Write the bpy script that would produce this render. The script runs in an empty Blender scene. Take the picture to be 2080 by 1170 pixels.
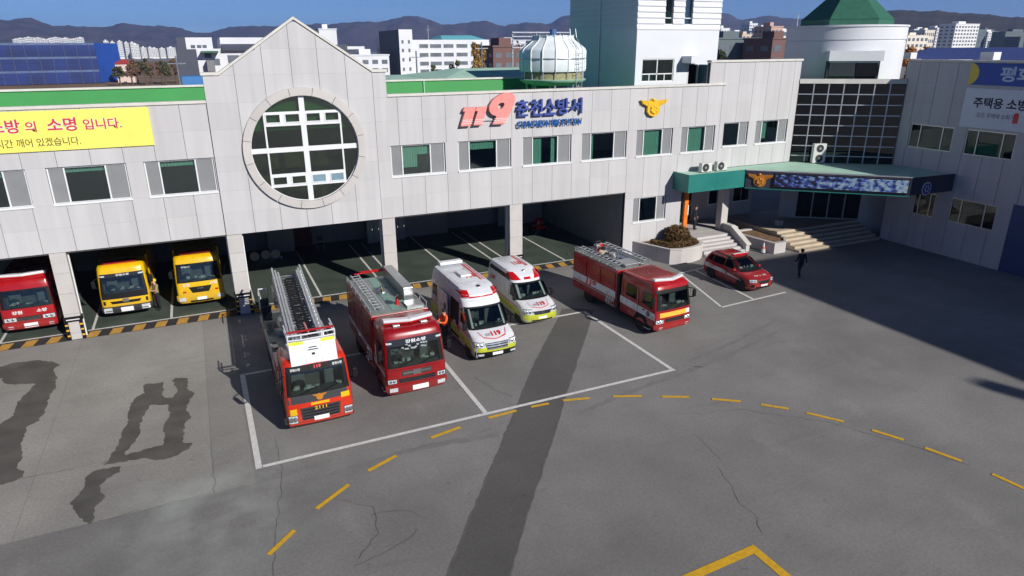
import bpy, bmesh, math, random
from mathutils import Vector, Matrix
random.seed(11)
sc = bpy.context.scene
col = sc.collection
R = math.radians

# ---------------------------------------------------------------- camera
cam_d = bpy.data.cameras.new('camera'); cam = bpy.data.objects.new('camera', cam_d); col.objects.link(cam)
cam_d.sensor_width = 36.0; cam_d.lens = 1371.73 / 2080 * 36; cam_d.clip_start = 0.2; cam_d.clip_end = 12000
_y, _p, _r = R(24.465), R(19.626), R(-0.358)
_f = Vector((math.sin(_y) * math.cos(_p), math.cos(_y) * math.cos(_p), -math.sin(_p)))
_a = Vector((math.cos(_y), -math.sin(_y), 0)); _u = _a.cross(_f)
_a2 = _a * math.cos(_r) + _u * math.sin(_r); _u2 = _u * math.cos(_r) - _a * math.sin(_r)
cam.matrix_world = Matrix(((_a2.x, _u2.x, -_f.x, 0), (_a2.y, _u2.y, -_f.y, -35.54), (_a2.z, _u2.z, -_f.z, 13.0), (0, 0, 0, 1)))
sc.camera = cam

# ---------------------------------------------------------------- light
LIGHT = Vector((-0.65, 1.75, -1.0))            # the way sunlight travels
SUN_EL = math.atan2(1.0, math.hypot(0.65, 1.75))
SUN_AZ = math.atan2(0.65, -1.75)               # clockwise from +Y
wd = bpy.data.worlds.new('World'); sc.world = wd; wd.use_nodes = True
nt = wd.node_tree; sky = nt.nodes.new('ShaderNodeTexSky'); sky.sky_type = 'NISHITA'; sky.sun_disc = False
sky.sun_elevation = SUN_EL; sky.sun_rotation = SUN_AZ; sky.altitude = 100; sky.air_density = 0.4; sky.dust_density = 0.0; sky.ozone_density = 6.0
bg = nt.nodes['Background']; bg.inputs['Strength'].default_value = 0.088
nt.links.new(sky.outputs['Color'], bg.inputs['Color'])
sl = bpy.data.lights.new('sun', 'SUN'); sl.energy = 5.0; sl.angle = R(0.5); sl.color = (1.0, 0.955, 0.895)
sun = bpy.data.objects.new('sun', sl); col.objects.link(sun); sun.rotation_euler = LIGHT.to_track_quat('-Z', 'Y').to_euler(); sun.location = (30, -60, 60)
vs = sc.view_settings; vs.view_transform = 'Standard'; vs.look = 'None'; vs.gamma = 1.0; vs.use_curve_mapping = False; vs.exposure = 0.04
cy = sc.cycles; cy.use_denoising = True; cy.max_bounces = 8; cy.diffuse_bounces = 2; cy.glossy_bounces = 3; cy.transparent_max_bounces = 10
cy.transmission_bounces = 4; cy.sample_clamp_indirect = 6.0; cy.caustics_reflective = False; cy.caustics_refractive = False; cy.volume_bounces = 0

# ---------------------------------------------------------------- materials
def lin(c):
    c = c / 255.0
    return c / 12.92 if c <= 0.04045 else ((c + 0.055) / 1.055) ** 2.4
def S(r, g, b): return (lin(r), lin(g), lin(b))
MATS = {}
def M(name, rgb, rough=0.6, metal=0.0, var=0.08, scale=3.0, bump=0.0, bscale=None, spec=0.5, rnd=0.0, fine=0.0, coat=0.0, streak=False, dust=0.0):
    if name in MATS: return MATS[name]
    m = bpy.data.materials.new(name); m.use_nodes = True; n = m.node_tree.nodes; l = m.node_tree.links; b = n['Principled BSDF']
    b.inputs['Roughness'].default_value = rough; b.inputs['Metallic'].default_value = metal
    b.inputs['Specular IOR Level'].default_value = spec
    if coat: b.inputs['Coat Weight'].default_value = coat; b.inputs['Coat Roughness'].default_value = 0.06
    g = n.new('ShaderNodeNewGeometry'); cur = None
    base = n.new('ShaderNodeRGB'); base.outputs[0].default_value = (*rgb, 1); cur = base.outputs[0]
    def mul(cur, fac, lo, hi):
        mr = n.new('ShaderNodeMapRange'); mr.inputs[3].default_value = lo; mr.inputs[4].default_value = hi; l.new(fac, mr.inputs[0])
        mx = n.new('ShaderNodeMix'); mx.data_type = 'RGBA'; mx.blend_type = 'MULTIPLY'; mx.inputs[0].default_value = 1
        l.new(cur, mx.inputs[6]); l.new(mr.outputs[0], mx.inputs[7]); return mx.outputs[2]
    pos = g.outputs['Position']
    if streak:
        mp = n.new('ShaderNodeMapping'); mp.inputs['Scale'].default_value = (1, 1, 0.12); l.new(pos, mp.inputs[0]); pos = mp.outputs[0]
    if var:
        t = n.new('ShaderNodeTexNoise'); t.inputs['Scale'].default_value = scale; t.inputs['Detail'].default_value = 6; l.new(pos, t.inputs['Vector'])
        st = n.new('ShaderNodeMapRange'); st.inputs[1].default_value = 0.3; st.inputs[2].default_value = 0.7; l.new(t.outputs[0], st.inputs[0])
        cur = mul(cur, st.outputs[0], 1 - var, 1 + var)
        rr = n.new('ShaderNodeMapRange'); rr.inputs[3].default_value = max(0, rough - 0.06); rr.inputs[4].default_value = min(1, rough + 0.06); l.new(st.outputs[0], rr.inputs[0]); l.new(rr.outputs[0], b.inputs['Roughness'])
    if fine:
        t = n.new('ShaderNodeTexNoise'); t.inputs['Scale'].default_value = 60; t.inputs['Detail'].default_value = 2; l.new(g.outputs['Position'], t.inputs['Vector']); cur = mul(cur, t.outputs[0], 1 - fine, 1 + fine)
    if rnd:
        oi = n.new('ShaderNodeObjectInfo'); cur = mul(cur, oi.outputs['Random'], 1 - rnd, 1 + rnd * 0.6)
    if streak:
        mp2 = n.new('ShaderNodeMapping'); mp2.inputs['Scale'].default_value = (4.5, 4.5, 0.10); l.new(g.outputs['Position'], mp2.inputs[0]); t2_ = n.new('ShaderNodeTexNoise'); t2_.inputs['Scale'].default_value = 1.0; t2_.inputs['Detail'].default_value = 5; l.new(mp2.outputs[0], t2_.inputs['Vector'])
        s2 = n.new('ShaderNodeMapRange'); s2.inputs[1].default_value = 0.45; s2.inputs[2].default_value = 0.75; l.new(t2_.outputs[0], s2.inputs[0]); cur = mul(cur, s2.outputs[0], 1.0, 0.945)
    if dust:
        # road dust thrown up on the lower body
        sz = n.new('ShaderNodeSeparateXYZ'); l.new(g.outputs['Position'], sz.inputs[0]); tz = n.new('ShaderNodeTexNoise'); tz.inputs['Scale'].default_value = 2.2; tz.inputs['Detail'].default_value = 6; l.new(g.outputs['Position'], tz.inputs['Vector'])
        zz = n.new('ShaderNodeMath'); zz.operation = 'MULTIPLY_ADD'; zz.inputs[1].default_value = -1.4; l.new(tz.outputs[0], zz.inputs[0]); l.new(sz.outputs[2], zz.inputs[2])
        dz = n.new('ShaderNodeMapRange'); dz.inputs[1].default_value = 0.55; dz.inputs[2].default_value = -0.35; dz.inputs[3].default_value = 0.0; dz.inputs[4].default_value = dust; l.new(zz.outputs[0], dz.inputs[0])
        dm_ = n.new('ShaderNodeMix'); dm_.data_type = 'RGBA'; l.new(dz.outputs[0], dm_.inputs[0]); l.new(cur, dm_.inputs[6]); dm_.inputs[7].default_value = (0.16, 0.13, 0.11, 1); cur = dm_.outputs[2]
    l.new(cur, b.inputs['Base Color'])
    if bump:
        t = n.new('ShaderNodeTexNoise'); t.inputs['Scale'].default_value = bscale or 25; t.inputs['Detail'].default_value = 4; l.new(g.outputs['Position'], t.inputs['Vector'])
        bp = n.new('ShaderNodeBump'); bp.inputs['Strength'].default_value = bump; bp.inputs['Distance'].default_value = 0.05; l.new(t.outputs[0], bp.inputs['Height']); l.new(bp.outputs[0], b.inputs['Normal'])
    MATS[name] = m; return m
def glass(name, tint, refl=0.08, rough=0.03, top=0.9):
    # a thin pane: tinted see-through mixed with a mirror-like sheen by viewing angle
    if name in MATS: return MATS[name]
    m = bpy.data.materials.new(name); m.use_nodes = True; n = m.node_tree.nodes; l = m.node_tree.links; n.remove(n['Principled BSDF'])
    tr = n.new('ShaderNodeBsdfTransparent'); tr.inputs[0].default_value = (*tint, 1)
    gl = n.new('ShaderNodeBsdfGlossy'); gl.inputs['Roughness'].default_value = rough; gl.inputs[0].default_value = (0.9, 0.95, 0.95, 1)
    fr = n.new('ShaderNodeLayerWeight'); fr.inputs[0].default_value = 0.25
    mr = n.new('ShaderNodeMapRange'); mr.inputs[3].default_value = refl; mr.inputs[4].default_value = top; l.new(fr.outputs['Fresnel'], mr.inputs[0])
    mx = n.new('ShaderNodeMixShader'); l.new(mr.outputs[0], mx.inputs[0]); l.new(tr.outputs[0], mx.inputs[1]); l.new(gl.outputs[0], mx.inputs[2]); l.new(mx.outputs[0], n['Material Output'].inputs[0])
    MATS[name] = m; return m
def emis(name, rgb, st):
    if name in MATS: return MATS[name]
    m = M(name, rgb, 0.4, var=0); b = m.node_tree.nodes['Principled BSDF']; b.inputs['Emission Color'].default_value = (*rgb, 1); b.inputs['Emission Strength'].default_value = st; return m

GRANITE = M('granite_panel', S(190, 189, 190), 0.72, var=0.07, scale=1.4, fine=0.12, rnd=0.05, streak=True)
GRANITE2 = M('granite_stone', S(190, 186, 183), 0.75, var=0.06, scale=1.2, fine=0.10, rnd=0.06)
COPING = M('coping_stone', S(204, 202, 195), 0.7, var=0.10, scale=1.5)
CONC = M('concrete', S(176, 174, 170), 0.85, var=0.10, scale=1.2, fine=0.08)
BACK = M('backing_wall', S(70, 70, 70), 0.9, var=0.05)
WHITEFR = M('white_frame', S(222, 225, 226), 0.35, var=0.02)
ALU = M('aluminium', S(190, 194, 198), 0.35, 0.6, var=0.05)
STEEL = M('bare_steel', S(170, 172, 174), 0.35, 0.8, var=0.12, scale=6)
CHEQ = M('tread_plate', S(150, 160, 155), 0.45, 0.5, var=0.2, scale=9, fine=0.2)
CHROME = M('chrome', S(210, 212, 214), 0.15, 1.0, var=0.05)
BLACK = M('black_plastic', S(20, 20, 22), 0.6, var=0.1, spec=0.25)
DARK = M('dark_grey', S(48, 48, 50), 0.6, var=0.1)
RUBBER = M('tyre_rubber', S(30, 30, 31), 0.85, var=0.15, scale=8)
RED = M('fire_red', S(160, 18, 24), 0.28, var=0.08, scale=1.5, coat=0.45, dust=0.2)
REDD = M('fire_red_deep', S(140, 15, 20), 0.28, var=0.08, scale=1.5, coat=0.45, dust=0.2)
ORANGE = M('truck_orange_red', S(200, 46, 20), 0.30, var=0.06, coat=0.45, dust=0.2)
YELLOW = M('truck_yellow', S(222, 178, 16), 0.30, var=0.06, coat=0.35, dust=0.3)
LIME = M('lime_yellow', S(206, 216, 36), 0.3, var=0.05, coat=0.3, dust=0.35)
WHITE = M('white_paint', S(220, 222, 226), 0.30, var=0.04, coat=0.3, dust=0.3)
SIGNRED = M('sign_red', S(208, 40, 40), 0.4, var=0.03)
LAMPRED = M('red_lens', S(190, 16, 18), 0.12, var=0.1, scale=12, coat=1.0)
LENS = M('clear_lens', S(220, 226, 230), 0.1, 0.3, var=0.2, scale=14, coat=1.0)
SCREEN = M('vehicle_glass', S(16, 22, 22), 0.06, var=0.35, scale=5, spec=0.6, coat=0.35)
SIDEGL = M('side_glass', S(14, 18, 20), 0.08, var=0.3, scale=4, spec=0.4, coat=0.15)
PLATE = M('number_plate', S(236, 238, 238), 0.4, var=0.02)
INK = M('plate_ink', S(40, 50, 60), 0.6, var=0)
GOLD = M('emblem_gold', S(232, 186, 40), 0.4, 0.1, var=0.1, scale=8)
BRONZE = M('emblem_bronze', S(196, 128, 44), 0.4, 0.1, var=0.15, scale=8)
TEAL = M('teal_metal', S(38, 120, 112), 0.4, var=0.06, scale=1.0)
MINT = M('mint_roof', S(168, 204, 184), 0.7, var=0.10, scale=0.8)
GREENROOF = M('green_urethane', S(64, 146, 80), 0.65, var=0.06, scale=0.6)
ROOFGREEN = M('green_roof', S(44, 98, 78), 0.6, var=0.08)
DRUMW = M('white_stucco', S(214, 217, 222), 0.75, var=0.04, scale=0.5)
EPOXY = M('green_epoxy_floor', S(78, 88, 80), 0.38, var=0.18, scale=0.7, fine=0.05)
LINEW = M('white_road_paint', S(214, 212, 208), 0.7, var=0.14, scale=7, fine=0.15)
LINEY = M('yellow_road_paint', S(214, 166, 34), 0.7, var=0.14, scale=7, fine=0.15)
STRY = M('yellow_stripe_paint', S(196, 150, 70), 0.75, var=0.2, scale=5, fine=0.1)
STRK = M('black_stripe_paint', S(52, 50, 52), 0.75, var=0.2, scale=5, fine=0.1)
INTW = M('interior_wall', S(150, 152, 150), 0.8, var=0.08)
INTD = M('interior_dark', S(60, 62, 64), 0.8, var=0.1)
SKIN = M('skin', S(200, 150, 120), 0.6, var=0.05)
HAIR = M('black_hair', S(24, 22, 22), 0.7, var=0.1)
HIVIS = M('orange_uniform', S(238, 92, 36), 0.8, var=0.1, scale=12)
NAVY = M('navy_cloth', S(30, 34, 48), 0.85, var=0.12, scale=12)
BLACKC = M('black_cloth', S(22, 22, 26), 0.9, var=0.12, scale=12)
TAN = M('tan_turnout', S(150, 132, 96), 0.85, var=0.12, scale=12)
SCREENMESH = M('insect_screen', S(128, 130, 132), 0.8, var=0.06, scale=2)
BLIND = M('mint_blind', S(204, 216, 210), 0.7, var=0.08, scale=2, streak=True)
WGLASS = glass('window_glass', (0.62, 0.80, 0.74), 0.13)
SHGLASS = glass('shaded_glass', (0.30, 0.40, 0.38), 0.03, 0.03, 0.3)  # window glass tinted darker and duller to carry the wing's shade
CABGL = glass('windscreen_glass', (0.55, 0.64, 0.60), 0.05, 0.03, 0.7)
HALLGL = glass('hall_glass', (0.56, 0.66, 0.56), 0.09)
DGLASS = glass('dark_curtain_glass', (0.02, 0.03, 0.03), 0.045, 0.02, 0.7)

# ---------------------------------------------------------------- mesh helpers
class MB:
    def __init__(s): s.v = []; s.f = []
    def add(s, vs, fs):
        n = len(s.v); s.v += [tuple(p) for p in vs]; s.f += [tuple(i + n for i in f) for f in fs]; return s
    def box(s, x0, x1, y0, y1, z0, z1):
        return s.add([(x0, y0, z0), (x1, y0, z0), (x1, y1, z0), (x0, y1, z0), (x0, y0, z1), (x1, y0, z1), (x1, y1, z1), (x0, y1, z1)],
                     [(0, 3, 2, 1), (4, 5, 6, 7), (0, 1, 5, 4), (1, 2, 6, 5), (2, 3, 7, 6), (3, 0, 4, 7)])
    def ext(s, a, b):
        n = len(a)
        return s.add(list(a) + list(b), [tuple(range(n - 1, -1, -1)), tuple(range(n, 2 * n))] + [(i, (i + 1) % n, n + (i + 1) % n, n + i) for i in range(n)])
    def pz(s, poly, z0, z1): return s.ext([(x, y, z0) for x, y in poly], [(x, y, z1) for x, y in poly])
    def py(s, poly, y0, y1): return s.ext([(x, y0, z) for x, z in poly], [(x, y1, z) for x, z in poly])
    def px(s, poly, x0, x1): return s.ext([(x0, y, z) for y, z in poly], [(x1, y, z) for y, z in poly])
    def loft(s, rings, c0=True, c1=True):
        n = len(rings[0]); vs = [p for r in rings for p in r]; fs = []
        for k in range(len(rings) - 1):
            for i in range(n):
                j = (i + 1) % n; fs.append((k * n + i, k * n + j, (k + 1) * n + j, (k + 1) * n + i))
        if c0: fs.append(tuple(range(n - 1, -1, -1)))
        if c1: fs.append(tuple((len(rings) - 1) * n + i for i in range(n)))
        return s.add(vs, fs)
    def cyl(s, p0, p1, r0, r1=None, n=12):
        r1 = r0 if r1 is None else r1; p0 = Vector(p0); p1 = Vector(p1); d = (p1 - p0).normalized()
        a = d.orthogonal().normalized(); b = d.cross(a)
        ring = lambda p, r: [p + (a * math.cos(t) + b * math.sin(t)) * r for t in [2 * math.pi * i / n for i in range(n)]]
        return s.loft([ring(p0, r0), ring(p1, r1)])
    def tube(s, pts, r, n=6):
        for a, b in zip(pts[:-1], pts[1:]): s.cyl(a, b, r, r, n)
        return s
    def bar(s, a, b, w, h):
        # a square bar from a to b
        a = Vector(a); b = Vector(b); d = (b - a).normalized(); up = Vector((0, 0, 1)) if abs(d.z) < 0.95 else Vector((0, 1, 0))
        x = d.cross(up).normalized(); y = x.cross(d)
        q = [x * (w / 2) + y * (h / 2), x * (-w / 2) + y * (h / 2), x * (-w / 2) - y * (h / 2), x * (w / 2) - y * (h / 2)]
        return s.loft([[a + v for v in q], [b + v for v in q]])
    def lathe(s, prof, c, axis='z', n=24):
        rings = []
        for r, h in prof:
            ring = []
            for i in range(n):
                t = 2 * math.pi * i / n; ca, sa = math.cos(t) * r, math.sin(t) * r
                ring.append((c[0] + ca, c[1] + sa, c[2] + h) if axis == 'z' else (c[0] + h, c[1] + ca, c[2] + sa) if axis == 'x' else (c[0] + ca, c[1] + h, c[2] + sa))
            rings.append(ring)
        return s.loft(rings)
    def ball(s, c, rx, ry, rz, nu=12, nv=8):
        return s.loft([[(c[0] + rx * math.sin(p) * math.cos(t), c[1] + ry * math.sin(p) * math.sin(t), c[2] - rz * math.cos(p)) for t in [2 * math.pi * i / nu for i in range(nu)]] for p in [math.pi * (0.04 + 0.92 * k / nv) for k in range(nv + 1)]])
    def grid(s, rows):
        n = len(rows[0])
        return s.add([p for r in rows for p in r], [(k * n + i, k * n + i + 1, (k + 1) * n + i + 1, (k + 1) * n + i) for k in range(len(rows) - 1) for i in range(n - 1)])
    def build(s, name, mat, parent=None, smooth=None, bevel=0, seg=2, weld=False, fix=True, loc=None):
        me = bpy.data.meshes.new(name); me.from_pydata(s.v, [], s.f)
        bm = bmesh.new(); bm.from_mesh(me)
        if bevel or weld: bmesh.ops.remove_doubles(bm, verts=bm.verts, dist=1e-5)
        if fix: bmesh.ops.recalc_face_normals(bm, faces=bm.faces)
        if bevel:
            es = [e for e in bm.edges if len(e.link_faces) == 2 and e.calc_face_angle(0) > 0.5]
            bmesh.ops.bevel(bm, geom=es, offset=bevel, segments=seg, profile=0.5, affect='EDGES', clamp_overlap=True)
        bm.to_mesh(me); bm.free()
        if smooth:
            me.polygons.foreach_set('use_smooth', [True] * len(me.polygons)); me.set_sharp_from_angle(angle=R(smooth))
        me.materials.append(mat)
        o = bpy.data.objects.new(name, me); col.objects.link(o)
        if parent: o.parent = parent
        if loc: o.location = loc
        return o
def tag(o, label=None, cat=None, group=None, kind=None):
    if label: o['label'] = label
    if cat: o['category'] = cat
    if group: o['group'] = group
    if kind: o['kind'] = kind
    return o
ORD = ['first', 'second', 'third', 'fourth', 'fifth', 'sixth', 'seventh', 'eighth', 'ninth', 'tenth', 'eleventh', 'twelfth', 'thirteenth']
def thing(name, label, cat, loc=(0, 0, 0), group=None, rz=0.0):
    o = bpy.data.objects.new(name, None); col.objects.link(o); o.location = loc; o.rotation_euler = (0, 0, rz); o.empty_display_size = 0.3
    return tag(o, label, cat, group)
def copy_tree(o, parent=None):
    c = o.copy(); col.objects.link(c); c.parent = parent
    for ch in list(o.children): copy_tree(ch, c)
    return c
_tc = {}
def text_geo(body, bold=0.0, shear=0.0, ex=0.0):
    # outline lettering as a mesh, scaled so its ink is 1 high, centred on x
    k = (body, bold, shear, ex > 0)
    if k not in _tc:
        c = bpy.data.curves.new('lettering', 'FONT'); c.body = body; c.offset = bold; c.shear = shear; c.resolution_u = 3
        if ex: c.extrude = 0.5
        o = bpy.data.objects.new('lettering', c); col.objects.link(o); bpy.context.view_layer.update()
        m = bpy.data.meshes.new_from_object(o.evaluated_get(bpy.context.evaluated_depsgraph_get()))
        vs = [tuple(v.co) for v in m.vertices]; fs = [tuple(p.vertices) for p in m.polygons]
        bpy.data.objects.remove(o); bpy.data.curves.remove(c); bpy.data.meshes.remove(m)
        x0 = min(v[0] for v in vs); x1 = max(v[0] for v in vs); y0 = min(v[1] for v in vs); y1 = max(v[1] for v in vs); h = y1 - y0
        _tc[k] = ([((x - (x0 + x1) / 2) / h, (y - y0) / h, z) for x, y, z in vs], fs, (x1 - x0) / h)
    return _tc[k]
def text(name, body, H, mapf, mat, parent, W=None, bold=0.0, shear=0.0, ex=0.0):
    vs, fs, asp = text_geo(body, bold, shear, ex); kx = H if W is None else W / asp
    mb = MB(); mb.add([mapf(x * kx, y * H, z * ex) for x, y, z in vs], fs)
    return mb.build(name, mat, parent, fix=bool(ex))

# ================================================================ GROUND
def ground_mat(name, rgb, crack=0.0, big=0.14):
    m = M(name, rgb, 0.9, var=big, scale=0.16, fine=0.16)
    n = m.node_tree.nodes; l = m.node_tree.links; b = n['Principled BSDF']
    src = b.inputs['Base Color'].links[0].from_socket
    g = n.new('ShaderNodeNewGeometry')
    def layer(src, scale, lo, hi, a, bb, stretch=(1, 1, 1), detail=8):
        mp = n.new('ShaderNodeMapping'); mp.inputs['Scale'].default_value = stretch; l.new(g.outputs['Position'], mp.inputs[0])
        t = n.new('ShaderNodeTexNoise'); t.inputs['Scale'].default_value = scale; t.inputs['Detail'].default_value = detail; t.inputs['Roughness'].default_value = 0.62; l.new(mp.outputs[0], t.inputs['Vector'])
        mr = n.new('ShaderNodeMapRange'); mr.inputs[1].default_value = lo; mr.inputs[2].default_value = hi; mr.inputs[3].default_value = a; mr.inputs[4].default_value = bb; l.new(t.outputs[0], mr.inputs[0])
        mx = n.new('ShaderNodeMix'); mx.data_type = 'RGBA'; mx.blend_type = 'MULTIPLY'; mx.inputs[0].default_value = 1; l.new(src, mx.inputs[6]); l.new(mr.outputs[0], mx.inputs[7]); return mx.outputs[2]
    src = layer(src, 0.07, 0.35, 0.65, 0.90, 1.10, detail=3)             # broad fading
    src = layer(src, 0.45, 0.36, 0.70, 1.05, 0.87)
    src = layer(src, 0.28, 0.60, 0.70, 1.0, 1.14, (1.6, 0.5, 1))       # pale worn areas
    src = layer(src, 0.9, 0.55, 0.72, 1.0, 0.88, (0.25, 1.4, 1))       # tyre-worn drifts
    src = layer(src, 11.0, 0.3, 0.75, 1.16, 0.82)                        # aggregate
    src = layer(src, 1.9, 0.64, 0.70, 1.0, 0.78)                        # oil drips
    # pale lime wash-off left on the yard
    vd = n.new('ShaderNodeVectorMath'); vd.operation = 'DISTANCE'; vd.inputs[1].default_value = (-1.2, -16.2, 0); l.new(g.outputs['Position'], vd.inputs[0])
    md = n.new('ShaderNodeMapRange'); md.inputs[1].default_value = 4.2; md.inputs[2].default_value = 0.8; l.new(vd.outputs['Value'], md.inputs[0])
    tn = n.new('ShaderNodeTexNoise'); tn.inputs['Scale'].default_value = 0.55; tn.inputs['Detail'].default_value = 7; l.new(g.outputs['Position'], tn.inputs['Vector'])
    mn = n.new('ShaderNodeMapRange'); mn.inputs[1].default_value = 0.42; mn.inputs[2].default_value = 0.68; l.new(tn.outputs[0], mn.inputs[0])
    mm = n.new('ShaderNodeMath'); mm.operation = 'MULTIPLY'; l.new(md.outputs[0], mm.inputs[0]); l.new(mn.outputs[0], mm.inputs[1])
    m2_ = n.new('ShaderNodeMath'); m2_.operation = 'MULTIPLY'; m2_.inputs[1].default_value = 0.6; l.new(mm.outputs[0], m2_.inputs[0])
    lx = n.new('ShaderNodeMix'); lx.data_type = 'RGBA'; l.new(m2_.outputs[0], lx.inputs[0]); l.new(src, lx.inputs[6]); lx.inputs[7].default_value = (*S(172, 178, 170), 1); src = lx.outputs[2]
    l.new(src, b.inputs['Base Color'])
    t = n.new('ShaderNodeTexNoise'); t.inputs['Scale'].default_value = 40; t.inputs['Detail'].default_value = 3; l.new(g.outputs['Position'], t.inputs['Vector'])
    bp = n.new('ShaderNodeBump'); bp.inputs['Strength'].default_value = 0.35; bp.inputs['Distance'].default_value = 0.02; l.new(t.outputs[0], bp.inputs['Height']); l.new(bp.outputs[0], b.inputs['Normal'])
    return m
ASPHALT = ground_mat('old_asphalt', S(127, 125, 122))
APRON = ground_mat('concrete_apron', S(148, 145, 139), big=0.10)
PATCH = ground_mat('dark_asphalt_patch', S(91, 89, 86), big=0.12)
WET = M('wet_concrete', S(86, 83, 78), 0.75, var=0.24, scale=1.3, fine=0.14)
CRACK = M('crack_dirt', S(96, 93, 91), 0.95, var=0.2, scale=4)
SCUFF = M('dark_scuff', S(122, 119, 118), 0.9, var=0.1, scale=2, fine=0.12)

ground = MB().add([(-4000, -3000, 0), (4000, -3000, 0), (4000, 5000, 0), (-4000, 5000, 0)], [(0, 1, 2, 3)]).build('ground', ASPHALT, fix=False)
tag(ground, kind='structure')
def sheet(name, poly, z, mat, parent=ground): return MB().add([(x, y, z) for x, y in poly], [tuple(range(len(poly)))]).build(name, mat, parent, fix=False)
def rect(name, x0, x1, y0, y1, z, mat, parent=ground): return sheet(name, [(x0, y0), (x1, y0), (x1, y1), (x0, y1)], z, mat, parent)
def ragged(poly, step=0.22, amp=0.10, seed=1):
    # a stain outline with an irregular soaked edge
    rn = random.Random(seed); out = []
    for (x0, y0), (x1, y1) in zip(poly, poly[1:] + poly[:1]):
        n = max(1, int(math.hypot(x1 - x0, y1 - y0) / step))
        for i in range(n):
            t = i / n; out.append((x0 + (x1 - x0) * t + rn.uniform(-amp, amp) * (i > 0), y0 + (y1 - y0) * t + rn.uniform(-amp, amp) * (i > 0)))
    # round it once
    return [((a[0] + 2 * b[0] + c[0]) / 4, (a[1] + 2 * b[1] + c[1]) / 4) for a, b, c in zip(out[-1:] + out[:-1], out, out[1:] + out[:1])]
def tri_sheet(name, poly, z, mat, parent=ground):
    bm = bmesh.new(); vs = [bm.verts.new((x, y, z)) for x, y in poly]; f = bm.faces.new(vs); bmesh.ops.triangulate(bm, faces=[f], ngon_method='EAR_CLIP')
    for f in bm.faces:
        if f.normal.z < 0: f.normal_flip()
    me = bpy.data.meshes.new(name); bm.to_mesh(me); bm.free(); me.materials.append(mat); o = bpy.data.objects.new(name, me); col.objects.link(o); o.parent = parent; return o
def path_strip(name, pts, w, z, mat, parent=ground, seed=0, amp=0.0, step=0.25):
    rn = random.Random(seed); P = []
    for (x0, y0), (x1, y1) in zip(pts[:-1], pts[1:]):
        n = max(1, int(math.hypot(x1 - x0, y1 - y0) / step))
        for i in range(n): P.append((x0 + (x1 - x0) * i / n + rn.uniform(-amp, amp), y0 + (y1 - y0) * i / n + rn.uniform(-amp, amp)))
    P.append(pts[-1]); rows = []
    for i, p in enumerate(P):
        a = P[max(0, i - 1)]; b = P[min(len(P) - 1, i + 1)]; d = math.hypot(b[0] - a[0], b[1] - a[1]) or 1
        nx, ny = -(b[1] - a[1]) / d, (b[0] - a[0]) / d; ww = w / 2 * (rn.uniform(0.5, 1.2) if amp else 1)
        rows.append([(p[0] + nx * ww, p[1] + ny * ww, z), (p[0] - nx * ww, p[1] - ny * ww, z)])
    return MB().grid(rows).build(name, mat, parent, fix=False)

# concrete slabs in front of the left bays, cast in bays with open joints
for i, (x0, x1) in enumerate([(-22, -14.4), (-14.38, -6.42), (-6.4, -1.16)]):
    for j, (y0, y1) in enumerate([(-12.2, -0.12), (-15.62, -12.22)]):
        rect('concrete_slab', x0, x1, y0, y1, 0.004, APRON)
rect('worn_slab_edge', -1.14, 0.06, -15.62, -0.12, 0.004, ground_mat('worn_slab_edge', S(138, 135, 130), big=0.10))
# dark strip of relaid asphalt
LS = [(3.2, -23.4), (4.25, -21.96), (5.8, -19.87), (7.52, -17.58), (9.53, -14.89), (11.86, -11.76), (14.96, -7.99), (16.2, -6.4)]
RS = [(17.6, -7.2), (16.69, -8.45), (14.46, -11.31), (11.83, -14.69), (10.46, -16.52), (8.38, -19.2), (6.75, -21.27), (5.77, -22.66), (4.9, -23.9)]
tri_sheet('relaid_strip', ragged(LS + RS, 0.5, 0.035, 5), 0.004, PATCH)
path_strip('relaid_strip_edge', LS, 0.06, 0.008, CRACK, seed=3, amp=0.03); path_strip('relaid_strip_edge', RS, 0.05, 0.008, CRACK, seed=4, amp=0.03)
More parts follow.
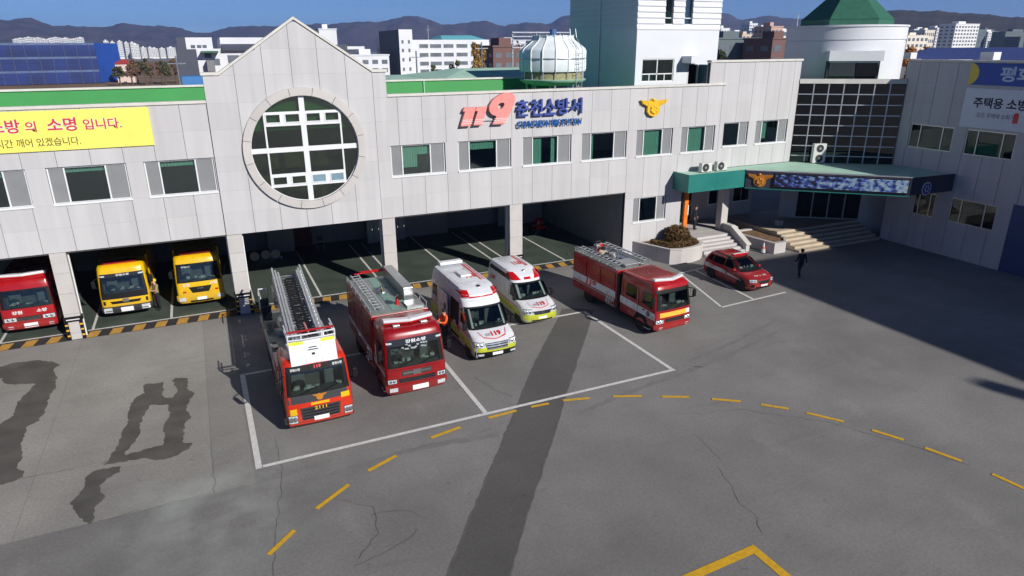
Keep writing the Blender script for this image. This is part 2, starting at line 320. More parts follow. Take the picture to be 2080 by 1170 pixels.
# hose water soaked into the concrete
STAINS = [([(-9.69, -1.97), (-9.31, -2.06), (-8.87, -1.81), (-7.98, -1.96), (-7.22, -2.5), (-6.91, -2.92), (-7.16, -3.34), (-6.87, -4.34), (-6.8, -5.5), (-6.86, -6.24), (-6.87, -7.65), (-6.9, -8.17), (-7.22, -8.41), (-7.19, -9.76), (-6.99, -10.75), (-7.03, -11.47), (-6.74, -11.81), (-6.71, -12.12), (-7.02, -12.27), (-7.32, -12.3), (-7.61, -12.16), (-8.3, -10.5), (-8.47, -7.95), (-8.19, -7.82), (-7.88, -7.32), (-7.92, -6.18), (-7.79, -5.35), (-7.57, -4.58), (-8.3, -4.32), (-8.73, -4.04), (-9.05, -3.39), (-9.45, -3.12)], None),
    ([(-3.5, -6.58), (-2.76, -6.69), (-2.77, -7.48), (-2.82, -7.84), (-2.67, -8.28), (-2.37, -8.35), (-2.25, -7.72), (-2.45, -6.67), (-2.33, -6.48), (-1.82, -6.8), (-1.89, -7.66), (-1.62, -8.4), (-1.83, -8.97), (-1.95, -9.69), (-1.75, -10.26), (-1.98, -10.61), (-2.01, -12.07), (-1.74, -12.25), (-1.85, -12.6), (-2.11, -12.82), (-2.57, -12.93), (-3.07, -12.74), (-3.23, -12.56), (-3.87, -12.53), (-4.49, -12.43), (-4.3, -12.12), (-4.08, -11.1), (-4.05, -10.4), (-3.91, -9.71), (-3.93, -8.48), (-3.69, -7.58), (-3.43, -7.4), (-3.51, -6.97)],
     [(-3.21, -8.61), (-2.54, -8.85), (-2.52, -9.83), (-2.67, -10.41), (-2.66, -11.99), (-3.21, -11.97), (-3.85, -12.11), (-3.69, -11.51), (-3.46, -11.04), (-3.48, -10.04), (-3.33, -9.18)]),
    ([(-3.86, -12.8), (-3.93, -13.12), (-4.29, -13.35), (-4.46, -13.7), (-4.22, -14.42), (-4.34, -14.76), (-4.47, -14.83), (-4.4, -15.44), (-4.51, -15.68), (-4.69, -15.51), (-4.88, -14.97), (-5.15, -14.34), (-4.9, -13.64), (-4.88, -12.98), (-4.72, -12.7), (-4.35, -12.67)], None)]
for i, (p, inn) in enumerate(STAINS):
    bm = bmesh.new(); es = []
    for lp in (p, inn):
        if lp:
            vs_ = [bm.verts.new((x, y, 0.008)) for x, y in ragged(lp, 0.07, 0.075, 20 + i)]; es += [bm.edges.new((vs_[k], vs_[(k + 1) % len(vs_)])) for k in range(len(vs_))]
    bmesh.ops.triangle_fill(bm, edges=es, use_beauty=True)
    for f in bm.faces:
        f.normal_update()
        if f.normal.z < 0: f.normal_flip()
    me = bpy.data.meshes.new('wet_stain'); bm.to_mesh(me); bm.free(); me.materials.append(WET); o = bpy.data.objects.new('wet_stain', me); col.objects.link(o); o.parent = ground
# cracks and dirty joints
for i, (pts, w) in enumerate([([(-7.6, -12.05), (-6.4, -12.2), (-5.3, -12.3)], 0.05), ([(-5.2, -15.75), (-3.6, -15.6), (-1.2, -15.6)], 0.04), ([(-1.14, -12.6), (-1.14, -15.6)], 0.03),
        ([(0.9, -13.2), (0.9, -15.4), (0.55, -17.5), (0.2, -19.6), (0.1, -21.5)], 0.035), ([(14.6, -17.8), (17.2, -18.6), (19.4, -20.6), (20.6, -22.6), (21.4, -24.6)], 0.03),
        ([(13.9, -21.2), (13.6, -22.2), (13.2, -22.9), (13.25, -23.6), (12.9, -24.2)], 0.035), ([(2.2, -17.6), (3.2, -18.4), (3.0, -19.6), (2.3, -20.4)], 0.05), ([(3.0, -18.7), (4.0, -18.9), (4.5, -19.6)], 0.05), ([(2.1, -20.6), (3.6, -20.3), (4.1, -19.9)], 0.04),
        ([(4.6, -15.9), (7.6, -15.9), (9.1, -15.6)], 0.03), ([(9.1, -11.8), (9.4, -13.2), (9.8, -14.0)], 0.03)]):
    path_strip('crack', pts, w * 0.45, 0.009, CRACK, seed=30 + i, amp=0.06)
for i, (pts, w) in enumerate([([(11.6, -16.2), (14.4, -15.6), (19.5, -14.8), (24.0, -13.6)], 0.30), ([(2.0, -16.2), (5.5, -15.9), (8.2, -16.3)], 0.30), ([(18.0, -14.4), (21.5, -13.6), (25.2, -12.4)], 0.2), ([(21.9, -9.0), (24.6, -8.0), (26.4, -7.6)], 0.16), ([(17.6, -14.6), (20.4, -16.9)], 0.05)]):
    path_strip('tyre_track', pts, w, 0.005, SCUFF, seed=60 + i, amp=0.04)
# painted markings
W2 = 0.075
for x0, x1, y0, y1 in [(0.14, 0.34, -14.86, -7.35), (0.36, 17.05, -14.86, -14.70), (8.26, 8.44, -14.68, -7.42), (16.86, 17.04, -14.68, -7.3), (0.36, 8.24, -7.5, -7.34), (8.46, 16.84, -7.4, -7.24)]:
    rect('parking_line', x0, x1, y0, y1, 0.012, LINEW)
sheet('parking_line', [(23.78, -9.96), (28.6, -9.68), (28.6, -9.54), (23.9, -9.82)], 0.012, LINEW); sheet('parking_line', [(23.78, -9.8), (23.92, -9.8), (25.4, -4.5), (25.26, -4.5)], 0.012, LINEW)
sheet('parking_line', [(26.1, -9.65), (26.26, -9.65), (26.7, -4.3), (26.56, -4.3)], 0.012, LINEW); sheet('parking_line', [(25.3, -4.44), (28.2, -4.05), (28.2, -3.92), (25.3, -4.3)], 0.013, LINEW)
YD = [(0.09, -19.21), (0.87, -18.48), (1.61, -17.77), (2.73, -16.98), (3.46, -16.51), (4.53, -16.05), (5.93, -15.49), (7.13, -15.26), (8.29, -15.10), (9.48, -15.05), (10.1, -15.04), (10.84, -15.09), (11.44, -15.12), (12.49, -15.4), (13.38, -15.68), (14.42, -16.13), (15.11, -16.5), (16.06, -16.99), (16.76, -17.49), (17.65, -18.12), (18.17, -18.62), (18.88, -19.33), (19.26, -19.83), (19.99, -20.88), (20.42, -21.71), (20.85, -22.63), (21.06, -23.27), (21.42, -24.31), (21.6, -25.18), (21.74, -26.2)]
for a, b in zip(YD[::2], YD[1::2]):
    path_strip('yellow_dash', [a, b], 0.15, 0.016, LINEY, step=9)
tri_sheet('yellow_arrow', [(9.3, -24.6), (12.32, -24.46), (12.42, -27.0), (12.14, -27.0), (12.08, -24.74), (9.3, -24.86)], 0.012, LINEY)
path_strip('chalk_mark', [(14.55, -19.3), (14.3, -20.9)], 0.05, 0.006, SCUFF)

# ================================================================ FIRE STATION
st = thing('fire_station', 'pale stone fire station with gable, big round window and open garage bays', 'fire station')
GAPX, GAPZ = 0.0085, 0.0015
def panel(x0, x1, z0, z1, y0=0.0, y1=0.05, mat=GRANITE, parent=st):
    return MB().box(x0 + GAPX, x1 - GAPX, y0, y1, z0 + GAPZ, z1 - GAPZ).build('wall_panel', mat, parent)
COLL = [-14.0, -12.36, -11.06, -9.755, -8.45, -7.145, -5.84, -4.535, -3.23, -1.925, -0.62, 0.57]
COLR = [9.13, 9.67, 10.98, 12.29, 13.6, 14.9, 16.22, 17.53, 18.84, 20.16, 21.46, 22.79, 24.1, 25.4, 26.7, 28.0, 29.2, 30.05, 31.2]
COLH = [31.2, 32.5, 33.7, 34.9, 36.07, 37.22, 37.78]
WINS = [(-14.0, -10.95), (-10.17, -7.08), (-6.31, -3.2), (-2.48, 0.5), (9.15, 12.2), (12.96, 16.17), (16.9, 20.1), (20.82, 24.0), (24.74, 27.47), (28.17, 30.86)]
WINH = [(31.58, 33.66), (34.35, 37.18)]
def rows(cols, zs):
    for a, b in zip(cols[:-1], cols[1:]):
        for z0, z1 in zip(zs[:-1], zs[1:]): panel(a, b, z0, z1)
rows(COLL, [4.28, 5.4, 6.46]); rows(COLL, [8.12, 9.4, 10.6])
rows(COLR, [4.28, 5.4, 6.46]); rows(COLR, [8.12, 9.4, 10.6])
rows([30.05, 31.2], [10.6, 12.0]); rows(COLH, [5.27, 6.66]); rows(COLH, [8.22, 9.5, 10.7, 12.0])
def piers(x0, x1, wins, z0, z1):
    e = x0
    for a, b in wins + [(x1, x1)]:
        if a - e > 0.05: panel(e, a, z0, z1); back.box(e, a, 0.05, 0.25, z0, z1)
        e = b
back = MB()
piers(-14.0, 0.57, WINS[:4], 6.46, 8.12); piers(9.13, 31.2, WINS[4:], 6.46, 8.12); piers(31.2, 37.78, WINH, 6.66, 8.22)
for x0, x1 in ((-14, 0.57), (9.13, 31.2)):
    back.box(x0, x1, 0.05, 0.25, 4.30, 6.46); back.box(x0, x1, 0.05, 0.25, 8.12, 10.58)
back.box(31.2, 37.76, 0.05, 0.25, 4.3, 6.66); back.box(31.2, 37.76, 0.05, 0.25, 8.22, 11.98); back.box(30.07, 31.2, 0.05, 0.25, 10.58, 11.98)
# ground-floor wall between the last bay and the porch
for a, b in ((24.1, 24.76), (27.32, 28.55)):
    panel(a, b, 2.2, 3.82); back.box(a, b, 0.05, 0.25, 2.2, 3.82)
for a, b in ((24.1, 25.4), (25.4, 26.7), (26.7, 28.55)):
    for z0, z1 in ((0.0, 1.1), (1.1, 2.2)): panel(a, b, z0, z1)
    panel(a, b, 3.82, 4.28)
back.box(24.1, 28.5, 0.05, 0.25, 0, 2.2); back.box(24.1, 28.5, 0.05, 0.25, 3.82, 4.3)
back.build('wall_core', BACK, st)
# windows: white frame, two insect screens, one green glass light, blinds behind
def window(x0, x1, z0, z1, blinds=(), two=False, rev=False, par=st):
    f = MB(); t = 0.065; y0, y1 = 0.10, 0.19
    f.box(x0, x1, y0, y1, z1 - t, z1); f.box(x0, x1, y0, y1, z0, z0 + t); f.box(x0, x0 + t, y0, y1, z0 + t, z1 - t); f.box(x1 - t, x1, y0, y1, z0 + t, z1 - t)
    cuts = [x0 + t, x0 + 0.66 * (x1 - x0), x1 - t] if two else [x0 + t, x0 + 0.21 * (x1 - x0), x0 + 0.73 * (x1 - x0), x1 - t]
    for c in cuts[1:-1]: f.box(c - 0.03, c + 0.03, y0 - 0.006, y1, z0 + t, z1 - t)
    o = f.build('window', WHITEFR, par)
    MB().box(x0 - 0.02, x1 + 0.02, -0.05, 0.099, z0 - 0.05, z0 + 0.05).build('sill', WHITEFR, o)
    for i, (a, b) in enumerate(zip(cuts[:-1], cuts[1:])):
        scr = (i == 1) if two else (i != 1)
        MB().box(a + 0.005, b - 0.005, 0.14, 0.15, z0 + t, z1 - t).build('insect_screen' if scr else 'pane', SCREENMESH if scr else WGLASS, o)
    for (a, b, zz0, zz1) in blinds:
        bx0, bx1 = x0 + a * (x1 - x0), x0 + b * (x1 - x0); n = max(2, int((bx1 - bx0) / 0.07)); pts = []
        for i in range(n + 1): pts.append((bx0 + (bx1 - bx0) * i / n, 0.30 + 0.025 * (i % 2)))
        MB().grid([[(x, y, z0 + zz1 * (z1 - z0)) for x, y in pts], [(x, y, z0 + zz0 * (z1 - z0)) for x, y in pts]]).build('blind', BLIND, o, fix=False)
    return o
BL = [[], [(0.1, 0.95, 0.8, 1)], [(0.0, 1, 0.82, 1)], [(0.0, 1, 0.8, 1)], [(0.2, 0.5, 0.25, 1), (0.5, 1, 0.65, 1)], [(0, 1, 0.68, 1)], [(0.1, 0.42, 0, 1), (0.62, 0.72, 0.0, 1)], [(0.02, 0.3, 0, 1)], [(0.05, 0.72, 0, 1)], [(0.05, 0.68, 0, 1)]]
for (a, b), bl in zip(WINS, BL): window(a, b, 6.46, 8.12, bl)
window(*WINH[0], 6.66, 8.22, [(0, 0.08, 0, 1)], two=True); window(*WINH[1], 6.66, 8.22, [(0.2, 0.42, 0.2, 1)])
window(24.76, 27.32, 2.2, 3.82)
# floors, ceilings, rooms
MB().box(-14, 37.7, 0.25, 16, 4.30, 4.55).build('floor_slab', INTD, st); MB().box(-14, 37.7, 0.25, 15.9, 9.2, 9.55).build('roof_slab', GREENROOF, st)
MB().box(-14, 37.7, 6.0, 6.15, 4.56, 9.19).build('partition', INTW, st)
for x in (-10.6, -6.7, -2.85, 0.6, 9.0, 12.55, 16.5, 20.45, 24.35, 27.85, 31.2, 34.0, 37.6): MB().box(x - 0.05, x + 0.05, 0.26, 5.99, 4.56, 9.19).build('partition', INTW, st)
MB().box(-14.0, -13.8, 0.06, 16, 0, 10.58).build('side_wall', GRANITE2, st); MB().box(-14, 37.7, 15.8, 16.0, 0, 9.54).build('rear_wall', GRANITE2, st); MB().box(37.52, 37.76, 0.26, 16, 5.4, 12.0).build('side_wall', GRANITE2, st)
# parapets and copings
def coping(x0, x1, z, y0=-0.07, y1=0.36): return MB().box(x0, x1, y0, y1, z, z + 0.14).build('coping', COPING, st, bevel=0.02, seg=1)
coping(-14.1, 0.56, 10.61); coping(9.14, 31.4, 10.61); coping(30.0, 37.86, 12.01)
MB().box(-13.8, 30.0, 0.26, 0.34, 9.56, 10.6).build('parapet_lining', GREENROOF, st); MB().box(30.06, 37.5, 0.26, 0.34, 9.56, 11.99).build('parapet_lining', CONC, st)
MB().box(-13.8, 26.9, 15.8, 16.0, 9.56, 10.62).build('rear_parapet', GREENROOF, st); coping(-13.9, 26.9, 10.63, 15.7, 16.1)
MB().cyl((16.1, 15.72, 9.6), (16.1, 15.72, 10.7), 0.05, n=8).build('drain_pipe', MINT, st)
# lower rear block with a pale hipped roof
MB().box(9.5, 36.0, 16.6, 34.0, 0, 10.2).build('rear_block', CONC, st); MB().box(9.4, 36.1, 16.5, 34.1, 10.2, 10.45).build('rear_roof', MINT, st)
MB().ext([(19, 20, 10.46), (36, 20, 10.46), (36, 33, 10.46), (19, 33, 10.46)], [(23, 25.5, 11.15), (33, 25.5, 11.15), (33, 27.5, 11.15), (23, 27.5, 11.15)]).build('rear_hip_roof', MINT, st)
# ---- gable with the round window
GC = (4.84, 8.25); GR = 2.62
GX = [0.57, 1.94, 3.25, 4.54, 5.8, 7.12, 8.43, 9.13]; GZ = [4.28, 5.4, 6.46, 7.4, 8.12, 9.4, 10.6, 11.84, 13.0, 14.4]
def gtop(x):
    if x < 1.27 or x > 8.45: return 11.84
    return 11.84 + (14.27 - 11.84) * ((x - 1.27) / (4.86 - 1.27) if x < 4.86 else (8.45 - x) / (8.45 - 4.86))
def hole(x, r=2.76):
    d = r * r - (x - GC[0]) ** 2
    return (GC[1] - math.sqrt(d), GC[1] + math.sqrt(d)) if d > 0 else None
core = MB()
def strips(mb, x0, x1, z0, z1, y0, y1, n):
    xs = [x0 + (x1 - x0) * i / n for i in range(n + 1)]; made = False
    for a, b in zip(xs[:-1], xs[1:]):
        ta, tb = min(z1, gtop(a + 1e-4)), min(z1, gtop(b - 1e-4))
        if max(ta, tb) <= z0: continue
        ta, tb = max(ta, z0), max(tb, z0); h = hole((a + b) / 2)
        segs = [((z0, z0), (ta, tb))]
        if h and h[0] < z1 and h[1] > z0:
            ha, hb = hole(a) or (GC[1], GC[1]), hole(b) or (GC[1], GC[1]); segs = []
            if h[0] > z0: segs.append(((z0, z0), (min(max(ha[0], z0), ta), min(max(hb[0], z0), tb))))
            if h[1] < min(ta, tb): segs.append(((max(ha[1], z0), max(hb[1], z0)), (ta, tb)))
        for (la, lb), (ua, ub) in segs:
            if ua - la < 1e-3 and ub - lb < 1e-3: continue
            made = True; mb.py([(a, la), (b, lb), (b, ub), (a, ua)], y0, y1)
    return made
for x0, x1 in zip(GX[:-1], GX[1:]):
    for z0, z1 in zip(GZ[:-1], GZ[1:]):
        mb = MB()
        near = abs((x0 + x1) / 2 - GC[0]) < 3.6 and abs((z0 + z1) / 2 - GC[1]) < 3.6
        n = 10 if near else (6 if z1 > 11.8 else 1)
        if x0 < 1.27 < x1 and z1 > 11.8: n = 12
        if strips(mb, x0 + GAPX, x1 - GAPX, z0 + GAPZ, z1 - GAPZ, -0.10, -0.04, n): mb.build('wall_panel', GRANITE, st)
    strips(core, x0, x1, 4.3, 14.3, -0.04, 0.25, 10)
core.build('gable_core', BACK, st)
MB().box(0.575, 0.60, -0.095, -0.045, 4.3, 11.8).box(9.10, 9.125, -0.095, -0.045, 4.3, 11.8).build('gable_return', GRANITE2, st)
# coping along the gable
gp = [(0.5, 11.86), (1.27, 11.86), (4.86, 14.3), (8.45, 11.86), (9.2, 11.86)]
for (xa, za), (xb, zb) in zip(gp[:-1], gp[1:]): MB().ext([(xa, -0.17, za), (xb, -0.17, zb), (xb, -0.17, zb + 0.13), (xa, -0.17, za + 0.13)], [(xa, 0.32, za), (xb, 0.32, zb), (xb, 0.32, zb + 0.13), (xa, 0.32, za + 0.13)]).build('coping', COPING, st)
# ring of stone voussoirs
NR = 16
for k in range(NR):
    a0, a1 = 2 * math.pi * (k + 0.5) / NR + 0.004, 2 * math.pi * (k + 1.5) / NR - 0.004; q = [a0 + (a1 - a0) * i / 6 for i in range(7)]
    o_ = [(GC[0] + 2.98 * math.cos(t), GC[1] + 2.98 * math.sin(t)) for t in q]; i_ = [(GC[0] + 2.60 * math.cos(t), GC[1] + 2.60 * math.sin(t)) for t in reversed(q)]
    MB().py(o_ + i_, -0.26, 0.0).build('ring_stone', GRANITE2, st, smooth=30)
# round window: bars and panes cut to the circle
def clip(poly, ax, v, keep_less):
    out = []
    for p, q in zip(poly, poly[1:] + poly[:1]):
        ip = (p[ax] <= v) == keep_less; iq = (q[ax] <= v) == keep_less
        if ip: out.append(p)
        if ip != iq:
            t = (v - p[ax]) / (q[ax] - p[ax]); out.append((p[0] + (q[0] - p[0]) * t, p[1] + (q[1] - p[1]) * t))
    return out
disc = [(GC[0] + GR * math.cos(2 * math.pi * i / 72), GC[1] + GR * math.sin(2 * math.pi * i / 72)) for i in range(72)]
def cut(x0, x1, z0, z1):
    p = clip(clip(clip(clip(disc, 0, x1, True), 0, x0, False), 1, z1, True), 1, z0, False); return p
rw = MB()
VX = (2.98, 3.06), (4.71, 4.97), (6.62, 6.70); HZ = (10.02, 10.10), (9.42, 9.56), (8.15, 8.39), (6.98, 7.09), (6.42, 6.53)
rwb = []
rwb.append(cut(4.71, 4.97, 0, 20)); rwb.append(cut(0, 4.71, 8.15, 8.39)); rwb.append(cut(4.97, 20, 8.15, 8.39))
for p in rwb: rw.py(p, -0.06, 0.06)
for x0, x1 in ((2.98, 3.06), (6.62, 6.70)):
    for z0, z1 in ((6.42, 8.15), (8.39, 10.10)): rw.py(cut(x0, x1, z0, z1), -0.05, 0.05)
for z0, z1 in ((10.02, 10.10), (9.42, 9.56), (6.98, 7.09), (6.42, 6.53)):
    for x0, x1 in ((3.06, 4.71), (4.97, 6.62)): rw.py(cut(x0, x1, z0, z1), -0.049, 0.05)
for x in (3.88, 5.80):
    for z0, z1 in ((9.56, 10.02), (6.53, 6.98)): rw.box(x - 0.09, x + 0.09, -0.05, 0.05, z0, z1)
ringo = [(GC[0] + (GR + 0.02) * math.cos(2 * math.pi * i / 72), GC[1] + (GR + 0.02) * math.sin(2 * math.pi * i / 72)) for i in range(72)]
ringi = [(GC[0] + (GR - 0.05) * math.cos(2 * math.pi * i / 72), GC[1] + (GR - 0.05) * math.sin(2 * math.pi * i / 72)) for i in range(72)]
rw.add([(x, -0.055, z) for x, z in ringo] + [(x, -0.055, z) for x, z in ringi] + [(x, 0.06, z) for x, z in ringi], [(i, (i + 1) % 72, 72 + (i + 1) % 72, 72 + i) for i in range(72)] + [(72 + i, 72 + (i + 1) % 72, 144 + (i + 1) % 72, 144 + i) for i in range(72)])
rwo = rw.build('round_window', WHITEFR, st)
ZC = [0, 6.42, 6.98, 8.15, 8.39, 9.42, 10.02, 20]
for x0, x1, zz in [(0, 2.98, ((0, 8.15), (8.39, 20))), (6.70, 20, ((0, 8.15), (8.39, 20))), (3.06, 4.71, ((7.09, 8.15), (8.39, 9.42))), (4.97, 6.62, ((7.09, 8.15), (8.39, 9.42))), (2.98, 4.71, ((0, 6.42), (10.10, 20))), (4.97, 6.70, ((0, 6.42), (10.10, 20)))]:
    for z0, z1 in zz:
        p = cut(x0, x1, z0, z1)
        if len(p) > 2: MB().py(p, -0.01, 0.0).build('pane', HALLGL, rwo)
SKYGL = M('sky_reflection_pane', S(120, 150, 165), 0.08, var=0.1, spec=0.8)  # pale blue puts the sky's reflection into the pane colour
for x0, x1 in ((3.06, 3.79), (3.97, 4.71), (4.97, 5.71), (5.89, 6.62)):
    for z0, z1, up in ((9.56, 10.02, True), (6.53, 6.98, False)):
        f = MB(); t = 0.05
        f.box(x0, x1, -0.08, -0.052, z0, z0 + t); f.box(x0, x1, -0.08, -0.052, z1 - t, z1); f.box(x0, x0 + t, -0.08, -0.052, z0 + t, z1 - t); f.box(x1 - t, x1, -0.08, -0.052, z0 + t, z1 - t); f.build('vent_sash', WHITEFR, rwo)
        MB().box(x0 + t, x1 - t, -0.07, -0.06, z0 + t, z1 - t).build('pane', SKYGL if (not up and x0 > 4.9) else HALLGL, rwo)
MB().box(0.9, 8.8, 2.6, 2.7, 4.56, 11.4).box(0.9, 8.8, 0.26, 2.7, 11.4, 11.5).box(0.9, 1.0, 0.26, 2.6, 9.56, 11.4).box(8.7, 8.8, 0.26, 2.6, 9.56, 11.4).build('gable_backing_box', M('gable_backing_box', S(84, 72, 48), 0.8, var=0.8, scale=0.7), st)  # added dark backing box; its blotchy brown stands in for reflections in the panes
# ---- garage
MB().box(-14, 24.05, 0.78, 12.0, 0.004, 0.012).build('garage_floor', EPOXY, st)
MB().box(-14, 24.05, 12.0, 12.2, 0, 4.29).build('garage_rear_wall', INTW, st); MB().box(24.06, 24.3, 0.26, 12.2, 0, 4.29).build('garage_side_wall', INTW, st)
MB().box(-14, 24.05, 0.06, 12.0, 4.2, 4.298).build('garage_ceiling', INTD, st)
for x0, x1 in ((1.5, 4.3), (6.9, 8.0)): MB().box(x0, x1, 11.9, 11.99, 0.05, 3.2).build('wall_lining', INTW, st)
for x0, x1 in ((3.2, 4.9), (12.4, 15.9), (20.0, 23.8)): MB().box(x0, x1, 10.9, 11.0, 0.02, 3.4).build('partition', INTW, st)
MB().box(4.95, 6.2, 11.8, 11.98, 0.02, 2.4).build('inner_door', M('brown_door', S(84, 44, 32), 0.6), st)
PX = [(-14.5, -13.8), (-6.95, -6.3), (0.57, 1.28), (8.42, 9.13), (16.05, 16.86)]
for x0, x1 in PX:
    p = MB().box(x0 + 0.02, x1 - 0.02, 0.0, 0.7, 0.0, 4.27).build('pillar', BACK, st)
    for k in range(5):
        z0, z1 = [0.0, 0.32, 1.3, 2.3, 3.3, 4.275][k:k + 2]
        MB().box(x0, x1, -0.035, 0.72, z0 + 0.005, z1 - 0.005).build('stone_slab', GRANITE2, p)
    MB().box(x0 - 0.05, x0 - 0.005, 0.30, 0.42, 0.0, 4.26).box(x1 + 0.005, x1 + 0.05, 0.30, 0.42, 0.0, 4.26).build('shutter_guide', WHITEFR, p)
    g = MB().box(x0 - 0.055, x1 + 0.055, -0.09, -0.04, 0.92, 1.16).box(x0 - 0.055, x0 - 0.006, -0.04, 0.28, 0.92, 1.16).box(x1 + 0.006, x1 + 0.055, -0.04, 0.28, 0.92, 1.16).build('bumper_band', BLACK, p)
    MB().box(x0 + 0.05, x1 - 0.05, -0.098, -0.091, 1.0, 1.05).build('band_stripe', LINEW, p)
    for xa, xb in ((x0 - 0.05, x0 + 0.10), (x1 - 0.10, x1 + 0.05)):
        MB().box(xa, xb, -0.075, -0.036, 0.02, 0.90).build('corner_guard', BLACK, p)
        for z in (0.18, 0.46, 0.72): MB().box(xa + 0.01, xb - 0.01, -0.082, -0.076, z, z + 0.08).build('guard_stripe', LINEY, p)
MB().box(-14, 24.06, 0.06, 0.25, 4.28, 4.30).build('lintel_soffit', GRANITE2, st)
# floor lines and hazard stripes of each bay
thr = MB().box(-14, 24.05, -0.10, 0.775, 0.004, 0.010).build('threshold', STRK); tag(thr, kind='structure')
bays = [(-13.8, -6.95), (-6.3, 0.57), (1.28, 8.42), (9.13, 16.05), (16.86, 24.05)]
for a, b in bays:
    n = int((b - a) / 0.86); w = (b - a) / n
    for i in range(n):
        x = a + i * w; sheet('yellow_block', [(x, -0.09), (x + w * 0.5, -0.09), (x + w * 0.5 + 0.12, 0.70), (x + 0.12, 0.70)], 0.014, STRY, thr)
    rect('floor_line', a, b, 0.86, 0.99, 0.016, LINEW, thr)
for x in (-9.9, -6.1, -2.6, 0.75, 1.45, 4.95, 8.55, 9.4, 13.0, 16.2, 17.0, 20.4): rect('floor_line', x - 0.06, x + 0.06, 1.0, 10.8, 0.016, LINEW, thr)

# ================================================================ SIGNS ON THE FACADE
def ngon_ext(mb, outer, y0, y1, inner=None):
    bm = bmesh.new()
    def loop(p): return [bm.verts.new((x, y0, z)) for x, z in p]
    lo = loop(outer); es = [bm.edges.new((lo[i], lo[(i + 1) % len(lo)])) for i in range(len(lo))]
    if inner:
        li = loop(inner); es += [bm.edges.new((li[i], li[(i + 1) % len(li)])) for i in range(len(li))]
    bmesh.ops.triangle_fill(bm, edges=es, use_beauty=True)
    fs = list(bm.faces); r = bmesh.ops.extrude_face_region(bm, geom=fs)
    for v in [e for e in r['geom'] if isinstance(e, bmesh.types.BMVert)]: v.co.y = y1
    bm.verts.index_update(); mb.add([tuple(v.co) for v in bm.verts], [tuple(v.index for v in f.verts) for f in bm.faces]); bm.free(); return mb
def smooth_poly(p, k=3):
    for _ in range(k):
        q = []
        for a, b in zip(p, p[1:] + p[:1]): q += [(a[0] * .75 + b[0] * .25, a[1] * .75 + b[1] * .25), (a[0] * .25 + b[0] * .75, a[1] * .25 + b[1] * .75)]
        p = q
    return p
SALMON = M('faded_sign_red', S(226, 140, 134), 0.5, var=0.05, scale=3)
SIGNBLUE = M('sign_blue', S(52, 74, 150), 0.45, var=0.06)
SIGNBLUE2 = M('sign_light_blue', S(24, 96, 168), 0.45, var=0.06)
num = thing('emergency_number_sign', 'large faded red 119 number sign standing off the wall', 'sign', (13, -0.1, 8.9))
ONE_A = [(13.29, 9.94), (13.96, 9.94), (13.63, 8.97), (13.05, 8.96), (13.32, 9.74), (13.19, 9.75)]; ONE_B = [(14.0, 9.94), (14.62, 9.94), (14.30, 8.98), (13.78, 8.98), (14.06, 9.74), (13.91, 9.74)]
NINE = smooth_poly([(15.91, 10.64), (16.17, 10.58), (16.32, 10.42), (16.3, 10.2), (16.09, 9.71), (15.84, 9.3), (15.62, 8.97), (15.60, 8.97), (14.90, 8.97), (14.92, 9.0), (15.22, 9.42), (14.92, 9.48), (14.76, 9.66), (14.72, 9.86), (14.81, 10.1), (15.01, 10.34), (15.35, 10.54), (15.65, 10.63)], 2)
NHOLE = smooth_poly([(15.64, 10.11), (15.66, 10.02), (15.56, 9.86), (15.4, 9.76), (15.28, 9.81), (15.23, 9.91), (15.28, 10.04), (15.43, 10.13)], 2)
L0 = lambda p: [(x - 13, z - 8.9) for x, z in p]
for out, inn in ((ONE_A, None), (ONE_B, None), (NINE, NHOLE)):
    mb = MB(); ngon_ext(mb, L0(out), 0.0, -0.20, L0(inn) if inn else None); d = mb.build('digit', SALMON, num)
for z, dx in ((9.08, 0.06), (9.18, 0.1), (9.27, 0.13)):
    for xa, xb in ((13.02, 13.68), (13.76, 14.40), (14.90, 15.78)): MB().box(xa + dx - 13, xb + dx * 0.6 - 13, -0.205, -0.19, z - 8.9, z + 0.025 - 8.9).build('pinstripe', WHITEFR, num)
MB().box(0.3, 2.6, 0.0, 0.09, 0.26, 0.30).build('mounting_rail', ALU, num)
nm = thing('station_name_sign', 'blue raised Korean station name with English line below it', 'sign', (18.55, -0.1, 8.6))
for i, ch in enumerate('춘천소방서'):
    cx = -1.72 + 0.86 * i; text('letter', ch, 0.90, lambda u, v, w, cx=cx: (cx + u, -0.06 + w, 0.72 + v), SIGNBLUE, nm, W=0.78, bold=0.018, ex=0.16)
text('letter_line', 'CHUNCHEON FIRE STATION', 0.36, lambda u, v, w: (u + v * 0.12, -0.05 + w, 0.10 + v), SIGNBLUE2, nm, W=4.15, bold=0.012, ex=0.08)
MB().box(-2.1, 2.1, 0.0, 0.09, 1.10, 1.14).box(-2.1, 2.1, 0.0, 0.09, 0.24, 0.27).build('mounting_rail', ALU, nm)
EAG = [(24.78, 9.92), (25.19, 9.87), (25.51, 9.87), (25.60, 9.96), (25.68, 9.99), (25.78, 9.96), (25.88, 9.86), (26.29, 9.87), (26.7, 9.91), (26.63, 9.71), (26.31, 9.59), (26.18, 9.51), (26.20, 9.23), (26.04, 8.99), (25.77, 8.91), (25.44, 9.0), (25.27, 9.23), (25.29, 9.54), (24.98, 9.68)]
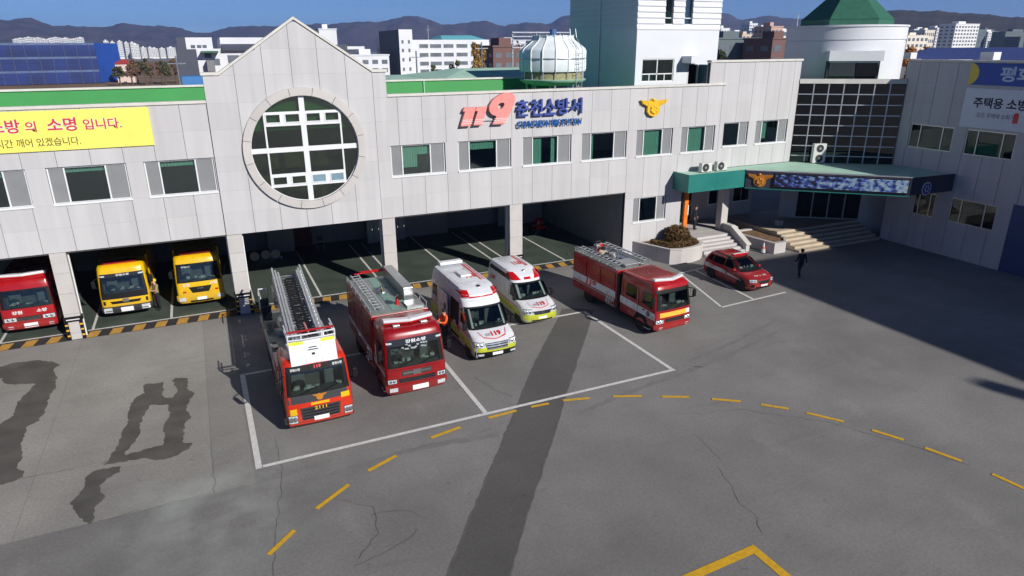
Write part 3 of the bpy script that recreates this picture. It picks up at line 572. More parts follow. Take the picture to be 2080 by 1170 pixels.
def emblem(name, label, loc, s, mat, rz=0.0):
    o = thing(name, label, 'emblem', loc, rz=rz); P = [((x - 25.74) * s, (z - 9.45) * s) for x, z in EAG]
    mb = MB(); ngon_ext(mb, P, 0.0, -0.16); mb.build('wings', mat, o)
    hexa = [(0.30 * s * math.cos(math.pi / 3 * k + 0.5), -0.1 * s + 0.30 * s * math.sin(math.pi / 3 * k + 0.5)) for k in range(6)]
    mb = MB().py(hexa, -0.22, -0.155); mb.build('shield', mat, o, bevel=0.02, seg=1)
    mb = MB()
    for k in range(6):
        t = math.pi / 3 * k + 0.5; mb.ball((0.2 * s * math.cos(t), -0.22, -0.1 * s + 0.2 * s * math.sin(t)), 0.08 * s, 0.04, 0.08 * s, 8, 5)
    mb.build('boss', mat, o, smooth=40); MB().ball((-0.06 * s, -0.18, 0.47 * s), 0.1 * s, 0.08, 0.1 * s, 8, 6).build('head', mat, o, smooth=40)
    fe = MB()
    for sx in (-1, 1):
        for k in range(5): x = sx * (0.42 + 0.11 * k) * s; fe.box(x - 0.012, x + 0.012, -0.175, -0.155, (0.12 + 0.03 * k) * s, (0.38 + 0.015 * k) * s)
    fe.build('feather_ridge', mat, o); return o
emblem('eagle_emblem', 'gold winged eagle emblem high on the pale stone wall', (25.74, -0.06, 9.45), 1.0, GOLD)
# yellow banner board
bn = thing('yellow_banner', 'long yellow banner board with red and black Korean slogans', 'banner', (-8, 0, 8.86))
BANY = M('banner_yellow', S(238, 226, 104), 0.55, var=0.05, scale=1.2); BANR = M('banner_red', S(196, 52, 58), 0.55, var=0.04); BANK = M('banner_black', S(66, 58, 30), 0.55, var=0.04)
MB().box(-6.0, 6.12, -0.09, -0.002, 0, 1.69).build('board', BANY, bn)
def bt(s, cx, z, H, W, mat, off=0.0, bold=0.03): text('lettering', s, H, lambda u, v, w: (cx + 8 + u, -0.094 - off, z + v), mat, bn, W=W, bold=bold)
for mat, off, bold in ((WHITEFR, 0.0, 0.06), (BANR, 0.003, 0.022)):
    bt('소방', -7.40, 0.80 if mat is BANR else 0.79, 0.58, 1.12, mat, off, bold); bt('의', -6.47, 0.82, 0.46, 0.40, mat, off, bold * 0.8); bt('소명', -5.32, 0.80, 0.58, 1.10, mat, off, bold); bt('입니다.', -3.78, 0.82, 0.47, 1.48, mat, off, bold * 0.8)
bt('시간 깨어 있겠습니다.', -6.30, 0.20, 0.36, 3.1, BANK, bold=0.006)

# ================================================================ STAIR TOWER AND ROOFTOP
tw = thing('stair_tower', 'white ribbed stair tower rising above the station roof', 'tower', (27.1, 4, 9.5))
def tb(name, x0, x1, y0, y1, z0, z1, mat=DRUMW): return MB().box(x0 - 27.1, x1 - 27.1, y0 - 4, y1 - 4, z0 - 9.5, z1 - 9.5).build(name, mat, tw)
for x0, x1, z0, z1 in [(27.1, 27.64, 9.56, 14.04), (27.64, 30.25, 9.56, 10.73), (27.64, 30.25, 12.2, 14.04), (30.25, 31.44, 9.56, 14.04), (31.44, 32.37, 11.8, 14.04), (32.37, 33.9, 9.56, 14.04)]: tb('front_wall', x0, x1, 4, 4.25, z0, z1)
tb('side_wall', 27.1, 27.35, 4.25, 12.8, 9.56, 14.04); tb('side_wall', 33.65, 33.9, 4.25, 12.8, 9.56, 14.04); tb('rear_wall', 27.1, 33.9, 12.8, 13.0, 9.56, 17.2)
z = 14.04
while z < 17.0:
    h = 0.36
    def course(xa, xb):
        p = [(4 - 0.045, 0.0), (4 - 0.045, 0.05), (4 + 0.02, h), (4.25, h), (4.25, 0)]
        MB().px([(y - 4, zz + z - 9.5) for y, zz in p], xa - 27.1, xb - 27.1).build('siding_course', DRUMW, tw)
    segs = [(27.06, 29.25), (29.9, 30.84), (31.5, 33.94)] if 14.2 < z < 16.0 else [(27.06, 33.94)]
    for a, b in segs: course(a, b)
    MB().py([(-0.045, z - 9.5), (-0.045, z - 9.45), (0.02, z - 9.5 + h), (0.25, z - 9.5 + h), (0.25, z - 9.5)], 0.25, 9.0).build('siding_course', DRUMW, tw)
    z += h
tb('side_wall', 33.65, 33.9, 4.25, 12.8, 14.04, 17.28); tb('roof_cap', 27.0, 34.0, 3.9, 13.1, 17.285, 17.5)
for x0 in (29.25, 30.84):
    f = tb('window', x0, x0 + 0.66, 4.16, 4.24, 14.4, 16.2, WGLASS); f.name = 'window'
    tb('window_rail', x0, x0 + 0.66, 4.12, 4.155, 14.74, 14.80, WHITEFR)
tb('inner_dark', 27.4, 33.6, 5.6, 5.7, 9.6, 17, INTD)
# roof-level window and door
fr = MB()
for a in ((27.64, 30.25, 12.14, 12.2), (27.64, 30.25, 10.73, 10.8), (27.64, 30.25, 11.2, 11.27), (27.64, 27.7, 10.8, 12.14), (30.19, 30.25, 10.8, 12.14), (28.86, 28.93, 10.8, 12.14), (28.25, 28.31, 10.8, 11.2), (29.5, 29.56, 10.8, 11.2)): fr.box(a[0] - 27.1, a[1] - 27.1, 0.05, 0.12, a[2] - 9.5, a[3] - 9.5)
fr.build('window_frame', WHITEFR, tw); tb('pane', 27.7, 30.19, 4.08, 4.09, 10.8, 12.14, WGLASS); tb('door_hood', 30.85, 32.05, 2.95, 3.998, 11.9, 12.36, DRUMW)
dl = tb('door_leaf', 32.37, 32.42, 3.02, 3.99, 9.6, 11.8, M('teal_door', S(60, 92, 104), 0.4)); tb('door_frame', 31.44, 31.5, 3.98, 4.1, 9.56, 11.8, WHITEFR); tb('door_frame', 32.30, 32.36, 3.98, 4.1, 9.56, 11.8, WHITEFR)
MB().cyl((-0.06, 4.6, 0.1), (-0.06, 4.6, 7.7), 0.06, n=8).build('downpipe', ALU, tw)
# cooling tower
ct = thing('cooling_tower', 'white ribbed round cooling tower standing on the station roof', 'cooling tower', (21.42, 5.0, 9.55))
FIB = M('white_fibreglass', S(226, 234, 236), 0.4, var=0.05, scale=1.5)
prof = [(2.06, 1.98), (2.10, 2.10), (2.10, 3.22), (2.02, 3.36), (1.66, 3.62), (1.34, 3.86), (1.26, 4.02), (1.26, 4.10), (1.32, 4.14)]
NS = 16
for k in range(NS):
    a0, a1 = 2 * math.pi * k / NS, 2 * math.pi * (k + 1) / NS; rows_ = []
    for r, h in prof: rows_.append([(r * (1 - 0.012 * math.sin(math.pi * i / 4)) * math.cos(a0 + (a1 - a0) * i / 4), r * (1 - 0.012 * math.sin(math.pi * i / 4)) * math.sin(a0 + (a1 - a0) * i / 4), h) for i in range(5)])
    MB().grid(rows_).build('shell_panel', FIB, ct, smooth=40)
    mb = MB()
    for (r, h), (r2, h2) in zip(prof[:-1], prof[1:]): mb.bar(((r + 0.02) * math.cos(a0), (r + 0.02) * math.sin(a0), h), ((r2 + 0.02) * math.cos(a0), (r2 + 0.02) * math.sin(a0), h2), 0.05, 0.05)
    mb.build('rib', FIB, ct)
    MB().cyl((2.0 * math.cos(a0), 2.0 * math.sin(a0), 1.5), (2.0 * math.cos(a0), 2.0 * math.sin(a0), 1.99), 0.03, n=6).build('louvre_post', ALU, ct)
MB().lathe([(1.9, 1.52), (1.9, 1.97)], (0, 0, 0), n=32).build('louvre_fill', M('louvre_fill', S(150, 146, 110), 0.7, var=0.3, scale=8), ct, smooth=40)
MB().lathe([(1.2, 1.12), (1.9, 1.28), (2.12, 1.42), (2.16, 1.5), (2.06, 1.52)], (0, 0, 0), n=32).build('water_basin', MINT, ct, smooth=40)
MB().lathe([(2.125, 2.72), (2.135, 2.74), (2.135, 2.78), (2.125, 2.80)], (0, 0, 0), n=32).build('hoop', ALU, ct, smooth=40)
MB().lathe([(1.2, 4.02), (1.2, 4.06)], (0, 0, 0), n=24).build('fan_grille', DARK, ct); MB().cyl((0, 0, 4.05), (0, 0, 4.5), 0.22, n=12).build('fan_motor', M('motor_blue', S(70, 110, 160), 0.5), ct)
for k in range(8):
    t = 2 * math.pi * (k + 0.5) / 8; MB().bar((1.7 * math.cos(t), 1.7 * math.sin(t), 1.25), (1.5 * math.cos(t), 1.5 * math.sin(t), 0.0), 0.09, 0.09).build('leg', ALU, ct)
ld = MB()
for sx in (-0.2, 0.2): ld.tube([(0.75 + sx, -2.15, 0.9), (0.75 + sx, -2.12, 3.3), (0.68 + sx, -1.45, 4.0), (0.68 + sx, -1.3, 4.5)], 0.02, 6)
for k in range(8): ld.cyl((0.55, -2.14, 1.1 + 0.28 * k), (0.95, -2.14, 1.1 + 0.28 * k), 0.015, n=6)
ld.build('access_ladder', ALU, ct)

# ================================================================ CANOPY, PORCH, STEPS
cn = thing('entrance_canopy', 'teal and mint entrance canopy with a dark angled sign fascia', 'canopy', (28, 0, 4))
C0 = lambda p: [(x - 28, y) for x, y in p]
CP = [(27.75, -0.02), (27.75, -1.6), (32.4, -1.6), (39.5, -8.2), (43.15, -8.45), (43.15, -4.05), (37.8, -0.03)]
MB().pz(C0([(27.85, -0.05), (27.85, -1.5), (32.4, -1.5), (39.5, -8.1), (43.1, -8.35), (43.1, -4.05), (37.8, -0.05)]), 1.18, 1.25).build('deck', MINT, cn)
MB().pz(C0([(27.9, -0.05), (27.9, -1.45), (32.4, -1.45), (39.5, -8.0), (43.1, -8.3), (43.1, -4.0), (37.8, -0.05)]), 0.16, 0.2).build('soffit', INTD, cn)
MB().box(-0.25, -0.17, -1.6, -0.02, 0.2, 1.34).build('fascia_panel', TEAL, cn); MB().box(-0.17, 1.98, -1.6, -1.52, 0.2, 1.34).build('fascia_panel', TEAL, cn); MB().box(1.99, 4.4, -1.6, -1.52, 0.2, 1.34).build('fascia_panel', TEAL, cn)
FASC = M('dark_fascia', S(58, 58, 70), 0.5, var=0.08)
dx, dy = (39.5 - 32.4), (-8.2 + 1.6); L = math.hypot(dx, dy); ux, uy = dx / L, dy / L; nx, ny = uy, -ux
if nx * -1 + ny * -1 < 0: nx, ny = -nx, -ny
FA = math.atan2(uy, ux)
def fp(s, d, z): return (32.4 + ux * s + nx * d - 28, -1.6 + uy * s + ny * d, z - 4)
def fbox(name, s0, s1, d0, d1, z0, z1, mat, par=cn): return MB().ext([fp(s0, d0, z0), fp(s1, d0, z0), fp(s1, d1, z0), fp(s0, d1, z0)], [fp(s0, d0, z1), fp(s1, d0, z1), fp(s1, d1, z1), fp(s0, d1, z1)]).build(name, mat, par)
fbox('fascia', 0.02, L, 0.0, 0.10, 4.2, 5.30, FASC); fbox('fascia_edge', 0.0, L, -0.05, 0.14, 5.305, 5.36, ALU); fbox('fascia_edge', 0.0, L, 0.0, 0.12, 4.13, 4.19, TEAL)
MB().ext([(11.5, -8.2, 0.2), (15.15, -8.45, 0.2), (15.15, -8.37, 0.2), (11.5, -8.12, 0.2)], [(11.5, -8.2, 1.3), (15.15, -8.45, 1.3), (15.15, -8.37, 1.3), (11.5, -8.12, 1.3)]).build('fascia', FASC, cn)
# LED board: lit pixels in rows
def led_mat():
    m = bpy.data.materials.new('led_screen'); m.use_nodes = True; n = m.node_tree.nodes; l = m.node_tree.links; b = n['Principled BSDF']
    tc = n.new('ShaderNodeUVMap'); sp = n.new('ShaderNodeSeparateXYZ'); l.new(tc.outputs[0], sp.inputs[0])
    rowm = n.new('ShaderNodeMath'); rowm.operation = 'MULTIPLY'; rowm.inputs[1].default_value = 11; l.new(sp.outputs[1], rowm.inputs[0])
    fr = n.new('ShaderNodeMath'); fr.operation = 'FRACT'; l.new(rowm.outputs[0], fr.inputs[0]); gt = n.new('ShaderNodeMath'); gt.operation = 'GREATER_THAN'; gt.inputs[1].default_value = 0.45; l.new(fr.outputs[0], gt.inputs[0])
    mp = n.new('ShaderNodeMapping'); mp.inputs['Scale'].default_value = (24, 3.2, 1); l.new(tc.outputs[0], mp.inputs[0])
    t = n.new('ShaderNodeTexNoise'); t.inputs['Scale'].default_value = 1.0; t.inputs['Detail'].default_value = 5; l.new(mp.outputs[0], t.inputs['Vector'])
    cr = n.new('ShaderNodeValToRGB'); e = cr.color_ramp.elements; e[0].position = 0.47; e[0].color = (0.0, 0.0, 0.01, 1); e[1].position = 0.75; e[1].color = (0.75, 0.9, 1.0, 1)
    for p, c in ((0.50, (0.02, 0.03, 0.30, 1)), (0.58, (0.10, 0.2, 0.8, 1)), (0.64, (0.35, 0.6, 0.9, 1))):
        k = e.new(p); k.color = c
    ad = n.new('ShaderNodeMath'); ad.operation = 'MULTIPLY_ADD'; ad.inputs[1].default_value = 0.16; l.new(sp.outputs[0], ad.inputs[0]); l.new(t.outputs[0], ad.inputs[2]); l.new(ad.outputs[0], cr.inputs[0])
    mx = n.new('ShaderNodeMix'); mx.data_type = 'RGBA'; mx.blend_type = 'MULTIPLY'; mx.inputs[0].default_value = 1; l.new(cr.outputs[0], mx.inputs[6]); l.new(gt.outputs[0], mx.inputs[7])
    b.inputs['Base Color'].default_value = (0.01, 0.01, 0.015, 1); b.inputs['Roughness'].default_value = 0.5; l.new(mx.outputs[2], b.inputs['Emission Color']); b.inputs['Emission Strength'].default_value = 0.55; return m
led = thing('led_sign', 'lit blue and white scrolling LED board on the canopy fascia', 'LED sign', (28, 0, 4))
fbox('housing', 1.72, 9.56, 0.105, 0.19, 4.3, 5.2, BLACK, led)
me = bpy.data.meshes.new('screen'); me.from_pydata([fp(1.8, 0.194, 4.36), fp(9.5, 0.194, 4.36), fp(9.5, 0.194, 5.14), fp(1.8, 0.194, 5.14)], [], [(0, 1, 2, 3)]); uv = me.uv_layers.new(name='UVMap')
for i, c in enumerate([(0, 0), (1, 0), (1, 1), (0, 1)]): uv.data[i].uv = c
me.materials.append(led_mat()); so = bpy.data.objects.new('screen', me); col.objects.link(so); so.parent = led
LEDR = emis('led_red', (0.9, 0.12, 0.04), 0.5); LEDW = emis('led_white', (0.75, 0.85, 1.0), 0.5)
emblem('eagle_emblem', 'bronze winged eagle emblem on the dark angled canopy fascia', (32.4 + ux * 0.9 + nx * 0.02, -1.6 + uy * 0.9 + ny * 0.02 , 4.72), 0.82, BRONZE, rz=FA)
seal = thing('round_seal', 'round blue and white seal on the dark canopy fascia', 'seal', (40.75, -8.33, 4.55))
MB().lathe([(0.0, 0.0), (0.42, 0.0), (0.42, -0.05), (0.35, -0.05), (0.35, -0.04), (0.0, -0.04)], (0, 0, 0), axis='y', n=28).build('rim', M('seal_white', S(190, 190, 205), 0.5), seal)
MB().lathe([(0.0, -0.045), (0.34, -0.045), (0.34, -0.06), (0.0, -0.06)], (0, 0, 0), axis='y', n=28).build('face', M('seal_blue', S(62, 60, 140), 0.5), seal)
hx = MB()
for k in range(6): t = math.pi / 3 * k; hx.ball((0.17 * math.cos(t), -0.065, 0.17 * math.sin(t)), 0.07, 0.02, 0.07, 8, 4)
hx.build('flower', M('seal_white', S(190, 190, 205)), seal)
# porch: recessed walls, door, column
MB().box(28.55, 37.8, 3.2, 3.4, 0, 4.28).build('porch_rear_wall', GRANITE2, st); MB().box(28.55, 28.75, 0.26, 3.2, 0, 4.28).build('porch_side_wall', GRANITE2, st)
MB().box(28.56, 37.6, 0.3, 3.2, 4.2, 4.27).build('porch_ceiling', INTD, st)
dr = MB().box(30.3, 32.0, 3.1, 3.19, 0.9, 3.1).build('entrance_door', M('door_frame_grey', S(150, 156, 160), 0.4), st)
for a, b in ((30.36, 31.12), (31.18, 31.94)): MB().box(a, b, 3.085, 3.098, 0.98, 3.04).build('door_pane', DGLASS, dr)
for x0, x1 in ((33.5, 35.2), (35.8, 37.4)):
    f = MB().box(x0, x1, 3.1, 3.19, 1.9, 3.5).build('porch_window', WHITEFR, st); MB().box(x0 + 0.07, (x0 + x1) / 2 - 0.03, 3.085, 3.098, 1.98, 3.43).build('pane', DGLASS, f); MB().box((x0 + x1) / 2 + 0.03, x1 - 0.07, 3.085, 3.098, 1.98, 3.43).build('pane', DGLASS, f)
MB().box(32.1, 32.65, -0.02, 0.5, 0.9, 4.2).build('porch_column', GRANITE2, st)
tag(MB().box(28.85, 29.15, -0.05, 0.12, 0.9, 3.9).build('orange_post', M('orange_panel', S(226, 120, 30), 0.5)), 'narrow orange sign panel beside the entrance door', 'sign panel')
kio = thing('health_check_kiosk', 'dark standing kiosk with a bright screen by the entrance door', 'kiosk', (29.9, 1.2, 0.9))
MB().box(-0.3, 0.3, -0.2, 0.2, 0, 0.1).build('base', BLACK, kio); MB().box(-0.08, 0.08, -0.06, 0.06, 0.1, 1.0).build('stand', BLACK, kio); MB().box(-0.3, 0.3, -0.08, 0.04, 0.9, 1.85).build('panel', BLACK, kio, bevel=0.02); MB().box(-0.24, 0.24, -0.088, -0.081, 1.05, 1.75).build('screen', emis('kiosk_screen', (0.65, 0.85, 0.95), 0.6), kio)
# landing and steps
ent = thing('entrance_steps', 'small flight of pale granite steps up to the side entrance', 'steps', (29, -2.3, 0))
E0 = lambda x0, x1, y0, y1, z0, z1, n, m=GRANITE2: MB().box(x0 - 29, x1 - 29, y0 + 2.3, y1 + 2.3, z0, z1).build(n, m, ent, bevel=0.012, seg=1)
E0(28.76, 34.0, 0.27, 3.19, 0.0, 0.9, 'landing'); E0(29.1, 32.2, -0.9, 0.265, 0.0, 0.9, 'landing')
for k in range(5): E0(28.95 + 0.06 * k, 32.2, -0.9 - 0.32 * (5 - k), -0.9 - 0.32 * (4 - k) - 0.003, 0.0, 0.15 * (k + 1) - 0.0, 'step')
sw = thing('stair_wall', 'low grey stone wall with a pale sloping coping beside the steps', 'wall', (32.4, 0, 0))
MB().px([(0.2, 0), (0.2, 1.35), (-0.9, 1.35), (-2.5, 0.45), (-2.5, 0)], -0.15, 0.15).build('body', GRANITE2, sw); MB().px([(0.22, 1.352), (0.22, 1.43), (-0.92, 1.43), (-2.58, 0.53), (-2.58, 0.452), (-0.9, 1.352)], -0.2, 0.2).build('coping', COPING, sw)
wp = thing('wedge_planter', 'wedge shaped stone planter of bare brown soil between the two stairways', 'planter', (34.5, -1.5, 0))
WPo = [(33.0, 0.1), (37.4, 0.1), (37.4, -0.6), (34.5, -3.75), (33.5, -3.75)]
SOIL = M('brown_soil', S(122, 96, 70), 0.95, var=0.3, scale=3, fine=0.3, bump=0.6, bscale=12)
W0 = lambda p: [(x - 34.5, y + 1.5) for x, y in p]
def walls(mb, poly, t, z0, z1, skip=()):
    c = (sum(p[0] for p in poly) / len(poly), sum(p[1] for p in poly) / len(poly))
    inn = [(x + (c[0] - x) * t, y + (c[1] - y) * t) for x, y in poly]; n = len(poly)
    for i in range(n):
        if i in skip: continue
        j = (i + 1) % n; mb.pz([poly[i], poly[j], inn[j], inn[i]], z0, z1)
    return inn
mb = MB(); inn = walls(mb, W0(WPo), 0.14, 0.0, 0.72); mb.build('stone_wall', GRANITE2, wp)
sp = MB(); nsg = 14; xs = inn
MB().pz(inn, 0.0, 0.62).build('soil', SOIL, wp)
MB().box(2.15, 2.55, 0.62, 1.0, 0.0, 1.25).build('end_post', GRANITE2, wp)
ms = thing('main_steps', 'broad tan stone steps running under the dark canopy', 'steps', (39, -3, 0))
for k in range(6):
    yb = 3.0 - 0.0; y = -4.3 + 0.42 * k; MB().pz([(35.2 - 39 - 0.0, y + 3), (42.9 - 39, y + 3), (42.9 - 39, y + 3 + 0.418), (35.2 - 39, y + 3 + 0.418)], 0.0, 0.16 * (k + 1)).build('step', M('tan_granite', S(186, 172, 150), 0.75, var=0.1, scale=1.5, fine=0.1), ms, bevel=0.012, seg=1)
MB().box(35.2 - 39, 43.1 - 39, -1.78 + 3, 3.1 + 3, 0, 0.9).build('landing', M('tan_granite', S(186, 172, 150)), ms)
# round planter with clipped brown shrubs
pl = thing('stone_planter', 'round fronted stone planter with a clipped brown hedge before the wall', 'planter', (27, -1.2, 0))
PO = [(24.9, -0.04), (25.24, -0.9), (25.58, -1.8), (25.9, -2.62), (26.6, -2.88), (27.5, -2.85), (28.3, -2.62), (28.85, -2.2), (28.9, -1.2), (28.9, -0.04)]
P0 = lambda p: [(x - 27, y + 1.2) for x, y in p]
for i in range(len(PO) - 1):
    a, b = PO[i], PO[i + 1]; c = (26.9, -0.6); ia = (a[0] + (c[0] - a[0]) * 0.09, a[1] + (c[1] - a[1]) * 0.09); ib = (b[0] + (c[0] - b[0]) * 0.09, b[1] + (c[1] - b[1]) * 0.09)
    if i == len(PO) - 2: ia, ib = (28.7, -1.2), (28.7, -0.04)
    MB().pz(P0([a, b, ib, ia]), 0.0, 0.93).build('stone_block', GRANITE2, pl)
    oa = (a[0] + (a[0] - c[0]) * 0.02, a[1] + (a[1] - c[1]) * 0.02); ob = (b[0] + (b[0] - c[0]) * 0.02, b[1] + (b[1] - c[1]) * 0.02)
    MB().pz(P0([oa, ob, ib, ia]), 0.932, 1.0).build('rim_stone', COPING, pl)
MB().pz(P0([(x + (26.9 - x) * 0.09, y + (-0.6 - y) * 0.09) for x, y in PO[:-1]] + [(28.68, -0.05)]), 0.0, 0.9).build('soil', SOIL, pl)
HEDGE = M('dry_hedge', S(104, 80, 44), 0.9, var=0.3, scale=6, rnd=0.0); HEDGE2 = M('dark_hedge', S(62, 44, 30), 0.9, var=0.3, scale=6)
def leaf_cloud(name, pts_n, sampler, size, mat, parent, seed=0):
    rn = random.Random(seed); mb = MB()
    for _ in range(pts_n):
        c = Vector(sampler(rn)); d = Vector((rn.gauss(0, 1), rn.gauss(0, 1), rn.gauss(0, 1) + 0.4)).normalized(); a = d.orthogonal().normalized(); b = d.cross(a); s = size * rn.uniform(0.6, 1.3); t = rn.uniform(0, 6.28)
        a, b = a * math.cos(t) + b * math.sin(t), b * math.cos(t) - a * math.sin(t)
        mb.add([c - a * s, c + b * s * 0.5, c + a * s, c - b * s * 0.5], [(0, 1, 2, 3)])
    return mb.build(name, mat, parent, fix=False)
MB().lathe([(0.05, 0.9), (0.55, 0.95), (0.66, 1.2), (0.60, 1.45), (0.4, 1.64), (0.16, 1.72), (0.02, 1.74)], (0.75, 0.35, 0), n=18).build('shrub_core', HEDGE2, pl, smooth=50)
def dome(rn):
    t = rn.uniform(0, 6.28); p = math.acos(rn.uniform(-0.1, 1)); r = rn.uniform(0.70, 1.0); return (0.75 + r * 0.92 * math.sin(p) * math.cos(t), 0.35 + r * 0.92 * math.sin(p) * math.sin(t), 1.12 + 0.84 * r * math.cos(p))
leaf_cloud('clipped_shrub', 2600, dome, 0.075, HEDGE, pl, 3)
def hedge(rn):
    k = rn.randrange(1, len(PO) - 2); a, b = PO[k], PO[k + 1]; t = rn.random(); f = rn.uniform(0.12, 0.42); x = a[0] + (b[0] - a[0]) * t; y = a[1] + (b[1] - a[1]) * t
    return (x + (26.9 - x) * f - 27, y + (-0.6 - y) * f + 1.2, 0.9 + rn.uniform(0, 0.34) * (1 if 0.16 < f < 0.38 else 0.6))
leaf_cloud('hedge', 3600, hedge, 0.07, HEDGE, pl, 4)
# air-conditioning units on the canopy
def ac_unit(loc, rz, label, fans=1, w=0.85, h=0.62):
    o = thing('air_conditioner', label, 'air conditioner', loc, 'outdoor units on the canopy', rz)
    MB().box(-w / 2, w / 2, -0.16, 0.16, 0.04, h).build('case', M('ac_white', S(206, 206, 202), 0.5, var=0.05), o, bevel=0.02)
    for k in range(fans):
        z = h * (k + 0.5) / fans + 0.02; r = min(0.26, h / fans * 0.42)
        MB().lathe([(0.0, -0.162), (r, -0.162), (r, -0.175), (r - 0.02, -0.178), (0, -0.178)], (-w * 0.12 if fans == 1 else 0, 0, z), axis='y', n=20).build('fan_grille', DARK, o)
        MB().lathe([(0.0, -0.18), (r * 0.3, -0.18), (r * 0.3, -0.19), (0, -0.19)], (-w * 0.12 if fans == 1 else 0, 0, z), axis='y', n=14).build('fan_hub', ALU, o)
    MB().box(-w / 2 + 0.05, -w / 2 + 0.1, -0.15, 0.15, 0, 0.04).box(w / 2 - 0.1, w / 2 - 0.05, -0.15, 0.15, 0, 0.04).build('foot', DARK, o); return o
ac_unit((39.0, -1.35, 5.25), R(-20), 'tall grey outdoor unit with two fans by the glass wall', 2, 0.9, 1.35)
ac_unit((29.7, -0.75, 5.25), 0, 'small white outdoor unit nearest the teal fascia corner', 1); ac_unit((31.0, -0.7, 5.25), 0, 'small white outdoor unit on the canopy near the angled fascia', 1)

# ================================================================ GLASS CORNER, DRUM, WING
gw = thing('glass_corner', 'dark glass curtain wall with white grid filling the building corner', 'curtain wall', (37.8, 0, 5))
ga, gb = Vector((37.8, 0.0)), Vector((43.19, -3.95)); gl_ = (gb - ga); GL = gl_.length; gu = gl_ / GL; gn = Vector((gu.y, -gu.x))
if gn.x > 0: gn = -gn
def gp_(s, d, z): return (gu.x * s + gn.x * d, gu.y * s + gn.y * d, z - 5)
def gbox(name, s0, s1, d0, d1, z0, z1, mat): return MB().ext([gp_(s0, d0, z0), gp_(s1, d0, z0), gp_(s1, d1, z0), gp_(s0, d1, z0)], [gp_(s0, d0, z1), gp_(s1, d0, z1), gp_(s1, d1, z1), gp_(s0, d1, z1)]).build(name, mat, gw)
NC, NRW = 7, 8; zs = [5.02 + (10.55 - 5.02) * k / NRW for k in range(NRW + 1)]; ss = [GL * k / NC for k in range(NC + 1)]
for k in range(NC):
    for j in range(NRW): gbox('pane', ss[k] + 0.03, ss[k + 1] - 0.03, -0.02, 0.0, zs[j] + 0.03, zs[j + 1] - 0.03, DGLASS)
for s in ss[1:-1]: gbox('mullion', s - 0.035, s + 0.035, -0.05, 0.045, 5.0, 10.55, ALU)
for z in zs[:-1]: gbox('transom', 0.02, GL - 0.02, -0.04, 0.035, z - 0.03, z + 0.03, ALU)
gbox('head_beam', 0.0, GL, -0.3, 0.08, 10.56, 10.85, COPING); gbox('inner_wall', 0.0, GL, -4.0, -3.9, 5, 10.5, BACK); gbox('inner_floor', 0, GL, -3.9, -0.06, 5.0, 5.05, INTD)
gbox('entrance_wall', 0.0, GL + 0.9, -1.6, -1.5, 0.0, 5.0, GRANITE2)
for k in range(4): gbox('entrance_pane', 1.2 + 1.1 * k, 2.2 + 1.1 * k, -1.49, -1.47, 1.0, 3.4, DGLASS)
gbox('inner_ceiling', 0, GL, -3.9, -0.06, 10.45, 10.54, INTD); gbox('flat_roof', 0, GL, -5.2, -0.3, 10.56, 10.62, GREENROOF)
dm = thing('round_tower', 'white round tower with a green pointed roof behind the glass corner', 'tower', (45.5, 3.5, 10))
DC = (45.5, 3.5); DR = 4.13
MB().lathe([(DR, -4.9), (DR, 3.25), (DR - 0.05, 3.27), (DR - 0.05, 3.35), (DR + 0.02, 3.37), (DR + 0.02, 4.2), (DR + 0.1, 4.22), (DR + 0.1, 4.34), (0, 4.36)], (0, 0, 0), n=64).build('drum_wall', DRUMW, dm, smooth=30)
hexa = [(3.25 * math.cos(math.pi / 3 * k + 0.35), 3.25 * math.sin(math.pi / 3 * k + 0.35)) for k in range(6)]
for k in range(6):
    a, b = hexa[k], hexa[(k + 1) % 6]; MB().add([(a[0], a[1], 4.75), (b[0], b[1], 4.75), (b[0] * 0.3, b[1] * 0.3, 6.85), (a[0] * 0.3, a[1] * 0.3, 6.85), (0, 0, 8.4)], [(0, 1, 2, 3), (3, 2, 4)]).build('roof_face', ROOFGREEN, dm)
MB().pz([(x * 0.99, y * 0.99) for x, y in hexa], 4.36, 4.75).build('roof_curb', ROOFGREEN, dm)
bd = Vector((-0.62, -0.78)); bd.normalize(); bs = Vector((-bd.y, bd.x))
def dbox(name, s0, s1, d0, d1, z0, z1, mat): return MB().ext(*[[(bd.x * d + bs.x * s, bd.y * d + bs.y * s, z) for s, d in ((s0, d0), (s1, d0), (s1, d1), (s0, d1))] for z in (z0, z1)]).build(name, mat, dm)
dbox('bay_hood', -1.75, 1.75, 3.4, 5.0, 1.95, 2.62, DRUMW); dbox('bay_frame', -1.7, 1.7, 3.5, 4.45, -1, 1.949, DARK); dbox('bay_pane', -1.55, 0.1, 4.46, 4.48, 0.4, 1.8, WGLASS); dbox('bay_pane', 0.2, 1.55, 4.46, 4.48, 0.4, 1.8, DGLASS); dbox('bay_rail', -1.6, 1.6, 4.455, 4.5, 1.82, 1.9, ALU)
for a in ((-3.3, 1.6), (-3.0, 1.9)): MB().tube([(a[0], a[1], 4.3), (a[0], a[1], 5.2)], 0.03, 6).build('antenna', ALU, dm)
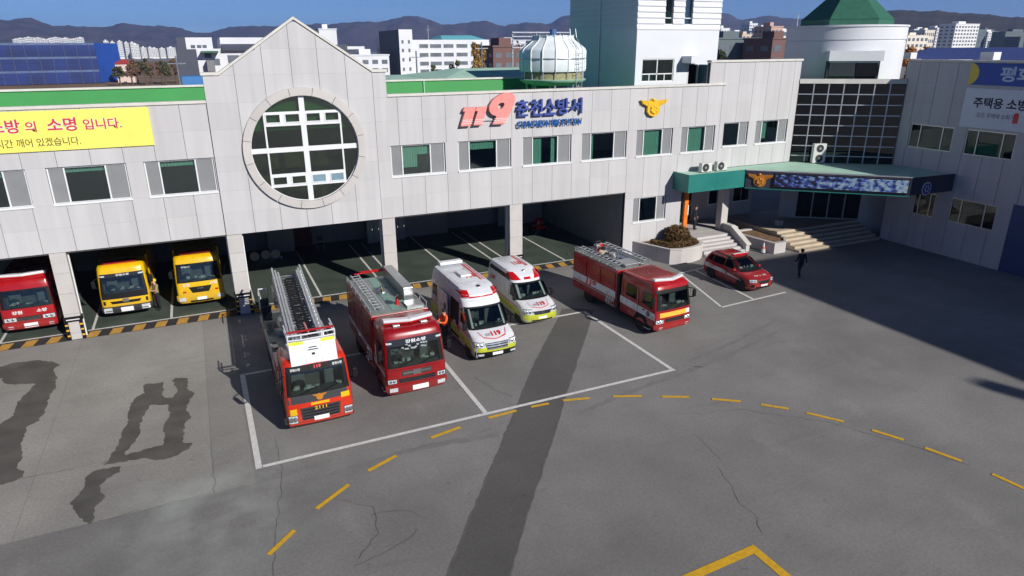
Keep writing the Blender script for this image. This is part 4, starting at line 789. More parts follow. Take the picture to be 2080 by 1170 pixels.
# ---- the wing on the right, its long face turned to the yard
wg = thing('station_wing', 'grey stone side wing in deep shade with banners and windows', 'building wing', (43.2, -4, 0))
def wpanel(y0, y1, z0, z1): MB().box(0.0, 0.06, -y0 + 0.013 + 0, -y1 - 0.013, z0 + GAPZ, z1 - GAPZ).build('wall_panel', GRANITE, wg)
WY = [0.0, 0.70, 1.97, 3.24, 4.52, 5.80, 7.08, 8.36, 9.64, 10.92, 12.2, 13.5, 14.5]
wcore = MB()
WWU = [(0.80, 3.75), (4.54, 7.47), (8.3, 11.2)]; WWL = [(2.0, 3.5), (4.5, 7.35)]
def wrow(zs, wins=None):
    for z0, z1 in zip(zs[:-1], zs[1:]):
        if wins is None:
            for a, b in zip(WY[:-1], WY[1:]): MB().box(0.0, 0.06, -b + 0.013, -a - 0.013, z0 + GAPZ, z1 - GAPZ).build('wall_panel', GRANITE, wg)
            wcore.box(0.06, 0.3, -14.5, 0, z0, z1)
        else:
            e = 0.0
            for a, b in wins + [(14.5, 14.5)]:
                if a > e: MB().box(0.0, 0.06, -a + 0.005, -e - 0.005, z0 + GAPZ, z1 - GAPZ).build('wall_panel', GRANITE, wg); wcore.box(0.06, 0.3, -a, -e, z0, z1)
                e = b
wrow([0, 1.1, 2.25]); wrow([2.25, 3.8], WWL); wrow([3.8, 5.2, 6.55]); wrow([6.55, 8.08], WWU); wrow([8.08, 9.4, 10.7, 11.95])
wcore.build('wall_core', BACK, wg)
for wins, z0, z1 in ((WWU, 6.55, 8.08), (WWL, 2.25, 3.8)):
    for a, b in wins:
        f = MB(); t = 0.06
        f.box(0.05, 0.14, -b, -a, z1 - t, z1).box(0.05, 0.14, -b, -a, z0, z0 + t).box(0.05, 0.14, -a - t, -a, z0 + t, z1 - t).box(0.05, 0.14, -b, -b + t, z0 + t, z1 - t)
        cs = [a + t, a + 0.24 * (b - a), a + 0.75 * (b - a), b - t]
        for c in cs[1:-1]: f.box(0.045, 0.14, -c - 0.03, -c + 0.03, z0 + t, z1 - t)
        o = f.build('window', ALU, wg)
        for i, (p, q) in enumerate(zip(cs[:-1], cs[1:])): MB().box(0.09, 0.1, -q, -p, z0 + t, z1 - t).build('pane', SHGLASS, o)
        if z0 > 5: MB().box(0.35, 0.37, -cs[2], -cs[1], z0 + 0.05, z1 - 0.3).build('blind', BLIND, o)
MB().box(0.31, 14, -14.4, -0.02, 5.2, 5.4).box(0.31, 14, -14.4, -0.02, 9.3, 9.5).build('floor_slab', INTD, wg); MB().box(5.0, 5.1, -14.4, -0.02, 0, 11.2).build('partition', INTW, wg); MB().box(0.31, 13.8, -14.4, -0.12, 11.3, 11.45).build('flat_roof', CONC, wg)
MB().box(13.8, 14, -14.5, -0.02, 0, 11.94).box(0.31, 13.8, -14.5, -14.4, 0, 11.94).box(0.31, 13.8, -0.12, -0.02, 0, 11.94).build('rear_wall', GRANITE2, wg)
MB().box(-0.08, 0.4, -14.6, 0.05, 11.96, 12.1).build('coping', COPING, wg, bevel=0.02, seg=1)
MB().box(0.1, 0.2, -0.04, 0.3, 4.0, 12.0).build('downpipe', COPING, wg)
wdr = MB().box(-0.012, 0.0, -10.6, -8.2, 0.0, 4.1).build('blue_door', M('blue_roller', S(50, 74, 120), 0.5, var=0.08), wg)
for k in range(14): MB().box(-0.03, -0.013, -10.55, -8.25, 0.05 + 0.285 * k, 0.31 + 0.285 * k).build('shutter_slat', M('blue_roller', S(50, 74, 120)), wdr)
rb = thing('blue_roof_sheet', 'long blue metal roof behind the wing parapet', 'roof', (50, -4, 12))
MB().ext([(-0.6, 6.0, 0.0), (12, 6.0, 0.0), (12, -13.5, 0.0), (-0.6, -13.5, 0.0)], [(2.5, 5.5, 0.75), (9, 5.5, 0.75), (9, -13, 0.75), (2.5, -13, 0.75)]).build('roof_sheet', M('blue_sheet', S(70, 84, 140), 0.45, var=0.08), rb)
MB().box(-5.6, -5.0, 1.0, 1.5, 0.1, 0.5).build('vent_box', WHITEFR, rb); MB().box(-5.9, -5.2, -4.6, -3.8, 0.1, 0.55).build('vent_box', WHITEFR, rb)
BBLUE = M('banner_blue', S(36, 78, 170), 0.55, var=0.05)
b1 = thing('blue_banner', 'dark blue banner with pale Korean letters along the wing parapet', 'banner', (43.2, -8, 10.7)); MB().box(-0.05, -0.006, -9.0, 0.0, 0.0, 1.24).build('cloth', BBLUE, b1)
arc = [(0.0, 0.0)] + [(-0.55 * math.sin(t) - 0.02, 0.62 + 0.62 * -math.cos(t)) for t in [math.pi * i / 14 for i in range(15)]] + [(0.0, 1.24)]
MB().px(arc, -0.062, -0.052).build('yellow_end', M('banner_sun', S(226, 200, 80), 0.55), b1)
text('letter', '평화', 0.85, lambda u, v, w: (-0.056, -2.75 - u, 0.22 + v), M('pale_blue_ink', S(190, 205, 226), 0.5), b1, W=1.9, bold=0.03)
b2 = thing('white_banner', 'white banner about home fire safety hung under the blue banner', 'banner', (43.2, -8, 8.2)); MB().box(-0.045, -0.006, -9.0, 0.0, 0.0, 2.3).build('cloth', M('banner_white', S(214, 220, 228), 0.6, var=0.03), b2)
NVI = M('navy_ink', S(30, 36, 60), 0.6); text('lettering', '주택용 소방', 0.62, lambda u, v, w: (-0.05, -2.15 - u, 1.18 + v), NVI, b2, W=3.1, bold=0.03); text('lettering', '· 모든 주택에 소화기', 0.30, lambda u, v, w: (-0.05, -1.95 - u, 0.62 + v), NVI, b2, W=2.3)
# extinguisher printed on the banner
MB().px([(-3.35, 0.45), (-3.05, 0.45), (-3.05, 0.95), (-3.15, 1.05), (-3.25, 1.05), (-3.35, 0.95)], -0.052, -0.047).build('printed_extinguisher', SIGNRED, b2)
# the tall neighbour outside the frame whose shade lies over the yard
H_ = 21.54
ob = thing('office_block', 'tall grey office block beyond the wing whose shade covers the yard', 'building', (43.2, -42, 0))
MB().box(0, 22, -60, 0, 0, H_).build('walls', CONC, ob)
for k in range(6):
    for j in range(12): MB().box(-0.03, 0.0, -4.2 - 4.6 * j, -1.4 - 4.6 * j, 1.6 + 3.3 * k, 3.2 + 3.3 * k).build('window', DGLASS, ob)
MB().box(0.2, 1.0, -23.2, -22.4, H_, H_ + 3.4).build('roof_vent_stack', CONC, ob)

# ================================================================ VEHICLES
SHELLS = {}
class Shell:
    # a body given by rows (z, half width, front y, rear y, corner radius); front faces -Y
    def __init__(s, rows, bow=0.06): s.rows = rows; s.bow = bow
    def at(s, z):
        r = s.rows
        if z <= r[0][0]: return r[0][1:]
        for a, b in zip(r[:-1], r[1:]):
            if z <= b[0]:
                t = (z - a[0]) / (b[0] - a[0]); return tuple(p + (q - p) * t for p, q in zip(a[1:], b[1:]))
        return r[-1][1:]
    def ring(s, z, n=5):
        hw, yf, yb, r = s.at(z); out = []; r2 = r * 0.6
        for cx, cy, a0, rr in ((-hw + r, yf + r, math.pi, r), (hw - r, yf + r, 1.5 * math.pi, r), (hw - r2, yb - r2, 0, r2), (-hw + r2, yb - r2, 0.5 * math.pi, r2)):
            for i in range(n):
                t = a0 + math.pi / 2 * i / (n - 1); x, y = cx + rr * math.cos(t), cy + rr * math.sin(t)
                if a0 >= math.pi: y += s.bow * (x / hw) ** 2
                out.append((x, y, z))
            if a0 == math.pi:
                for k in range(1, 6): x = -hw + r + (2 * hw - 2 * r) * k / 6; out.append((x, yf + s.bow * (x / hw) ** 2, z))
        return out
    def body(s, name, mat, par, step=0.12, hole=None):
        zs = []
        for a, b in zip(s.rows[:-1], s.rows[1:]):
            n = max(1, int((b[0] - a[0]) / step)); zs += [a[0] + (b[0] - a[0]) * i / n for i in range(n)]
        zs.append(s.rows[-1][0])
        if hole: zs = sorted(set([z for z in zs if min(abs(z - hole[0]), abs(z - hole[1])) > 0.012] + list(hole)))
        mb = MB().loft([s.ring(z) for z in zs])
        if hole:
            n = len(s.ring(zs[0])); keep = []
            for f in mb.f:
                if len(f) == 4:
                    k, i = divmod(min(f), n); i = f[0] % n; zz = (zs[f[0] // n] + zs[f[2] // n]) / 2
                    if hole[0] < zz < hole[1] and 4 <= i <= 9: continue
                keep.append(f)
            mb.f = keep
        return mb.build(name, mat, par, smooth=28)
    def _f(s, x, z):
        hw, yf, yb, r = s.at(z); x = max(-hw * 0.999, min(hw * 0.999, x)); y = yf; d = abs(x) - (hw - r)
        if d > 0: y = yf + r - math.sqrt(max(0, r * r - d * d))
        return Vector((x, y + s.bow * (x / hw) ** 2, z))
    def F(s, x, z, off=0.0):
        e = 0.015; p = s._f(x, z); a = s._f(x + e, z) - s._f(x - e, z); b = s._f(x, z + e) - s._f(x, z - e); n = a.cross(b)
        n = n.normalized() if n.length > 1e-9 else Vector((0, -1, 0))
        if n.y > 0: n = -n
        return p + n * off
    def front(s, name, mat, par, x0, x1, z0, z1, off=0.008, nx=12, nz=6, top=None):
        rows_ = []
        for k in range(nz + 1):
            t = k / nz; z = z0 + (z1 - z0) * t; a, b = x0, x1
            if top: a, b = x0 + (top[0] - x0) * t, x1 + (top[1] - x1) * t
            rows_.append([tuple(s.F(a + (b - a) * i / nx, z, off)) for i in range(nx + 1)])
        return MB().grid(rows_).build(name, mat, par, smooth=40, fix=False)
    def side(s, name, mat, par, sg, poly, off=0.006):
        # poly of (y, z) laid on the flank
        c = (sum(p[0] for p in poly) / len(poly), sum(p[1] for p in poly) / len(poly)); P = []
        for (y0, z0), (y1, z1) in zip(poly, poly[1:] + poly[:1]):
            for i in range(4): t = i / 4; P.append((y0 + (y1 - y0) * t, z0 + (z1 - z0) * t))
        f = lambda y, z: (sg * (s.at(z)[0] + off), y, z)
        n = len(P); return MB().add([f(*c)] + [f(*p) for p in P], [(0, 1 + i, 1 + (i + 1) % n) for i in range(n)]).build(name, mat, par, fix=False, smooth=40)
    def T(s, body, H, cx, z, mat, par, W=None, bold=0.02, off=0.014, shear=0.0): return text('lettering', body, H, lambda u, v, w: tuple(s.F(cx + u, z + v, off)), mat, par, W=W, bold=bold, shear=shear)
    def TS(s, body, H, sg, y, z, mat, par, W=None, bold=0.02, off=0.012, shear=0.0):
        # on the flank; read from outside
        return text('lettering', body, H, lambda u, v, w: (sg * (s.at(z + v)[0] + off), y + sg * u, z + v), mat, par, W=W, bold=bold, shear=shear)
def wheel(par, x, y, r, w, sg):
    pr = [(r * 0.62, 0), (r * 0.93, 0), (r, 0.05), (r, w - 0.05), (r * 0.93, w), (r * 0.62, w)]; x0 = x - w if sg > 0 else x
    t = MB().lathe(pr, (x0, y, r), axis='x', n=28).build('wheel', RUBBER, par, smooth=40)
    xo = x - 0.02 * sg
    MB().lathe([(0.02, 0.0), (r * 0.2, 0.0), (r * 0.25, -0.04 * sg), (r * 0.5, -0.05 * sg), (r * 0.6, 0.0), (r * 0.63, 0.0)], (xo, y, r), axis='x', n=20).build('rim', M('rim_silver', S(196, 198, 200), 0.4, 0.3, var=0.15, scale=8), t, smooth=40)
    return t
def arch(sh, par, sg, y, r, z=None, mat=BLACK):
    p = [(y + (r * 1.16) * math.cos(t), r + (r * 1.16) * math.sin(t)) for t in [math.pi * i / 14 for i in range(15)]]; p = [(a, max(b, 0.3)) for a, b in p] + [(y - r * 1.16, 0.3), (y + r * 1.16, 0.3)]
    return sh.side('wheel_arch', mat, par, sg, p, 0.004)
def lightbar(par, w, y, z, rise=0.16, depth=0.28, white=True, mat=LAMPRED):
    # a shallow V of lamps over the cab
    for sg in (-1, 1):
        P = [(0, y - rise), (sg * w, y), (sg * w, y + depth), (0, y + depth - rise)]
        if sg < 0: P = P[::-1]
        MB().pz([(x, yy + 0.02) for x, yy in P], z, z + 0.055).build('light_bar_base', mat, par); MB().pz(P, z + 0.056, z + 0.17).build('light_bar', WHITE if white else mat, par, bevel=0.02)
    MB().box(-0.5, -0.44, y, y + 0.2, z - 0.12, z).box(0.44, 0.5, y, y + 0.2, z - 0.12, z).build('light_bar_foot', ALU, par)
def mirror(par, x, y, z, sg, mat=BLACK, h=0.36):
    MB().tube([(x - sg * 0.05, y + 0.05, z + h / 2 + 0.06), (x + sg * 0.15, y - 0.14, z + h / 2 + 0.04), (x + sg * 0.15, y - 0.14, z - h / 2 - 0.02), (x - sg * 0.03, y + 0.05, z - h / 2 - 0.05)], 0.025, 6).build('mirror_arm', BLACK, par)
    m = MB().box(x + sg * 0.16 - 0.09, x + sg * 0.16 + 0.09, y - 0.2, y - 0.1, z - h / 2, z + h / 2).build('mirror', mat, par, bevel=0.03); MB().box(x + sg * 0.16 - 0.075, x + sg * 0.16 + 0.075, y - 0.099, y - 0.094, z - h / 2 + 0.04, z + h / 2 - 0.04).build('mirror_glass', CHROME, m); return m
def wipers(sh, par, z, hw):
    for x in (-hw * 0.55, hw * 0.15):
        a, b = sh.F(x, z, 0.03), sh.F(x + hw * 0.5, z + 0.18, 0.03); MB().bar(a, b, 0.02, 0.02).build('wiper', BLACK, par)
def plate(sh, par, z, w=0.52, h=0.16):
    sh.front('number_plate', PLATE, par, -w / 2, w / 2, z, z + h, 0.03, 4, 2)
def cab(par, hw, H, L, mat, zs=1.3, rake=0.2, base=0.38, win=(1.4, 2.2)):
    sh = Shell([(base, hw * 0.96, 0.07, L, 0.10), (base + 0.1, hw, 0.0, L, 0.14), (1.0, hw, 0.0, L, 0.16), (zs, hw, 0.03, L, 0.18), (H - 0.42, hw * 0.965, rake, L, 0.20), (H - 0.16, hw * 0.95, rake + 0.09, L, 0.22), (H - 0.05, hw * 0.91, rake + 0.20, L - 0.03, 0.25), (H, hw * 0.82, rake + 0.36, L - 0.1, 0.28)])
    sh.body('cab', mat, par, hole=win); sh.H = H; sh.zs = zs; sh.hw = hw; sh.L = L; SHELLS[par.name] = sh
    return sh
def glazing(sh, par, z0, z1, hw, sy0=0.32, sy1=1.25, sz0=None, side=True, deep=SCREEN):
    w = sh.front('windshield', CABGL, par, -hw * 0.90, hw * 0.90, z0, z1, 0.012, 14, 8, (-hw * 0.84, hw * 0.84))
    sh.front('windshield_seal', BLACK, par, -hw * 0.92, hw * 0.92, z0 - 0.05, z0 + 0.015, 0.014, 14, 1); sh.front('windshield_seal', BLACK, par, -hw * 0.88, hw * 0.88, z1 - 0.015, z1 + 0.05, 0.014, 14, 1)
    for sg in (-1, 1):
        a0, a1 = sorted((sg * hw * 0.80, sg * hw * 0.92)); b0, b1 = sorted((sg * hw * 0.76, sg * hw * 0.87)); sh.front('windshield_seal', BLACK, par, a0, a1, z0, z1, 0.014, 3, 8, (b0, b1))
    # the cabin behind the glass
    yb = sh._f(0, z1).y; yd = sh._f(0, z0).y; bk = yb + 1.0; zf = max(0.5, z0 - 0.55); hi = sh.at(z1)[0] * 0.93; lo = sh.at(z0)[0] * 0.93
    MB().add([(-lo, yd + 0.25, zf), (lo, yd + 0.25, zf), (lo, bk, zf), (-lo, bk, zf), (-hi, yb + 0.1, z1 + 0.03), (hi, yb + 0.1, z1 + 0.03), (hi, bk, z1 + 0.03), (-hi, bk, z1 + 0.03)], [(0, 1, 2, 3), (4, 7, 6, 5), (2, 3, 7, 6), (0, 3, 7, 4), (1, 5, 6, 2)]).build('cabin_lining', M('cabin_lining', S(74, 76, 74), 0.8, var=0.3, scale=4), par, fix=False)
    MB().px([(yd + 0.10, z0 - 0.14), (yd + 0.10, z0 + 0.0), (yd + 0.24, z0 + 0.05), (yd + 0.48, z0 + 0.03), (yd + 0.52, z0 - 0.14)], -lo * 0.96, lo * 0.96).build('dashboard', M('dash_grey', S(58, 64, 62), 0.5, var=0.2, scale=6), par)
    for xs in (-0.5, 0.5):
        s_ = MB().box(xs * hw - 0.25, xs * hw + 0.25, yb + 0.62, yb + 0.78, zf + 0.1, z1 - 0.34).build('seat', M('seat_cloth', S(92, 96, 100), 0.85, var=0.2, scale=8), par, bevel=0.05); MB().box(xs * hw - 0.12, xs * hw + 0.12, yb + 0.64, yb + 0.74, z1 - 0.32, z1 - 0.12).build('headrest', M('seat_cloth', S(92, 96, 100)), s_, bevel=0.04)
    MB().lathe([(0.19, -0.015), (0.215, 0.0), (0.19, 0.015), (0.175, 0.0)], (-0.5 * hw, yd + 0.58, z0 + 0.10), axis='y', n=18).build('steering_wheel', BLACK, par, smooth=50)
    if side:
        sz0 = sz0 or z0 + 0.08
        for sg in (-1, 1):
            d = sh.side('side_window', SIDEGL, par, sg, [(sy0, sz0 - 0.12), (sy1, sz0), (sy1, z1 - 0.02), (sy0 + 0.22, z1 - 0.02)], 0.010)
            MB().box(min(sg * (hw + 0.0), sg * (hw + 0.03)), max(sg * hw, sg * (hw + 0.03)), sy1 - 0.25, sy1 - 0.05, sz0 - 0.32, sz0 - 0.27).build('door_handle', BLACK, par)
            for yy in (sy0 - 0.12, sy1 + 0.08): sh.side('door_seam', BLACK, par, sg, [(yy, 0.6), (yy + 0.018, 0.6), (yy + 0.018, z1 + 0.05), (yy, z1 + 0.05)], 0.005)
    # things seen behind the glass: dash clutter and headrests
    rn = random.Random(int(hw * 1000) + int(z0 * 100)); cl = MB()
    for _ in range(9):
        x = rn.uniform(-hw * 0.7, hw * 0.7); s = rn.uniform(0.04, 0.10); y_ = sh._f(0, z0).y + 0.22 + rn.uniform(0, 0.15); cl.box(x - s, x + s, y_, y_ + s, z0 + 0.05, z0 + 0.06 + rn.uniform(0.01, 0.14))
    cl.build('dashboard_clutter', M('dash_paper', S(150, 158, 154), 0.6, var=0.5, scale=9), par)
    return w
def headlights(sh, par, x0, x1, z0, z1, mat=LENS, round_=False):
    for sg in (-1, 1):
        a, b = sorted((sg * x0, sg * x1)); sh.front('headlight_bezel', BLACK, par, a - 0.02, b + 0.02, z0 - 0.02, z1 + 0.02, 0.007, 6, 3)
        h = sh.front('headlight', mat, par, a, b, z0, z1, 0.016, 6, 3)
        for f in (0.3, 0.7):
            c = sh.F(a + (b - a) * f, (z0 + z1) / 2, 0.012); rr = (z1 - z0) * 0.36; MB().lathe([(0.0, -0.01), (rr * 0.6, -0.02), (rr, -0.004), (rr, 0)], tuple(c), axis='y', n=12).build('lamp_bowl', CHROME, h, smooth=40)
def chassis(par, hw, y0, y1, z=0.55):
    MB().box(-hw * 0.45, hw * 0.45, y0, y1, z - 0.1, z + 0.2).build('chassis_frame', BLACK, par)
def mudguard(par, sg, hw, y, r): MB().box(sg * hw - (0.02 if sg > 0 else 0.0), sg * hw + (0.0 if sg > 0 else 0.02), y - r * 1.3, y + r * 1.3, r * 2.05, r * 2.2).build('mudguard', BLACK, par)

# ---- ladder truck ------------------------------------------------
lt = thing('ladder_truck', 'orange red aerial ladder truck with folded silver ladder and white basket', 'fire engine', (2.57, -13.45, 0))
HW = 1.16
sh = cab(lt, HW, 2.78, 1.95, ORANGE, zs=1.52, rake=0.16, win=(1.62, 2.42))
glazing(sh, lt, 1.62, 2.42, HW, 0.30, 1.35, 1.55); sh.front('visor_band', BLACK, lt, -HW * 0.86, HW * 0.86, 2.43, 2.62, 0.014, 12, 3)
MASK = M('mask_grey', S(62, 64, 68), 0.35, var=0.05, coat=0.4)
sh.front('mask', MASK, lt, -HW * 0.93, HW * 0.93, 1.28, 1.60, 0.010, 14, 4); sh.front('yellow_strip', YELLOW, lt, -0.32, 0.32, 1.16, 1.25, 0.012, 6, 2)
sh.front('yellow_block', YELLOW, lt, -HW * 0.90, -HW * 0.70, 0.86, 1.10, 0.012, 5, 2); sh.front('yellow_block', YELLOW, lt, HW * 0.64, HW * 0.9, 1.22, 1.42, 0.013, 5, 2)
sh.front('grille', DARK, lt, -0.66, 0.66, 0.62, 1.10, 0.012, 10, 4, (-0.70, 0.70))
for k in range(4): sh.front('grille_bar', BLACK, lt, -0.62, 0.62, 0.66 + 0.11 * k, 0.70 + 0.11 * k, 0.022, 10, 1)
sh.T('2111', 0.12, 0, 0.98, GOLD, lt, W=0.42, off=0.03); headlights(sh, lt, 0.82, 1.10, 0.56, 0.84); plate(sh, lt, 0.56)
sh.front('bumper_lip', DARK, lt, -HW * 0.98, HW * 0.98, 0.385, 0.47, 0.02, 14, 2); wipers(sh, lt, 1.62, HW)
sh.T('강원소방', 0.09, -0.70, 2.46, WHITEFR, lt, W=0.34, off=0.02); sh.T('춘천소방', 0.09, 0.74, 2.46, WHITEFR, lt, W=0.34, off=0.02); sh.T('119', 0.11, 0.06, 2.47, SIGNRED, lt, W=0.24, off=0.02, bold=0.04)
mb = MB(); ngon_ext(mb, [((x - 25.74) * 0.26, (z - 9.45) * 0.24 + 1.46) for x, z in EAG], -0.035, -0.02); mb.build('eagle_badge', BRONZE, lt)
for sg in (-1, 1): mirror(lt, sg * HW, 0.30, 2.05, sg)
chassis(lt, HW, 1.2, 9.8)
for sg in (-1, 1):
    for y in (1.35, 5.6, 7.0): wheel(lt, sg * 1.14, y, 0.50, 0.30, sg)
    arch(sh, lt, sg, 1.35, 0.50)
MB().box(-HW, HW, 2.05, 9.9, 1.02, 1.12).build('deck', CHEQ, lt)
for sg in (-1, 1):
    for y0, y1 in ((2.1, 3.4), (3.42, 4.7), (7.75, 9.85)): MB().box(sg * HW - (0.5 if sg > 0 else 0), sg * HW + (0 if sg > 0 else 0.5), y0, y1, 0.5, 1.015).build('locker', ORANGE, lt, bevel=0.02)
    MB().box(sg * HW - (0.4 if sg > 0 else 0), sg * HW + (0 if sg > 0 else 0.4), 2.1, 3.5, 1.125, 1.9).build('side_locker', ORANGE, lt, bevel=0.03)
    MB().box(sg * HW - (0.12 if sg > 0 else -0.02), sg * HW + (-0.02 if sg > 0 else 0.12), 4.8, 5.1, 0.35, 1.6).build('outrigger', STEEL, lt)
    MB().tube([(sg * HW, 3.6, 1.13), (sg * HW, 3.6, 1.75), (sg * HW, 6.4, 1.75), (sg * HW, 6.4, 1.13)], 0.022, 6).build('deck_rail', ALU, lt)
    for k in range(5): MB().box(sg * 0.95 - 0.14, sg * 0.95 + 0.14, 3.7 + 0.5 * k, 4.05 + 0.5 * k, 1.125, 1.25 + 0.1 * (k % 2)).build('deck_box', (DARK, STEEL)[k % 2], lt)
MB().lathe([(0.75, 1.13), (0.75, 1.4), (0.6, 1.45), (0.6, 1.75), (0.5, 1.8)], (0, 7.4, 0), n=24).build('turntable', STEEL, lt, smooth=40)
MB().box(-1.12, -0.72, 8.0, 9.3, 1.5, 1.62).build('control_seat_deck', DARK, lt); MB().box(-1.1, -0.75, 8.75, 8.9, 1.62, 2.3).build('control_seat', DARK, lt, bevel=0.03); MB().box(-1.1, -0.72, 7.9, 8.0, 1.62, 2.2).build('control_stand', NAVY, lt)
MB().box(0.7, 1.05, 6.6, 7.2, 1.5, 2.3).build('power_box', WHITE, lt, bevel=0.02)
# ladder: nested sections with side trusses and rungs
def ladder_section(y0, y1, w, z0, h, dz):
    s = MB()
    zz = lambda y: z0 + dz * (y - y0)
    cx = lambda y: 0.035 * (y - y0)
    for sg in (-1, 1):
        x = sg * w / 2; X_ = lambda y: x + cx(y); s.bar((X_(y0), y0, zz(y0)), (X_(y1), y1, zz(y1)), 0.09, 0.10); s.bar((X_(y0), y0, zz(y0) + h), (X_(y1), y1, zz(y1) + h), 0.075, 0.08)
        n = int((y1 - y0) / 0.42)
        for i in range(n):
            a = y0 + (y1 - y0) * i / n; b = y0 + (y1 - y0) * (i + 1) / n
            s.bar((X_(a), a, zz(a)), (X_((a + b) / 2), (a + b) / 2, zz((a + b) / 2) + h), 0.03, 0.03); s.bar((X_((a + b) / 2), (a + b) / 2, zz((a + b) / 2) + h), (X_(b), b, zz(b)), 0.03, 0.03)
    o = s.build('ladder_section', ALU, lt); n = int((y1 - y0) / 0.30)
    for i in range(n + 1): y = y0 + (y1 - y0) * i / n; MB().cyl((cx(y) - w / 2, y, zz(y) + 0.03), (cx(y) + w / 2, y, zz(y) + 0.03), 0.022, n=6).build('rung', STEEL, o)
    return o
ladder_section(1.9, 9.9, 1.24, 2.62, 0.46, 0.03); ladder_section(1.65, 9.6, 1.02, 2.70, 0.34, 0.03); ladder_section(1.4, 9.3, 0.82, 2.77, 0.26, 0.03)
hs = MB()
for k in range(30):
    y = 2.3 + 0.22 * k; c_ = 0.035 * (y - 1.4); zc = 0.03 * (y - 1.4); hs.tube([(c_ - 0.22, y, 2.80 + zc), (c_ - 0.14, y + 0.05, 2.90 + zc), (c_ + 0.14, y + 0.05, 2.90 + zc), (c_ + 0.22, y, 2.80 + zc)], 0.035, 6)
hs.build('cable_chain', BLACK, lt)
MB().cyl((0.1, 1.9, 3.0), (0.1, 3.2, 3.0), 0.05, n=8).build('red_hose', LAMPRED, lt); MB().tube([(-1.1, 9.3, 1.6), (-1.1, 9.3, 2.6), (-0.72, 9.3, 2.6), (-0.72, 9.3, 1.6)], 0.03, 6).tube([(-1.1, 8.0, 2.6), (-1.1, 9.3, 2.6)], 0.03, 6).build('control_rail', WHITE, lt); MB().box(-0.5, 0.7, 8.6, 9.6, 1.8, 2.6).build('ladder_cradle', STEEL, lt)
MB().cyl((0.45, 6.9, 1.7), (0.45, 4.2, 2.5), 0.09, n=10).cyl((-0.45, 6.9, 1.7), (-0.45, 4.2, 2.5), 0.09, n=10).build('lift_ram', STEEL, lt)
# rescue basket over the cab
BX = 0.80
MB().px([(0.26, 2.60), (0.34, 2.58), (0.58, 3.42), (0.50, 3.44)], -BX, BX).build('basket_front', WHITE, lt, bevel=0.02)
for x in (-0.27, 0.27): MB().px([(0.252, 2.62), (0.262, 2.62), (0.498, 3.42), (0.488, 3.42)], x - 0.008, x + 0.008).build('basket_seam', ALU, lt)
MB().box(-BX, BX, 0.5, 1.5, 2.48, 2.54).build('basket_floor', CHEQ, lt); MB().box(-BX, -BX + 0.05, 0.5, 1.5, 2.54, 3.0).box(BX - 0.05, BX, 0.5, 1.5, 2.54, 3.0).build('basket_side', WHITE, lt)
MB().px([(0.455, 3.32), (0.465, 3.32), (0.497, 3.43), (0.487, 3.43)], -BX + 0.02, -0.3).px([(0.455, 3.32), (0.465, 3.32), (0.497, 3.43), (0.487, 3.43)], 0.3, BX - 0.02).build('reflective_strip', LIME, lt)
br = MB()
for z in (3.52, 3.70): br.tube([(-BX, 1.5, z), (-BX, 0.45, z), (-0.35, 0.40, z), (0.35, 0.40, z), (BX, 0.45, z), (BX, 1.5, z)], 0.028, 6)
for x in (-BX, -0.35, 0.35, BX): br.cyl((x, 0.52, 3.3), (x, 0.44, 3.72), 0.028, n=6)
br.build('basket_rail', WHITE, lt); MB().box(-BX, BX, 0.50, 0.56, 3.76, 3.82).build('red_rail', RED, lt)
for x in (-0.5, 0.5): MB().box(x - 0.07, x + 0.07, 0.36, 0.42, 2.44, 2.54).build('basket_hinge', DARK, lt)
MB().box(-0.13, 0.13, 0.40, 0.415, 3.17, 3.20).box(-0.17, 0.17, 0.378, 0.393, 3.09, 3.12).box(-0.05, 0.05, 0.335, 0.35, 2.92, 3.0).build('printed_mark', INK, lt)

# ---- pumper with a box body, generic ------------------------------
def roof_ladder(par, x, y0, y1, z, w=0.34):
    s = MB()
    for sg in (-1, 1): s.bar((x + sg * w / 2, y0, z), (x + sg * w / 2, y1, z), 0.05, 0.06)
    o = s.build('roof_ladder', ALU, par); n = int((y1 - y0) / 0.33)
    for i in range(n): y = y0 + 0.15 + (y1 - y0 - 0.3) * i / (n - 1); MB().cyl((x - w / 2, y, z), (x + w / 2, y, z), 0.024, n=6).build('rung', ALU, o)
def monitor(par, x, y, z, mat):
    MB().cyl((x, y, z), (x, y, z + 0.28), 0.09, 0.07, 12).build('monitor_base', mat, par, smooth=40); MB().tube([(x, y, z + 0.28), (x, y - 0.12, z + 0.42), (x, y - 0.35, z + 0.46)], 0.07, 10).build('water_monitor', mat, par, smooth=40); MB().cyl((x, y - 0.35, z + 0.46), (x, y - 0.5, z + 0.48), 0.09, 0.11, 12).build('nozzle', BLACK, par)
